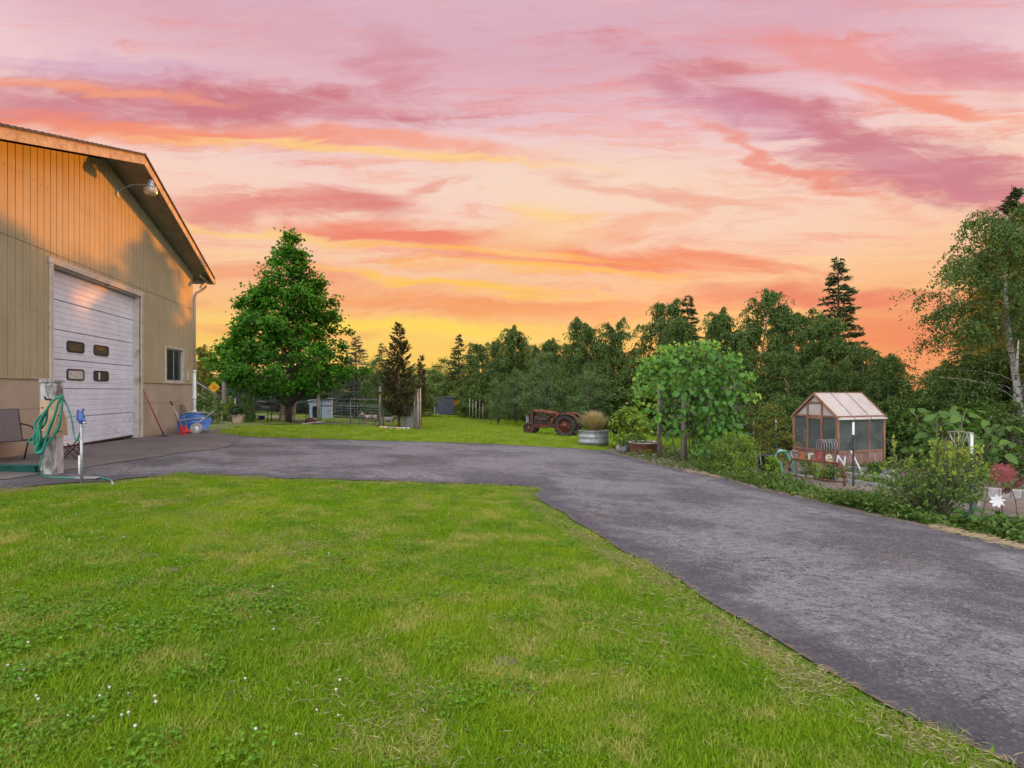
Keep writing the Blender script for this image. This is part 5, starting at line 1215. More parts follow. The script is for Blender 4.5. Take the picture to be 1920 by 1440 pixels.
def tractor():
    rear, front = Vector((2.88, 27.2)), Vector((1.02, 27.95)); dv = rear - front; ang = math.atan2(dv.y, dv.x); z = G(2.0, 27.5)
    # local x runs from front to rear; origin under the middle
    t = thing('tractor', 'old rusty orange farm tractor parked on the grass lane', 'tractor', ((rear.x + front.x) / 2, (rear.y + front.y) / 2, z), ang)
    A, B_ = -1.0, 1.0
    zr = G(rear.x, rear.y) - z; zf = G(front.x, front.y) - z
    rx = lambda x, y, zz: Matrix.Translation((x, y, zz)) @ Matrix.Rotation(R(90), 4, 'X')
    def wheel(x, y, zz, r, w, big):
        root = bpy.data.objects.new('wheel', None); COL.objects.link(root); root.parent = t; root.matrix_local = rx(x, y, zz + r)
        b = MB(); ri = r * .70
        b.lathe([(ri, -w * .42), (r * .88, -w * .5), (r * .97, -w * .36), (r, 0), (r * .97, w * .36), (r * .88, w * .5), (ri, w * .42), (ri, -w * .42)], 32); b.build('tyre', M_RUBBER, root)
        if big:
            for k in range(18):
                for s in (-1, 1):
                    m = Matrix.Rotation(2 * math.pi * (k + .5 * (s > 0)) / 18, 4, 'Z') @ Matrix.Translation((r * .985, 0, s * w * .23)) @ Matrix.Rotation(R(28 * s), 4, 'X')
                    b = MB(); b.box(-.02, .028, -.022, .022, -w * .26, w * .26, 0, m); b.build('lug', M_RUBBER, root)
        b = MB(); b.lathe([(ri, -w * .40), (ri * .9, -w * .38), (ri * .86, -w * .1), (ri * .55, .0), (ri * .30, w * .12), (ri * .28, w * .22), (.001, w * .24)], 28); b.lathe([(ri, -w * .40), (ri * .98, w * .40), (ri * .92, w * .36), (ri * .88, -w * .1)], 28); b.build('rim', M_RUSTORANGE if big else M_RUST, root)
        b = MB()
        for k in range(6): a = k * 1.047; b.tube([(ri * .45 * math.cos(a), ri * .45 * math.sin(a), .02), (ri * .45 * math.cos(a), ri * .45 * math.sin(a), w * .2)], .02, 6)
        b.build('wheel_bolts', M_DARKRUST, root)
    for s in (-1, 1): wheel(B_, s * .58, zr, .54, .27, True); wheel(A, s * .42, zf, .30, .15, False)
    b = MB(); b.prism([(-.98, .55), (-.98, 1.22), (-.90, 1.30), (-.84, 1.30), (-.84, .55)], (-.26, .26)); b.build('radiator_shell', M_RUSTORANGE, t)
    b = MB()
    for k in range(9): b.box(-.995, -.982, -.21 + k * .05, -.19 + k * .05, .62, 1.20)
    b.build('grille_bars', M_DARKRUST, t)
    b = MB(); pr = [(-.26, 1.0), (-.27, 1.16), (-.20, 1.26), (-.08, 1.30), (.08, 1.30), (.20, 1.26), (.27, 1.16), (.26, 1.0)]
    vs = [(-.838, y, zz) for y, zz in pr[1:-1]] + [(.42, y * .9, zz - .10) for y, zz in pr[1:-1]]; n = 6
    b.add(vs, [(i, i + 1, i + 1 + n, i + n) for i in range(n - 1)], True); o = b.build('hood', M_RUSTORANGE, t); sm = o.modifiers.new('thick', 'SOLIDIFY'); sm.thickness = .02
    b = MB(); b.lathe([(.001, -.28), (.10, -.27), (.15, -.22), (.16, 0), (.15, .22), (.10, .27), (.001, .28)], 16, m=Matrix.Translation((.28, 0, 1.03)) @ Matrix.Rotation(R(90), 4, 'Y'), sx=.85, sy=1.2); b.build('fuel_tank', M_RUST, t)
    b = MB(); b.box(-.80, .05, -.17, .17, .56, .98, .03); b.box(-.7, -.1, -.21, .21, .70, .90, .03)
    for k in range(4): b.tube([(-.66 + k * .18, -.17, .92), (-.66 + k * .18, -.27, .86), (-.6 + k * .18, -.27, .70)], .028, 7)
    b.build('engine', M_IRON, t)
    b = MB(); b.tube([(-.45, -.2, .98), (-.45, -.2, 1.12)], .06, 10); b.lathe([(.001, 0), (.07, 0), (.07, .16), (.001, .16)], 12, (.0, -.22, .78)); b.build('air_cleaner', M_RUSTORANGE, t)
    b = MB(); b.box(-.96, .70, -.13, .13, .38, .555, .02); b.box(.05, .75, -.19, .19, .40, .86, .05); b.build('chassis', M_RUST, t)
    b = MB(); b.bar((A, -.42, zf + .30), (A, .42, zf + .30), .08, .08); b.box(A - .06, A + .08, -.09, .09, .34, .56, .02); b.tube([(A, -.4, .32), (-.1, -.2, .42)], .022, 6); b.tube([(A, .4, .32), (-.1, .2, .42)], .022, 6); b.build('front_axle', M_DARKRUST, t)
    b = MB(); b.lathe([(.08, -.55), (.09, -.3), (.17, -.2), (.18, 0), (.17, .2), (.09, .3), (.08, .55)], 14, m=rx(B_, 0, .54 + zr)); b.build('rear_axle', M_RUST, t)
    for s in (-1, 1):
        vs = []; n = 12
        for i in range(n + 1):
            a = R(172 - 150 * i / n); rr_ = .66 if i < 9 else .66 + .03 * (i - 8)
            for (w, lip) in ((.36, -.05), (.36, 0), (.74, 0), (.74, -.06)): vs.append((B_ - .02 + math.cos(a) * -(-rr_ - lip) * 1.0, s * w, .54 + zr + math.sin(a) * (rr_ + lip)))
        b = MB(); b.add(vs, [(i * 4 + j, i * 4 + j + 1, i * 4 + j + 5, i * 4 + j + 4) for i in range(n) for j in range(3)], True); o = b.build('fender', M_RUSTORANGE, t); sm = o.modifiers.new('thick', 'SOLIDIFY'); sm.thickness = .015
    b = MB(); b.tube([(.35, 0, .95), (.62, 0, 1.22)], .018, 6); b.build('steering_column', M_DARKRUST, t)
    m = Matrix.Translation((.62, 0, 1.22)) @ Matrix.Rotation(R(-42), 4, 'Y'); b = MB(); b.tube([m @ Vector((.19 * math.cos(a), .19 * math.sin(a), 0)) for a in (k * math.pi / 10 for k in range(21))], .013, 6, False); b.tube([m @ Vector((-.19, 0, 0)), m @ Vector((.19, 0, 0))], .01, 5); b.tube([m @ Vector((0, -.19, 0)), m @ Vector((0, .19, 0))], .01, 5); b.build('steering_wheel', M_BLACKM, t)
    b = MB(); b.tube([(.85, 0, .8), (1.12, 0, .98)], .03, 6); b.lathe([(.001, .0), (.14, .01), (.20, .06), (.21, .10), (.19, .09), (.12, .03), (.001, .02)], 14, (1.14, 0, .98)); b.build('seat', M_DARKRUST, t)
    b = MB(); b.tube([(-1.02, .1, .5), (-1.22, .1, .52), (-1.24, .1, .95)], .014, 6); b.tube([(-1.02, -.1, .5), (-1.22, -.1, .52), (-1.24, -.1, .95)], .014, 6); b.tube([(-1.24, -.1, .95), (-1.24, .1, .95)], .014, 6); b.build('front_guard', M_GALV, t)
tractor()
# ------------------------------------------------------------------ planters, arbor, greenhouse, garden ornaments
def blades(n, r, base_r, h, spread, w, seg=4, droop=.5, tmean=.5, center=(0, 0, 0), z0=0.0):
    """arching grass blades as thin strips -> verts, faces, tint"""
    V, F, T = [], [], []; o = 0
    for i in range(n):
        a = r.uniform(0, 6.283); rb = base_r * math.sqrt(r.random()); lf = r.uniform(.05, 1.0); lean = spread * lf; L = h * r.uniform(.7, 1.1) * math.sqrt(1 - .75 * lf * lf); a2 = a + r.normal() * .4
        side = np.array([-math.sin(a2), math.cos(a2), 0]) * w * .5; t = np.clip(r.normal(tmean, .2), 0, 1)
        for k in range(seg + 1):
            f = k / seg; c = np.array([center[0] + rb * math.cos(a) + lean * f ** 1.6 * math.cos(a2), center[1] + rb * math.sin(a) + lean * f ** 1.6 * math.sin(a2), z0 + center[2] + L * (f - droop * f ** 3 * .35)])
            ww = side * (1 - .85 * f); V += [c - ww, c + ww]; T += [t, t]
        for k in range(seg): F.append((o + 2 * k, o + 2 * k + 1, o + 2 * k + 3, o + 2 * k + 2))
        o += 2 * (seg + 1)
    return np.array(V), np.array(F), np.array(T)
L_FEATHER = leaf_mat('feather_grass', (.16, .19, .05), (.50, .40, .23), .3, (.70, .58, .44))
L_GRASS = leaf_mat('tall_grass', (.05, .095, .015), (.13, .19, .035), .35, (.26, .25, .08))

def planters():
    q = P(1113, 832); q = at(1113, 20.6); t = thing('stock_tank', 'oval galvanised stock tank planter with feathery tan grass', 'planter', q, .05)
    prof_ = [(.001, .02), (.56, .02), (.575, .0), (.58, .16), (.592, .18), (.58, .20), (.585, .36), (.597, .38), (.585, .40), (.59, .58), (.61, .595), (.61, .615), (.585, .615), (.575, .5), (.001, .5)]
    b = MB(); b.lathe(prof_, 36, sx=1.0, sy=.62); b.build('tank', M_GALV, t)
    b = MB(); b.disc((0, 0, .53), .57, 28, sx=1, sy=.62); b.build('soil', M_SOIL, t)
    r = np.random.default_rng(81); v, f, tn = blades(2400, r, .14, 1.22, .86, .011, 5, .9, .66, (0, 0, 0), .5); link('feather_plumes', np_mesh('feather_plumes', v, f, L_FEATHER, {'tint': tn}), None, t)
    b = MB(); b.tube([(-.02, -.36, .50), (.0, -.40, .62), (.0, -.41, .36)], .012, 5); b.build('dry_stalks', M_STRAW, t)
    # dark spiky plant in a tall stand
    q = at(1156, 20.0); t = thing('plant_stand', 'dark spiky plant in a tall thin-legged stand right of the tank', 'planter', q)
    for k in range(3): a = k * 2.1 + .4; b = MB(); b.tube([(.16 * math.cos(a), .16 * math.sin(a), 0), (.10 * math.cos(a), .10 * math.sin(a), .62)], .014, 6); b.build('leg', M_BLACKM, t)
    b = MB(); b.lathe([(.001, .55), (.13, .56), (.2, .66), (.215, .74), (.2, .74), (.001, .72)], 18); b.build('bowl', M_BLACKM, t)
    v, f, tn = blades(260, np.random.default_rng(82), .12, .42, .36, .02, 3, .3, .25, (0, 0, 0), .7); link('leaves', np_mesh('leaves', v, f, L_FIR, {'tint': tn}), None, t)
    v, f, tn = blades(200, np.random.default_rng(83), .25, .45, .35, .02, 3, .3, .3); q = at(1192, 18.6)
    # lime shrub behind
    tm, cm = clump_tree(84, 1.5, prof((0, .5), (.5, .8), (1, .35)), L_LIME, .12, 60, 22, .03, .22, stems=3, z0=.15, tmean=.5)
    t = thing('lime_shrub', 'bright lime-green leafy shrub between steel tank and arbor', 'shrub', at(1182, 19.6)); link('stems', tm, None, t); link('foliage', cm, None, t)
    tm, cm = clump_tree(85, .55, prof((0, .4), (.5, .6), (1, .2)), L_SHRUB, .07, 40, 26, .02, .14, stems=3, z0=.05)
    t = thing('rosemary_bush', 'low dark green herb bush beside the rusty fire ring', 'shrub', at(1187, 18.6)); link('stems', tm, None, t); link('foliage', cm, None, t)
    # rusty ring planter
    q = at(1207, 17.9); t = thing('rusty_ring', 'rusty round steel ring planter with pale rim', 'planter', q)
    b = MB(); b.lathe([(.46, -.02), (.47, .36), (.48, .375), (.45, .375), (.44, .30), (.44, -.02)], 32); b.build('ring', M_RUST, t)
    b = MB(); b.lathe([(.445, .376), (.49, .376), (.50, .40), (.48, .415), (.44, .40)], 32, closed=True); b.build('rim', M_PAINTPOST, t)
    b = MB(); b.disc((0, 0, .30), .44, 28); b.build('soil', M_SOIL, t)
    b = MB(); b.lathe([(.001, -.25), (.12, -.24), (.15, 0), (.12, .24), (.001, .25)], 14, m=Matrix.Translation((0, 0, .12)) @ Matrix.Rotation(R(90), 4, 'Y')); o = b.build('log_round', M_GREYWOOD); o.location = at(1170, 18.4); o.rotation_euler = (0, 0, .3); props(o, 'short grey log lying left of the rusty ring', 'log')
    spots = [(1186, 848), (1193, 852), (1199, 850), (1206, 856), (1212, 853), (1218, 858), (1224, 860), (1201, 857), (1229, 856), (1180, 851), (1242, 862), (1250, 866)]
    for i, (px, py) in enumerate(spots):
        b = MB(); r = np.random.default_rng(100 + i); k = 8; pr = [(.001, .07), (.05, .06), (.085, .03), (.08, -.02)]
        vs = []
        for rr_, zz in pr: vs += [((rr_ * (1 + .25 * r.normal())) * math.cos(a) * 1.2, (rr_ * (1 + .25 * r.normal())) * math.sin(a), zz) for a in (6.283 * j / k for j in range(k))]
        b.add(vs, [(p * k + j, p * k + (j + 1) % k, (p + 1) * k + (j + 1) % k, (p + 1) * k + j) for p in range(3) for j in range(k)] + [tuple(range(k))]); o = b.build('edging_stone', M_STONE); o.location = P(px, py); o.scale = (1 + r.normal() * .2,) * 3
        props(o, 'small grey field stone edging the bed by the rusty ring' if i < 0 else ['first', 'second', 'third', 'fourth', 'fifth', 'sixth', 'seventh', 'eighth', 'ninth', 'tenth', 'eleventh', 'twelfth'][sorted(p_[0] for p_ in spots).index(px)] + ' grey edging stone from the left, below the rusty ring', 'stone', 'edging stones')
planters()

def big_leaf(name, material, kind='vine', seed=0):
    """a single broad lobed leaf, stalk at the origin, tip along +x, face up"""
    r = np.random.default_rng(seed)
    if kind == 'vine': outl = [(0, 0), (-.10, .22), (.05, .46), (.30, .40), (.46, .52), (.60, .30), (1.0, 0)]
    elif kind == 'fig': outl = [(0, 0), (-.08, .16), (.10, .34), (.36, .40), (.62, .34), (.84, .18), (1.0, 0)]
    else: outl = [(0, 0), (-.12, .30), (.10, .50), (.42, .46), (.62, .40), (.84, .22), (1.0, 0)]
    b = MB(); up = [(x, y * (1 + r.normal() * .06), .30 * y ** 1.5 - .18 * x * x + r.normal() * .015) for x, y in outl]; dn = [(x, -y, z) for x, y, z in up]
    n = len(up); mid = [(x, 0, -.18 * x * x) for x, y in outl]
    vs = up + dn[1:-1]; tip = n - 1
    fs = []
    for i in range(1, n - 1):
        a, c = i, i + 1
        fs.append((0, c, a)) if i < n - 2 else fs.append((0, tip, a))
        da, dc = n + i - 1, (n + i if i < n - 2 else tip)
        fs.append((0, da, dc))
    b.add(vs, fs, True)
    me = b.mesh(name, material); a = me.attributes.new('tint', 'FLOAT', 'POINT'); a.data.foreach_set('value', np.full(len(me.vertices), .2 + .6 * (seed % 7) / 6, np.float32)); return me
def put_leaf(me, name, parent, p, d, nrm_, size):
    d = Vector(d).normalized(); n = Vector(nrm_); n = (n - d * n.dot(d)).normalized(); s = n.cross(d)
    o = link(name, me, None, parent); o.matrix_local = Matrix(((d.x, s.x, n.x, p[0]), (d.y, s.y, n.y, p[1]), (d.z, s.z, n.z, p[2]), (0, 0, 0, 1))) @ Matrix.Scale(size, 4); return o

def arbor():
    A, B_ = at(1236, 16.6), at(1281, 15.9); q = (A + B_) / 2; q.z = min(A.z, B_.z)
    t = thing('grape_arbor', 'grapevine covered wooden arbor with broad bright leaves', 'arbor', q)
    rel = lambda v: Vector(v) - q
    C, D_ = at(1330, 17.0), at(1378, 15.6)
    H = 2.15
    for p in (A, B_, C, D_): b = MB(); v = rel(p); b.tube([v - Vector((0, 0, .1)), v + Vector((0.01, 0, H + .3))], [.075, .065], 9); b.build('post', M_OLDWOOD, t)
    for (a, b2) in ((A, C), (B_, D_), (A, B_), (C, D_)): b = MB(); b.bar(rel(a) + Vector((0, 0, H)), rel(b2) + Vector((0, 0, H + .1)), .09, .09); b.build('beam', M_OLDWOOD, t)
    r = np.random.default_rng(91)
    for k in range(10):
        f = r.random(); base = rel(B_ if k % 3 else D_) + Vector((r.normal() * .1, r.normal() * .1, 0)); b = MB()
        b.tube(loop([base, base + Vector((r.normal() * .2, r.normal() * .1, .8)), base + Vector((r.normal() * .3, r.normal() * .2, 1.6)), base + Vector((r.uniform(-.4, .5), .2 + r.normal() * .2, 2.2))], 5, False), .018, 5); b.build('vine_stem', M_BARK, t)
    # silhouette boxes in photo pixels at the arbor depth: (px, py, rx, ry, weight, lime)
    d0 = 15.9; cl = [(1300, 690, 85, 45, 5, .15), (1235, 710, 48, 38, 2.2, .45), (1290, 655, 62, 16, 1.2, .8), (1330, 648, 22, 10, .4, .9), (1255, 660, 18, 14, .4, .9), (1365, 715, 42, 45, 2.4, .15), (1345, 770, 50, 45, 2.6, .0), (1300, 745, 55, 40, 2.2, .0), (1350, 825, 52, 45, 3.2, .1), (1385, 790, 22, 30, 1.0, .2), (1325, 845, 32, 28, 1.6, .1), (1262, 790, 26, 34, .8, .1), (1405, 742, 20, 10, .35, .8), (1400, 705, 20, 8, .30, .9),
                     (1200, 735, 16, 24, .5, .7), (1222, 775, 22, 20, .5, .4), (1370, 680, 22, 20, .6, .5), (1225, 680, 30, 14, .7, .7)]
    wt = np.array([c[4] for c in cl]); pts = []
    for i in range(2600):
        c = cl[r.choice(len(cl), p=wt / wt.sum())]; a = r.uniform(0, 6.283); rho = math.sqrt(r.uniform(.02, 1)) * (1.0 if r.random() > .07 else r.uniform(1.05, 1.35)); u = c[0] + c[2] * rho * math.cos(a); v = c[1] + c[3] * rho * math.sin(a)
        th = .25 + .75 * math.sqrt(max(0, 1 - rho * rho)); dep = d0 - th * r.choice([1, 1, 1, -1]) * r.uniform(.3, 1.0)
        pts.append((q3(u, v, d0).x * dep / d0, dep, zat(v, d0) + (0 if True else 0), c[5], rho))
    pts.sort(key=lambda p: p[1])      # nearest first
    mesh_by = [[big_leaf('vine_leaf', L_VINE, 'vine', s) for s in range(k, k + 1)] [0] for k in range(7)]
    V, F, T, o = [], [], [], 0; n_obj = 0
    P0, D0, N0, T0, S0 = [], [], [], [], []
    for i, (x, y, z, lime, rho) in enumerate(pts):
        p = Vector((x, y, z)) - q; cx = rel((q3(1300, 720, d0))); out = (p - Vector((cx.x, cx.y + .3, cx.z))).normalized(); front = Vector((0, -1, .2))
        nn = out * .5 + front * (.7 if y < d0 else -.2) + Vector((r.normal() * .6, r.normal() * .6, r.normal() * .5 + .3)); dd = Vector((r.normal() * .7, -.3, -.8 + r.normal() * .4)) + out * .3
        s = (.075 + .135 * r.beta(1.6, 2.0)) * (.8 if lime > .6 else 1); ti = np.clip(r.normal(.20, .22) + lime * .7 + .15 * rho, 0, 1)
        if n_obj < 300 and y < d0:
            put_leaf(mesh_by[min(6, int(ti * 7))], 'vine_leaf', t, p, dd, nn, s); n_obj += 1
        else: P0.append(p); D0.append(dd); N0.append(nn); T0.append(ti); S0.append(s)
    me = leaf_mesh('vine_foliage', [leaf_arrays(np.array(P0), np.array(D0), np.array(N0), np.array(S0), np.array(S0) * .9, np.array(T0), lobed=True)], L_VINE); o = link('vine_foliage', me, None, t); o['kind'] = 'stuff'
    for s in range(4):
        b = MB(); a = q3([1385, 1385, 1195, 1330][s], [744, 705, 700, 652][s], 15.8); e = q3([1412, 1404, 1184, 1336][s], [740, 701, 694, 645][s], 15.7); b.tube([a - q, a.lerp(e, .5) - q + Vector((0, 0, .05)), e - q], .008, 4); b.build('vine_shoot', M_DKGREEN, t)
arbor()

def glass_panel():
    m, t, b = new_mat('greenhouse_glazing')
    b.inputs['Base Color'].default_value = (.22, .245, .235, 1); b.inputs['Roughness'].default_value = .10; b.inputs['Specular IOR Level'].default_value = .6
    tr = t.nodes.new('ShaderNodeBsdfTransparent'); tr.inputs[0].default_value = (.62, .66, .64, 1); mx = t.nodes.new('ShaderNodeMixShader')
    n = S(t, noise_node(t, coords(t, 'World'), 2.2, 3, .6).outputs['Fac']); t.links.new(smooth(t, n, .3, .7, .58, .78).o, mx.inputs[0])
    t.links.new(b.outputs[0], mx.inputs[1]); t.links.new(tr.outputs[0], mx.inputs[2]); t.links.new(mx.outputs[0], t.nodes['Material Output'].inputs[0]); return m
def greenhouse():
    Rc = Vector((10.07, 16.5)); Lc = Vector((9.53, 18.0)); Bc = Vector((11.97, 17.18))
    W = (Rc - Lc).length; Ln = (Bc - Rc).length; ang = math.atan2(Rc.y - Lc.y, Rc.x - Lc.x); zg = -1.18
    t = thing('greenhouse', 'small gabled greenhouse of reddish wood with milky roof panels', 'greenhouse', (Lc.x, Lc.y, zg), ang)
    E = zat(782, 16.5) - zg; RD = zat(739, 17.2) - zg; S0 = zat(848, 16.5) - zg; gl = glass_panel(); m = W / 2
    def bar(name, a, b_, w=.07, h=.05, up=(0, 0, 1), mt=M_STAINED): b = MB(); b.bar(a, b_, w, h, up, .004); b.build(name, mt, t)
    # corner posts and sills; local x across the front, y along the side
    for x, y in ((0, 0), (W, 0), (0, Ln), (W, Ln)): bar('corner_post', (x, y, -.1), (x, y, E), .085, .085)
    fx = [W * .33, W * .66]
    for x in fx:
        top = E + (RD - E) * (1 - abs(x - m) / m) - .03
        bar('mullion', (x, 0, S0 + .04), (x, 0, E - .03), .065, .06); bar('mullion', (x, 0, E + .036), (x, 0, top - .04), .06, .06)
    sy = [Ln / 3, Ln * 2 / 3]
    for y in sy: bar('mullion', (W, y, S0 + .04), (W, y, E - .03), .065, .06); bar('mullion', (0, y, S0 + .04), (0, y, E - .03), .065, .06)
    for a, b_ in (((.043, 0, E), (W - .043, 0, E)), ((.043, 0, S0), (W - .043, 0, S0)), ((W, .043, S0), (W, Ln - .043, S0)), ((W, .043, E), (W, Ln - .043, E)), ((0, .043, E), (0, Ln - .043, E)), ((0, .043, S0), (0, Ln - .043, S0)), ((.043, Ln, E), (W - .043, Ln, E)), ((.043, Ln, S0), (W - .043, Ln, S0)), ((fx[0] + .035, -.003, E + (RD - E) * .62), (fx[1] - .035, -.003, E + (RD - E) * .62)), ((fx[0] + .035, -.003, E - .06), (fx[1] - .035, -.003, E - .06))):
        bar('sill', a, b_, .06, .065)
    for y, w in ((-.05, .05), (Ln + .05, .05)):
        bar('rafter', (-.06, y, E - .045), (m - .004, y, RD + .01), w, .07); bar('rafter', (m + .004, y, RD + .01), (W + .06, y, E - .045), w, .07)
    bar('ridge_board', (m, -.09, RD + .05), (m, Ln + .09, RD + .05), .06, .03)
    # roof: three milky panels a side with dark seams
    n_ = Vector((-(E - RD), 0, m)).normalized()
    for s in (0, 1):
        xe, xr = (-.09, m - .01) if s == 0 else (W + .09, m + .01); ze = E - .01 - (RD - E) * .09 / m
        for k in range(3):
            y0, y1 = -.08 + k * (Ln + .16) / 3 + .006, -.08 + (k + 1) * (Ln + .16) / 3 - .006
            b = MB(); vs = [(xe, y0, ze), (xe, y1, ze), (xr, y1, RD + .03), (xr, y0, RD + .03)]; vs2 = [(x, y, z + .014) for x, y, z in vs]; b.add(vs + vs2, [(0, 1, 2, 3), (7, 6, 5, 4), (0, 4, 5, 1), (1, 5, 6, 2), (2, 6, 7, 3), (3, 7, 4, 0)]); b.build('roof_panel', M_POLYROOF, t)
        for k in (1, 2): y = -.08 + k * (Ln + .16) / 3; bar('roof_seam', (xe, y, ze + .018), (xr, y, RD + .048), .022, .022)
    # panes
    def pane(x0, x1, y, z0, z1): b = MB(); b.box(x0, x1, y - .004, y + .004, z0, z1); b.build('pane', gl, t)
    xs = [0.045, fx[0] - .034, fx[0] + .034, fx[1] - .034, fx[1] + .034, W - .045]
    for k in range(3): pane(xs[2 * k], xs[2 * k + 1], .005, S0 + .034, E - .034); pane(xs[2 * k], xs[2 * k + 1], Ln, S0 + .034, E - .034)
    zz = lambda x: E + (RD - E) * (1 - abs(x - m) / m) - .05; milk = M_POLYROOF
    for poly in ([(.12, E + .034), (fx[0] - .032, E + .034), (fx[0] - .032, zz(fx[0] - .032))], [(W - .12, E + .034), (fx[1] + .032, zz(fx[1] + .032)), (fx[1] + .032, E + .034)], [(fx[0] + .032, E + .034), (fx[1] - .032, E + .034), (fx[1] - .032, zz(fx[1])), (m, RD - .03), (fx[0] + .032, zz(fx[0]))]): b = MB(); b.prism(poly, (.002, .008)); b.build('gable_pane', milk, t)
    ys = [0.045, sy[0] - .034, sy[0] + .034, sy[1] - .034, sy[1] + .034, Ln - .045]
    for k in range(3):
        for x in (W, 0): b = MB(); b.box(x - .004, x + .004, ys[2 * k], ys[2 * k + 1], S0 + .034, E - .034); b.build('pane', gl, t)
    # lower boarding
    nb = 9
    for k in range(nb): b = MB(); b.box(.045 + k * (W - .09) / nb + .004, .045 + (k + 1) * (W - .09) / nb - .004, -.012, .012, -.1, S0 - .034, .003); b.build('wall_board', M_ROSEWALL, t)
    nb = 11
    for k in range(nb):
        for x in (W, 0): b = MB(); b.box(x - .012, x + .012, .045 + k * (Ln - .09) / nb + .004, .045 + (k + 1) * (Ln - .09) / nb - .004, -.1, S0 - .034, .003); b.build('wall_board', M_ROSEWALL, t)
    # inside: bench, pale panel, wire tub
    q = thing('potting_bench', 'pale potting bench seen through the greenhouse glass', 'bench', (Lc.x, Lc.y, zg), ang)
    b = MB(); b.box(.12, .5, .3, Ln - .15, .70, .73); b.build('top', M_GREYWOOD, q)
    for x, y in ((.14, .34), (.46, .34), (.14, Ln - .2), (.46, Ln - .2)): b = MB(); b.box(x, x + .04, y, y + .04, -.05, .70); b.build('leg', M_OLDWOOD, q)
    b = MB(); b.prism([(.10, .74), (.30, .74), (.24, 1.16), (.10, 1.18)], (.30, .33)); o = b.build('white_sheet', M_WHITEP); o.parent = None; o.location = (Lc.x, Lc.y, zg); o.rotation_euler = (0, 0, ang); props(o, 'white sheet propped inside the greenhouse left pane', 'sheet')
    c = thing('wire_cage', 'rounded wire cage standing outside the greenhouse corner', 'cage', at(1550, 15.9), .2)
    for k in range(6): b = MB(); x = -.22 + k * .09; b.tube(loop([(x, -.15, .55), (x, -.14, .78), (x, 0, .87), (x, .14, .78), (x, .15, .55)], 4, False), .008, 5); b.build('hoop', M_GALV, c)
    b = MB(); b.tube([(-.22, -.14, .72), (.23, -.14, .72)], .008, 5); b.tube([(-.22, 0, .87), (.23, 0, .87)], .008, 5); b.tube([(-.22, -.15, 0), (-.22, -.15, .56), (.23, -.15, .56), (.23, -.15, 0)], .012, 5); b.build('stand', M_BLACKM, c)
greenhouse()

def text_mesh(ch, size, depth):
    cu = bpy.data.curves.new('letter', 'FONT'); cu.body = ch; cu.size = size; cu.extrude = depth; cu.offset = .012 * size; cu.resolution_u = 3; cu.align_x = 'CENTER'
    ob = bpy.data.objects.new('letter_src', cu); COL.objects.link(ob); dg = bpy.context.evaluated_depsgraph_get(); me = bpy.data.meshes.new_from_object(ob.evaluated_get(dg)); bpy.data.objects.remove(ob); bpy.data.curves.remove(cu); me.name = 'letter'; me.materials.clear(); return me
def garden_sign():
    A, B_ = P(1481, 899), P(1583, 913); d = B_ - A; ang = math.atan2(d.y, d.x); L = math.hypot(d.x, d.y)
    t = thing('garden_sign', 'rusty pipe bed rail sign with coloured letters spelling GarDeN', 'sign', A, ang)
    sl = (B_.z - A.z); h = .50
    z = lambda x: sl * x / L
    b = MB(); b.tube(loop([(0, 0, -.05), (0, 0, h * .6), (.03, 0, h * .88), (.12, 0, h), (.3, 0, h + z(.3)), (L - .3, 0, h + z(L - .3)), (L - .12, 0, h + z(L)), (L - .03, 0, h * .88 + z(L)), (L, 0, h * .6 + z(L)), (L, 0, -.05 + z(L))], 4, False), .026, 9); b.build('frame', M_RUST, t)
    b = MB(); b.tube([(0.02, 0, .10), (L - .02, 0, .10 + z(L))], .013, 7); b.build('bottom_rail', M_RUST, t)
    for f in (.14, .31, .48, .65, .82): x = L * f; b = MB(); b.tube([(x, 0, .10 + z(x)), (x, 0, h + z(x))], .010, 6); b.build('upright', M_RUST if f < .8 else M_BLACKM, t)
    for x in (0, L): b = MB(); b.lathe([(.03, .20), (.045, .22), (.045, .26), (.03, .28)], 10, (x, 0, z(x))); b.build('collar', M_DARKRUST, t)
    cols = [('G', (.36, .25, .24), .27, .06), ('a', (.50, .16, .035), .33, .07), ('r', (.70, .60, .48), .33, .07), ('D', (.36, .03, .045), .26, .06), ('e', (.72, .60, .44), .34, .07), ('N', (.66, .70, .72), .27, .02)]
    xs = [.075, .235, .40, .56, .74, .94]
    for (ch, c, sz, up), f in zip(cols, xs):
        me = text_mesh(ch, sz, .008); o = link('letter', me, mat('letter_paint_' + ch, tuple(k_ * .75 for k_ in c), .15, 12, .6, .1, dirt=tuple(k * .6 for k in c), dirt_amt=.25, dirt_scale=14), t)
        x = L * f; o.location = (x, -.005, h + .012 + z(x) + (.0 if ch != 'N' else -.03)); o.rotation_euler = (R(90), R([0, 4, -3, 2, -5, 6][xs.index(f)]), 0)
        o['label'] = {'G': 'rusty pinkish letter G', 'a': 'orange letter a', 'r': 'cream letter r', 'D': 'dark red letter D', 'e': 'cream letter e', 'N': 'pale blue-white letter N'}[ch]
garden_sign()

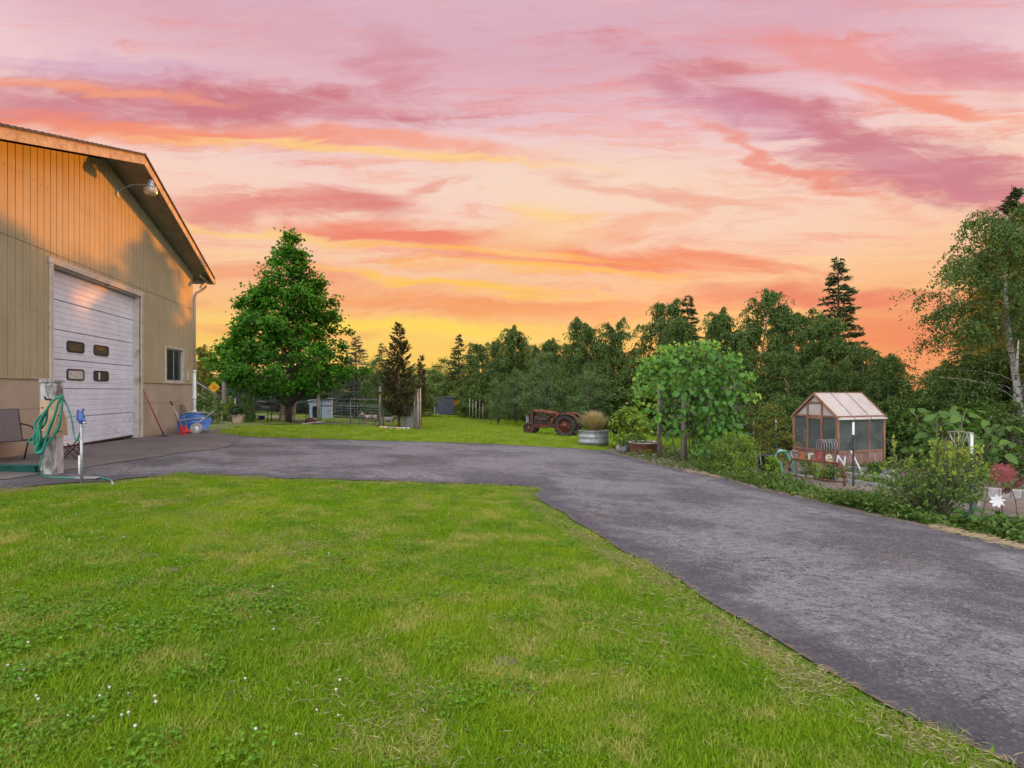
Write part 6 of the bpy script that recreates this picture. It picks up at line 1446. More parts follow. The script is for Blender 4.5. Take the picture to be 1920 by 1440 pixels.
def t_post(px, py, ytop, label, white=.28, m=None):
    q = P(px, py); h = zat(ytop, q.y) - q.z; t = thing('steel_post', label, 'post', q, rnd.uniform(-.3, .3), 'steel garden posts')
    m = m or mat('post_steel', (.03, .035, .045), .3, 12, .6, .2)
    b = MB(); b.prism([(-.022, -.004), (.022, -.004), (.022, .004), (.004, .004), (.004, .03), (-.004, .03), (-.004, .004), (-.022, .004)], (-.1, h - white), 'z'); b.build('post', m, t)
    b = MB(); b.prism([(-.0225, -.0045), (.0225, -.0045), (.0225, .0045), (.0045, .0045), (.0045, .031), (-.0045, .031), (-.0045, .0045), (-.0225, .0045)], (h - white, h), 'z'); b.build('white_tip', M_WHITEP, t)
    return t, q, h
def garden_bits():
    t_post(1600, 912, 792, 'black steel post with white tip beside the garden sign', .27); t_post(1455, 876, 788, 'green steel post with white tip left of the greenhouse', .28, M_DKGREEN)
    t, q, h = t_post(1822, 972, 812, 'white-topped steel post hung with strings behind the berry bush', .34)
    c = thing('string_chime', 'ring of pale strings hanging like a wind chime on the steel post', 'wind chime', q)
    b = MB(); b.tube(loop([(-.36, 0, h + .02), (-.28, -.06, h + .03), (-.04, -.04, h + .01), (.02, 0, h), (-.06, .06, h + .01), (-.28, .06, h + .02)], 5), .008, 5, False); b.build('ring', M_OLDWOOD, c)
    r = np.random.default_rng(6)
    for k in range(9): b = MB(); x = -.35 + k * .042; L = [.34, .30, .52, .2, .44, .3, .36, .15, .4][k]; b.tube(loop([(x, r.normal() * .03, h + .01), (x + r.normal() * .015, r.normal() * .03, h - L * .5), (x + r.normal() * .02, 0, h - L)], 4, False), .0055, 4); b.build('string', M_STRAW if k % 3 == 0 else M_GREYWOOD, c)
    b = MB(); b.lathe([(.001, .0), (.05, .01), (.06, .10), (.03, .22), (.012, .30), (.001, .30)], 12, (-.17, -.02, h - .84)); b.build('driftwood', M_GREYWOOD, c)
    # white pipe gate left of the olive shrub
    g = thing('pipe_gate', 'white plastic pipe gate end right of the arbor', 'gate', at(1390, 14.8)); o0 = at(1390, 14.8)
    for (a, b_) in (((1372, 796), (1413, 796)), ((1372, 814), (1413, 814)), ((1413, 788), (1413, 872)), ((1374, 796), (1374, 872))): b = MB(); b.tube([q3(*a, 15.4) - o0, q3(*b_, 15.4) - o0], .016, 8); b.build('pipe', M_GALV, g)
    # hose on a rusty post
    q = P(1461, 890); t = thing('rusty_pipe_post', 'short rusty pipe post holding a pale hose', 'post', q); b = MB(); b.tube([(0, 0, -.1), (-.03, 0, .35), (-.02, 0, .66)], .035, 9); b.build('post', M_RUST, t)
    h = thing('pale_hose', 'pale blue-green hose looped over the rusty pipe post', 'hose', q)
    for k in range(5): b = MB(); w = .12 + .045 * k; b.tube(loop([(-.02, -.05 - .02 * k, .64 - .01 * k), (.10 + .05 * k, -.07, .56), (.16 + w * .6, -.08, .30), (.18 + w * .6, -.06, .05), (.10, -.08, .02), (.02 - .02 * k, -.07, .30), (-.10 - .02 * k, -.06, .46)], 6), .012, 6, False); b.build('hose_loop', M_HOSEB if k % 2 else M_HOSE, h)
    for i, (px, py, s) in enumerate(((1441, 884, 1.0), (1430, 880, .8))):
        q = P(px, py); t = thing('nursery_pot', ['large black nursery pot left of the rusty pipe post', 'smaller black nursery pot at the end of the pair'][i], 'pot', q); t.scale = (s,) * 3
        b = MB(); b.lathe([(.001, .0), (.15, .0), (.19, .40), (.205, .40), (.205, .44), (.18, .44), (.14, .05), (.001, .05)], 18); b.build('pot', M_BLACKM, t); b = MB(); b.disc((0, 0, .38), .178, 18); b.build('soil', M_SOIL, t)
    for i, (px, py, lab) in enumerate(((1423, 884, 'leaning pale stake right of the fern shrub'), (1428, 886, 'second pale stake beside the leaning one'))): q = P(px, py); b = MB(); b.tube([(0, 0, -.05), (-.10 + .06 * i, 0, .55)], .013, 6); o = b.build('garden_stake', M_PAINTPOST); o.location = q; props(o, lab, 'stake')
    # raised beds and boards between sign and bush
    def plank(px0, py0, px1, py1, w, h, label, m=M_GREYWOOD, lift=0.0, name='bed_board'):
        a, b_ = P(px0, py0), P(px1, py1); b = MB(); b.bar((0, 0, h / 2), b_ - a + Vector((0, 0, h / 2 + lift)), w, h, bev=.004); o = b.build(name, m); o.location = a; props(o, label, 'board', 'boards of the garden beds'); return o
    plank(1588, 905, 1700, 922, .05, .09, 'near grey bed board right of the black post'); plank(1580, 893, 1690, 905, .05, .12, 'middle grey bed board behind the black post'); plank(1575, 882, 1680, 891, .05, .14, 'far grey bed board below the greenhouse side')
    plank(1640, 885, 1720, 914, .22, .03, 'pale flat board lying behind the berry bush'); plank(1770, 960, 1832, 966, .06, .10, 'white edged board right under the berry bush', M_PAINTPOST); plank(1755, 945, 1838, 949, .06, .10, 'grey board behind the white edged one'); plank(1475, 893, 1585, 905, .05, .08, 'grey board behind the garden sign')
    q = P(1617, 889); b = MB(); b.bar((0, 0, .02), (-.16, .25, .62), .045, .02); o = b.build('leaning_slat', M_WHITEP); o.location = q; props(o, 'white slat leaning right of the black post', 'slat')
    a, b_ = P(1848, 930), P(1935, 936); t = thing('block_edging', 'low grey concrete block edging behind the ornaments', 'edging', a)
    for k in range(4): b = MB(); e0, e1 = (b_ - a) * (k / 4 + .006), (b_ - a) * ((k + 1) / 4 - .006); b.bar(e0 + Vector((0, 0, .09)), e1 + Vector((0, 0, .09)), .14, .18, bev=.01); b.build('block', M_CONC, t)
    # metal ornaments
    q = P(1879, 972); zc = zat(887, q.y) - q.z; t = thing('metal_sun', 'rusty red cut-out metal sun on a stake', 'ornament', q, -.75)
    n = 14; pts = []
    for k in range(n * 2): a = math.pi * k / n; rr_ = .142 if k % 2 == 0 else (.20 if k % 4 == 1 else .185); pts.append((rr_ * math.cos(a) * 1.05, zc + rr_ * math.sin(a) * .92))
    b = MB(); b.prism(pts, (-.003, .003)); b.build('sun_plate', mat('rose_rust', (.22, .055, .052), .25, 18, .75, .3), t); b = MB(); b.tube([(0, .01, -.1), (0, .01, zc)], .007, 6); b.build('stake', M_DARKRUST, t)
    b = MB(); b.lathe([(.001, .012), (.07, .008), (.10, .0)], 20, m=Matrix.Translation((0, -.003, zc)) @ Matrix.Rotation(R(90), 4, 'X')); b.build('boss', MATS['rose_rust'], t)
    q = P(1907, 966); zc = zat(920, q.y) - q.z; t = thing('metal_sprout', 'dark rusty metal sprout of two leaves on a stem', 'ornament', q, .0)
    b = MB(); b.tube(loop([(0, 0, -.1), (-.02, 0, zc * .5), (-.08, 0, zc * .95), (-.09, 0, zc + .02)], 4, False), .006, 6); b.build('stem', M_DARKRUST, t)
    for s, (ex, ez) in ((0, (-.26, -.02)), (1, (.17, .24))):
        a = Vector((-.09, 0, zc + .02)); e = Vector((ex, 0, zc + ez)) ; d = e - a; up = Vector((0, -1, 0)).cross(d).normalized() * .055
        b = MB(); vs = [a, a + d * .3 + up, a + d * .65 + up * .9, e, a + d * .65 - up * .9, a + d * .3 - up, a + d * .3 + Vector((0, .02, 0)), a + d * .65 + Vector((0, .025, 0))]; b.add(vs, [(0, 6, 1), (1, 6, 7, 2), (2, 7, 3), (3, 7, 4), (4, 7, 6, 5), (5, 6, 0)]); o = b.build('leaf', M_DARKRUST, t); sm = o.modifiers.new('thick', 'SOLIDIFY'); sm.thickness = .004
    q = P(1884, 978); zc = zat(940, q.y) - q.z; t = thing('star_spinner', 'white eight-pointed star spinner on a thin dark stake', 'ornament', q, -.3)
    b = MB(); b.tube([(0, .01, -.1), (-.10, .0, zc)], .006, 6); b.build('stake', M_BLACKM, t)
    for k in range(8): a = k * math.pi / 4 + .2; b = MB(); c = Vector((-.10, -.012, zc)); d = Vector((math.cos(a), 0, math.sin(a))); p_ = Vector((-math.sin(a), 0, math.cos(a))); b.add([c, c + d * .05 + p_ * .034, c + d * .112 + Vector((0, -.01, 0)), c + d * .05 - p_ * .034 + Vector((0, .014, 0))], [(0, 1, 2), (0, 2, 3)]); o = b.build('petal', M_WHITEP, t); sm = o.modifiers.new('thick', 'SOLIDIFY'); sm.thickness = .002
garden_bits()

def garden_plants():
    # berry bush with yellow tips, many stems
    q = P(1752, 972); r = np.random.default_rng(51); t = thing('berry_bush', 'spreading berry bush with yellow-green tips at the garden edge', 'bush', q); W = MB(); P0, D0, N0, T0 = [], [], [], []
    for k in range(48):
        az = r.uniform(0, 6.283); L = r.uniform(.8, 1.45); out = r.uniform(.25, 1.2) * (1.35 if math.cos(az) < 0 else .8)
        st = limb((r.normal() * .06, r.normal() * .06, -.05), (math.cos(az) * out, math.sin(az) * out * .7, 1), L, r, (0, 0, .25), 6, jit=.10); W.tube(st, [.012 * (1 - i / 8) for i in range(7)], 5, False)
        for j in range(7):
            sp, sd, stt = along(st, 1, r, .25, .95); tw = limb(sp[0], sd[0] + r.normal(size=3) * .7, r.uniform(.15, .32), r, (0, 0, .3), 3, jit=.1); W.tube(tw, [.004, .003, .002, .002], 3, False)
            n = 12; lp, ld, lt = along(tw, n, r, .1, 1); P0.append(lp); D0.append(ld * .7 + r.normal(size=(n, 3)) * .7); N0.append(r.normal(size=(n, 3)) * .5 + np.array([0, 0, .8])); zt_ = lp[:, 2] / 1.1
            T0.append(np.clip(r.normal(.36, .17, n) + .6 * np.clip(zt_ - .5, 0, .6) + .3 * lt * (zt_ > .6), 0, 1))
    P0, D0, N0, T0 = map(np.concatenate, (P0, D0, N0, T0)); n = len(P0)
    W.build('stems', M_BARK, t); link('foliage', leaf_mesh('foliage', [leaf_arrays(P0, D0, N0, r.uniform(.045, .075, n), r.uniform(.022, .034, n), T0)], L_BUSH), None, t)
    q = P(1818, 968); tm, cm = clump_tree(52, .95, prof((0, .10), (.5, .22), (.8, .26), (1, .12)), L_BUSH, .055, 46, 20, .014, .12, stems=4, z0=.25, aspect=.5, tmean=.65)
    t = thing('young_berry_bush', 'smaller yellow-green berry shoot right of the big bush', 'bush', q); link('stems', tm, None, t); link('foliage', cm, None, t)
    # fig with broad leaves
    q = at(1788, 12.6); t = thing('fig_tree', 'broad-leaved fig behind the berry bush', 'tree', q); r = np.random.default_rng(53); ms = [big_leaf('fig_leaf', L_FIG, 'fig', s) for s in range(7)]; W = []
    for k in range(14):
        az = r.uniform(0, 6.283); st = limb((r.normal() * .08, r.normal() * .08, -.1), (math.cos(az) * .5, math.sin(az) * .4, 1), r.uniform(1.2, 2.15), r, (0, 0, .1), 6, jit=.12); b = MB(); b.tube(st, [.018 * (1 - i / 7.5) for i in range(7)], 6); b.build('stem', M_OLDWOOD, t)
        n = 21; lp, ld, lt = along(st, n, r, .35, 1.04)
        for j in range(n):
            a = r.uniform(0, 6.283); out = Vector((math.cos(a), math.sin(a), -.15)); p = Vector(lp[j]) + out * r.uniform(.08, .22); put_leaf(ms[min(6, int(np.clip(r.normal(.40, .2) + .3 * (lt[j] > .9), 0, .99) * 7))], 'fig_leaf', t, p, out + Vector((0, 0, -.35 + r.normal() * .3)), Vector((r.normal() * .4, -.35 + r.normal() * .4, 1)), r.uniform(.15, .27))
    # fern-like shrub right of the arbor, olive shrub, small plants
    def bush(name, px, py, h, env, m, leaf, ncl, per, clr, label, seed, aspect=.6, tm_=.45, cat='shrub', stems=4, depth=None):
        q = at(px, depth) if depth else P(px, py); a, c = clump_tree(seed, h, env, m, leaf, ncl, per, .015, clr, stems=stems, z0=.05, aspect=aspect, tmean=tm_); t = thing(name, label, cat, q); link('stems', a, None, t); link('foliage', c, None, t)
    bush('feathery_shrub', 1380, 890, 1.05, prof((0, .35), (.5, .55), (1, .2)), L_LIME, .055, 90, 42, .16, 'feathery bright green shrub in front of the arbor', 54, .35, .38)
    bush('feathery_shrub', 1345, 882, .8, prof((0, .3), (.5, .45), (1, .2)), L_SHRUB, .06, 60, 36, .16, 'darker low shrub under the arbor right side', 55, .4, .45)
    bush('olive_shrub', 1440, 0, 1.75, prof((0, .4), (.5, .75), (1, .35)), L_GOLD, .075, 80, 30, .2, 'loose olive shrub between arbor and greenhouse', 56, .5, .35, depth=15.2)
    bush('olive_shrub', 1400, 0, 1.3, prof((0, .4), (.5, .6), (1, .25)), L_SHRUB, .07, 60, 30, .18, 'green shrub behind the white pipe gate', 57, .5, .4, depth=15.6)
    bush('tomato_plant', 1448, 893, .5, prof((0, .12), (.5, .2), (1, .1)), L_LIME, .06, 26, 24, .09, 'small green plant in front of the black pot', 58, .5, .4, 'plant')
    for i, (px, py, s) in enumerate(((1512, 901, .42), (1535, 905, .36), (1555, 909, .40))): bush('bed_plant', px, py - 6, s, prof((0, .10), (.5, .18), (1, .08)), L_LIME if i % 2 else L_SHRUB, .055, 22, 20, .08, ['first leafy plant behind the garden sign, under letter r', 'second leafy plant behind the sign, under letter D', 'third leafy plant behind the sign, under letter e'][i], 60 + i, .6, .5, 'plant')
    bush('bed_plant', 1640, 889, .3, prof((0, .14), (.5, .2), (1, .08)), L_SHRUB, .06, 22, 22, .08, 'low green plant right of the leaning white slat', 64, .6, .55, 'plant')
    bush('garden_shrub', 430, 0, 1.1, prof((0, .4), (.5, .6), (1, .25)), L_LIME, .09, 50, 26, .2, 'leafy green bush behind the square planter', 65, .6, .3, depth=25.2); bush('garden_shrub', 466, 0, 1.35, prof((0, .25), (.5, .38), (1, .2)), L_SHRUB, .09, 50, 26, .18, 'taller green bush right of the square planter', 66, .6, .5, depth=25.4)
    bush('garden_shrub', 388, 0, 1.2, prof((0, .5), (.5, .7), (1, .3)), L_SHRUB, .10, 50, 28, .22, 'dark bush behind the wheelbarrow', 67, .6, .4, depth=22.5); bush('garden_shrub', 868, 0, 1.0, prof((0, .6), (.5, .8), (1, .3)), L_LIME, .12, 50, 26, .25, 'light green bush right of the dark shed', 68, .6, .2, depth=50)
    # squash with big leaves at the lower right corner
    ms = [big_leaf('squash_leaf', L_FIG, 'squash', s) for s in range(5)]
    for i, (px, py, n, lab) in enumerate(((1898, 1004, 15, 'squash plant with glossy round leaves by the driveway'), (1838, 998, 12, 'low squash plant left of the glossy one'), (1945, 1015, 14, 'squash plant cut by the right picture edge'), (1788, 986, 10, 'small squash plant under the berry bush'))):
        q = P(px, py); t = thing('squash_plant', lab, 'plant', q, 0, 'squash plants at the driveway edge'); r = np.random.default_rng(70 + i)
        for k in range(n):
            a = r.uniform(0, 6.283); rr_ = r.uniform(.03, .26); h = r.uniform(.08, .26); p = Vector((rr_ * math.cos(a), rr_ * math.sin(a), h)); b = MB(); b.tube([(0, 0, 0), p * .6 + Vector((0, 0, .02)), p], .006, 4, False); b.build('leaf_stalk', M_DKGREEN, t); put_leaf(ms[r.integers(5)], 'squash_leaf', t, p, Vector((math.cos(a), math.sin(a), -.2)), Vector((r.normal() * .25, r.normal() * .25 - .2, 1)), r.uniform(.09, .16))
garden_plants()

def scatter_poly(poly, n, r):
    poly = np.asarray(poly); lo, hi = poly.min(0), poly.max(0); x, y = r.uniform(lo[0], hi[0], n), r.uniform(lo[1], hi[1], n); k = in_poly(x, y, poly); return x[k], y[k]
def ground_cover():
    # strip of low leafy weeds along the driveway, dry straw on the rim
    r = np.random.default_rng(88); edge = [(x, y) for x, y in FAR_EDGE if x >= 1290]; P0, T0 = [], []
    for k in range(24000):
        px = r.uniform(1300, 1760) if r.random() < .76 else r.uniform(1730, 1960); py0 = np.interp(px, [e[0] for e in edge], [e[1] for e in edge]); w = 22 if px < 1640 else 26
        p = P(px, py0 - 4 - r.beta(1.4, 2.2) * w * (px - 600) / 900); v = math.sin(p.x * 3.1) * math.cos(p.y * 2.3 + p.x); 
        if r.random() < .42 + .55 * v + (.12 if 1620 < px < 1730 else 0): continue
        P0.append((p.x, p.y, p.z + abs(r.normal()) * .06 * (1.1 - v))); T0.append(np.clip(r.normal(.5, .2) + .15 * v, 0, 1))
    P0 = np.array(P0); n = len(P0); o = link('ground_cover', leaf_mesh('ground_cover', [leaf_arrays(P0, r.normal(size=(n, 3)) + [0, 0, .3], r.normal(size=(n, 3)) * .5 + [0, 0, 1], r.uniform(.04, .09, n), r.uniform(.025, .05, n), np.array(T0))], L_SHRUB)); props(o, 'low leafy weeds along the garden side of the driveway', 'weeds', kind='stuff')
    x, y = scatter_poly(SOIL, 60000, r); v = np.sin(x * 1.3 + 1.5 * np.sin(y)) * np.cos(y * 1.1 - x * .5); k = (v + r.normal(size=len(x)) * .3 > .0) & (y > 6) & (y < 22); x, y, v = x[k], y[k], v[k]; n = len(x)
    o = link('garden_weeds', leaf_mesh('garden_weeds', [leaf_arrays(np.stack([x, y, G(x, y) + np.abs(r.normal(size=n)) * .10 * (v + .3)], 1), r.normal(size=(n, 3)) + [0, 0, .5], r.normal(size=(n, 3)) * .6 + [0, 0, 1], r.uniform(.06, .14, n), r.uniform(.03, .06, n), np.clip(r.normal(.45, .25, n), 0, 1))], L_GRASS)); props(o, 'patchy weeds growing among the garden beds', 'weeds', kind='stuff')
    b = MB()
    for k in range(600):
        px = r.uniform(1280, 1345) if r.random() < .2 else r.uniform(1740, 1960); py0 = np.interp(px, [e[0] for e in edge], [e[1] for e in edge]); p = P(px, py0 + r.normal() * 2.5 - 1); a = r.normal() * .5 - .55; L = r.uniform(.04, .16); d = Vector((math.cos(a), math.sin(a), r.normal() * .15)) * L
        p = p + Vector((0, 0, .02 + abs(r.normal()) * .012)); b.tube([p, p + d], .0022, 3, False)
    o = b.build('straw', M_STRAW); props(o, 'dry straw scattered along the garden edge of the driveway', 'straw', kind='stuff')
ground_cover()
# ------------------------------------------------------------------ grass
def lawn_blade_mat():
    m, t, b = new_mat('lawn_blades'); v = coords(t, 'World')
    at_ = t.nodes.new('ShaderNodeAttribute'); at_.attribute_name = 'tint'; f = S(t, at_.outputs['Fac'])
    n1 = S(t, noise_node(t, v, 0.55, 4, .6, .4).outputs['Fac']); n2 = S(t, noise_node(t, v, 2.4, 5, .65, .3).outputs['Fac']); n3 = S(t, noise_node(t, v, 1.1, 3, .55, .6).outputs['Fac'])
    c = mixc(t, f, (.085, .195, .004, 1), (.275, .440, .012, 1))
    c = mixc(t, smooth(t, n1, .42, .64) * .42, c, (.340, .420, .022, 1))
    c = mixc(t, smooth(t, n2 + (f - .5) * .3, .49, .66) * .8, c, (.46, .42, .12, 1))
    c = mixc(t, smooth(t, n3, .52, .70) * .35, c, (.060, .200, .010, 1))
    t.links.new(c, b.inputs['Base Color']); b.inputs['Roughness'].default_value = .6; b.inputs['Specular IOR Level'].default_value = .12
    tr = t.nodes.new('ShaderNodeBsdfTranslucent'); t.links.new(mixc(t, 1.0, c, (1.2, 1.15, .5, 1), 'MULTIPLY'), tr.inputs[0]); mx = t.nodes.new('ShaderNodeMixShader'); mx.inputs[0].default_value = .35
    t.links.new(b.outputs[0], mx.inputs[1]); t.links.new(tr.outputs[0], mx.inputs[2]); t.links.new(mx.outputs[0], t.nodes['Material Output'].inputs[0]); return m
M_BLADE = lawn_blade_mat()
def tuft(seed, n, rad, h, w, flat=.5):
    r = np.random.default_rng(seed); a = r.uniform(0, 6.283, n); rr = rad * np.sqrt(r.random(n)); base = np.stack([rr * np.cos(a), rr * np.sin(a), np.full(n, -.01)], 1)
    az = r.uniform(0, 6.283, n); L = h * r.uniform(.5, 1.15, n); ln = r.uniform(.15, 1.0, n) * flat; d = np.stack([np.cos(az) * ln, np.sin(az) * ln, np.ones(n)], 1); d = nrm(d); sd = np.stack([-np.sin(az), np.cos(az), np.zeros(n)], 1) * (w * r.uniform(.6, 1.3, n))[:, None] * .5
    mid = base + d * (L * .55)[:, None]; tip = mid + (d + np.stack([np.cos(az), np.sin(az), -.5 * np.ones(n)], 1) * .55 * ln[:, None]) * (L * .5)[:, None]
    V = np.stack([base - sd, base + sd, mid + sd * .8, mid - sd * .8, tip], 1).reshape(-1, 3); o = np.arange(n)[:, None] * 5
    F = np.concatenate([o + [0, 1, 2], o + [0, 2, 3], o + [3, 2, 4]], 1).reshape(-1, 3)
    return np_mesh('grass_tuft', V, F, M_BLADE, {'tint': np.repeat(np.clip(r.normal(.45, .24, n), 0, 1), 5)})
def clover(seed):
    r = np.random.default_rng(seed); n = 42; a = r.uniform(0, 6.283, n); rr = .11 * np.sqrt(r.random(n)); c = np.stack([rr * np.cos(a), rr * np.sin(a), r.uniform(.012, .04, n)], 1); P_, D_, N_ = [], [], []
    for k in range(3):
        b = a * 3 + k * 2.094; P_.append(c); D_.append(np.stack([np.cos(b), np.sin(b), r.normal(size=n) * .2], 1)); N_.append(r.normal(size=(n, 3)) * .3 + [0, 0, 1])
    P_, D_, N_ = map(np.concatenate, (P_, D_, N_)); m = len(P_); v, f, t = leaf_arrays(P_, D_, N_, r.uniform(.011, .018, m), r.uniform(.011, .017, m), np.clip(r.normal(.25, .2, m), 0, 1)); return np_mesh('clover_patch', v, f, M_CLOVER, {'tint': t})
def thatch(seed):
    r = np.random.default_rng(seed); n = 26; a = r.uniform(0, 6.283, n); rr = .12 * np.sqrt(r.random(n)); c = np.stack([rr * np.cos(a), rr * np.sin(a), r.uniform(.006, .03, n)], 1)
    v, f, t = leaf_arrays(c, np.concatenate([r.normal(size=(n, 2)), r.normal(size=(n, 1)) * .25], 1), r.normal(size=(n, 3)) * .3 + [0, 0, 1], r.uniform(.03, .085, n), r.uniform(.0015, .003, n), r.uniform(.3, 1, n), .0, .1); return np_mesh('thatch_patch', v, f, M_THATCH, {'tint': t})
M_CLOVER = leaf_mat('clover_leaf', (.08, .20, .008), (.19, .38, .02), .3, (.26, .42, .04)); M_THATCH = leaf_mat('thatch', (.24, .20, .09), (.50, .43, .24), .2, (.6, .52, .33))
def lawn_pick(x, y, r):
    def field(seed, f0):
        q = np.random.default_rng(seed); v = np.zeros(len(x))
        for i in range(26): a = q.uniform(0, 6.283); f = f0 * q.uniform(.4, 3.2); v += np.cos((x * math.cos(a) + y * math.sin(a)) * f + q.uniform(0, 6.283)) / (f / f0) ** .6
        return v / v.std()
    n = len(x); k = r.integers(0, 6, n); q = r.random(n); v, w = field(1, 1.6), field(2, 2.4)
    k = np.where(q < np.clip((v - .6) * .03, .004, .04), 6 + (q * 1000).astype(int) % 2, k)
    return np.where(q > 1 - np.clip((w - .4) * .04, .006, .07), 8, k)
def grass_field(name, pts, scale, metas, label, pick=None):
    me = bpy.data.meshes.new(name); me.vertices.add(len(pts)); me.vertices.foreach_set('co', pts.astype(np.float32).ravel())
    r = np.random.default_rng(len(pts))
    for an, av in (('rot', r.uniform(0, 6.283, len(pts))), ('scl', scale)):
        a = me.attributes.new(an, 'FLOAT', 'POINT'); a.data.foreach_set('value', np.asarray(av, np.float32))
    a = me.attributes.new('pick', 'INT', 'POINT'); a.data.foreach_set('value', (pick(len(pts), r) if pick else r.integers(0, len(metas), len(pts))).astype(np.int32))
    o = link(name, me); props(o, label, 'grass', kind='stuff')
    col = bpy.data.collections.new(name + '_tufts')
    for k in metas: col.objects.link(bpy.data.objects.new('grass_tuft', k))
    ng = bpy.data.node_groups.new(name, 'GeometryNodeTree'); ng.interface.new_socket('Geometry', in_out='INPUT', socket_type='NodeSocketGeometry'); ng.interface.new_socket('Geometry', in_out='OUTPUT', socket_type='NodeSocketGeometry')
    N, Lk = ng.nodes, ng.links; gi, go = N.new('NodeGroupInput'), N.new('NodeGroupOutput'); ip = N.new('GeometryNodeInstanceOnPoints'); ci = N.new('GeometryNodeCollectionInfo')
    ci.inputs['Collection'].default_value = col; ci.inputs['Separate Children'].default_value = True; ci.inputs['Reset Children'].default_value = True; ip.inputs['Pick Instance'].default_value = True
    def na(nm, ty): n = N.new('GeometryNodeInputNamedAttribute'); n.data_type = ty; n.inputs['Name'].default_value = nm; return n.outputs['Attribute']
    cx = N.new('ShaderNodeCombineXYZ'); Lk.new(na('rot', 'FLOAT'), cx.inputs[2])
    Lk.new(gi.outputs[0], ip.inputs['Points']); Lk.new(ci.outputs[0], ip.inputs['Instance']); Lk.new(na('pick', 'INT'), ip.inputs['Instance Index']); Lk.new(cx.outputs[0], ip.inputs['Rotation']); Lk.new(na('scl', 'FLOAT'), ip.inputs['Scale']); Lk.new(ip.outputs[0], go.inputs[0])
    md = o.modifiers.new('scatter', 'NODES'); md.node_group = ng; return o
def scatter(poly, box, n, r, dens):
    x = r.uniform(box[0], box[1], n); y = r.uniform(box[2], box[3], n); k = in_poly(x, y, np.array([tuple(p[:2]) for p in poly])) & (r.random(n) < dens(x, y)); return x[k], y[k]
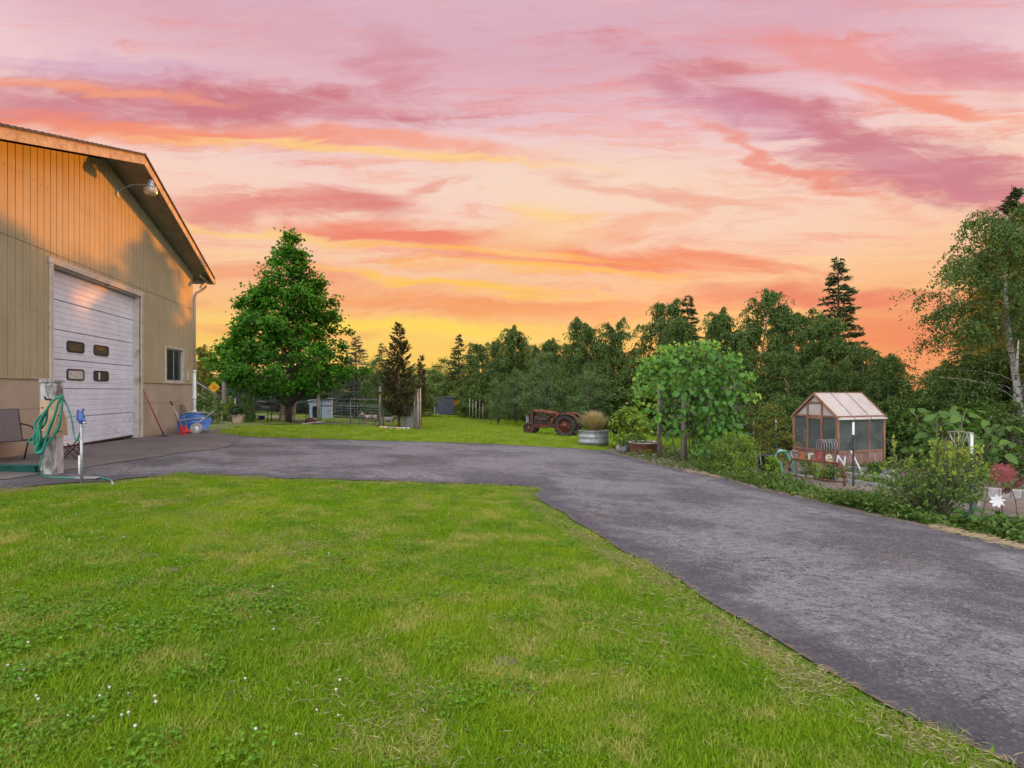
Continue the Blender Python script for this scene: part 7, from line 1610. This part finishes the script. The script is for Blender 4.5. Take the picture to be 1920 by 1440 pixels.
def lawn():
    r = np.random.default_rng(99); tufts = [tuft(200 + i, 70, .12, .036 + .007 * (i % 3), .0040, 1.7) for i in range(6)] + [clover(210 + i) for i in range(2)] + [thatch(214)]
    lp = wobble(lawn_poly, .2, .05, 12)
    # front lawn: dense near the camera, thinner further off with larger tufts
    inview = lambda x, y: (np.abs(x) < .99 * y + 1.2)
    x, y = scatter(lp, (-9.6, 3.6, .9, 9.3), 130000, r, lambda x, y: np.where(y < 4, 1.0, np.where(y < 6, .75, .55)) * inview(x, y))
    rim = np.array([tuple(p_[:2]) for p_ in lawn_pts] + [(2.9, 1.0), (2.9, 1.01)] + [tuple(p_[:2]) for p_ in lawn_pts[::-1]])
    ed_, _, _ = seg_dist(x, y, rim); crp = .13 + .07 * np.sin(x * 5.1 + 2 * np.sin(y * 3.7)) + .05 * np.sin(y * 11 + x * 7); k = ed_ > crp + r.uniform(-.05, .07, len(x)); x, y = x[k], y[k]
    bare = [P(*p_) for p_ in ((277, 1042), (315, 1071), (945, 1241), (470, 1150), (845, 960), (240, 945))]
    for p_, rad_ in zip(bare[:3], (.06, .08, .06)):
        k = np.hypot(x - p_.x, y - p_.y) > rad_ * r.uniform(.75, 1.5, len(x)); x, y = x[k], y[k]
        sheet('bare_soil', wobble([(p_.x + rad_ * 1.2 * math.cos(a), p_.y + rad_ * 1.0 * math.sin(a)) for a in (i * .628 for i in range(10))], .05, .03, int(p_.x * 100) % 97 + 100), M_SOIL, .008, .05)
    wv = np.sin(x * 1.7 + 2 * np.sin(y * .9)) * np.cos(y * 1.3 + x * .4)
    grass_field('lawn_grass', np.stack([x, y, G(x, y)], 1), r.uniform(.7, 1.25, len(x)) * (1 + .12 * wv), tufts, 'short green lawn grass in front of the driveway', lambda n, rr: np.where((seg_dist(x, y, rim)[0] < .30) & (rr.random(n) < .30), 8, lawn_pick(x, y, rr)))
    # far lawn across the driveway and along the lane
    far_poly = [P(400, 812)] + far_pts[1:10] + [P(1150, 838), P(1200, 826), Vector((9, 30, 0)), Vector((6, 45, 0)), Vector((2, 60, 0)), Vector((-9, 60, 0)), Vector((-7.0, 29, 0)), P(785, 797), P(600, 797), P(460, 800)]
    tf = [tuft(220 + i, 40, .22, .085, .011, 1.0) for i in range(4)]
    x, y = scatter(wobble(far_poly, .5, .06, 13), (-12, 10, 15, 60), 60000, r, lambda x, y: np.clip(20 / y, .25, 1.0))
    grass_field('lane_grass', np.stack([x, y, G(x, y)], 1), r.uniform(.7, 1.2, len(x)), tf, 'mown grass beyond the driveway and along the lane')
    # rough grass under the trees
    x, y = scatter([Vector((4, 24, 0)), Vector((9.5, 21, 0)), Vector((12, 24, 0)), Vector((6, 46, 0)), Vector((-4, 60, 0)), Vector((-6, 58, 0)), Vector((1, 36, 0))], (-6, 12, 20, 60), 9000, r, lambda x, y: np.ones_like(x)); tr_ = [tuft(240 + i, 30, .25, .30, .016, .8) for i in range(3)]
    grass_field('rough_grass', np.stack([x, y, G(x, y)], 1), r.uniform(.5, 1.2, len(x)), tr_, 'taller rough grass under the trees right of the lane')
    x, y = scatter(PEN, (-24, -6, 18, 40), 12000, r, lambda x, y: (np.sin(x * .8) * np.cos(y * .7) * .5 + .35)); grass_field('paddock_grass', np.stack([x, y, G(x, y)], 1), r.uniform(.6, 1.2, len(x)), tf, 'patchy grass in the paddock')
    # clover heads
    b = MB()
    def head(p, s):
        b.tube([p, p + Vector((0, 0, .045 * s))], .0012, 3, False); c = p + Vector((0, 0, .055 * s)); b.lathe([(.001, -.009 * s), (.008 * s, -.005 * s), (.0105 * s, .001 * s), (.007 * s, .008 * s), (.001, .010 * s)], 8, tuple(c))
    known = [(40, 1258), (44, 1268), (37, 1282), (54, 1252), (68, 1318), (72, 1324), (128, 1352), (175, 1354), (228, 1354), (241, 1350), (185, 1230), (205, 1302), (290, 1318), (280, 1026), (594, 1342), (634, 1350), (597, 1174), (513, 1190), (470, 1164), (85, 1006), (118, 1012), (130, 1018), (131, 1034), (115, 1028), (20, 1070), (172, 1004), (66, 1002), (645, 1050), (685, 1050), (616, 1044), (233, 1012), (240, 1310), (187, 1318)]
    for px, py in known: head(P(px, py), rnd.uniform(.38, .6))
    for k in range(14): head(P(rnd.uniform(0, 700), rnd.uniform(960, 1430)), rnd.uniform(.45, .7))
    o = b.build('clover_flowers', mat('clover_white', (.55, .52, .46), .15, 200, .9, .2)); props(o, 'small white clover heads dotted over the left lawn', 'clover', kind='stuff')
lawn()
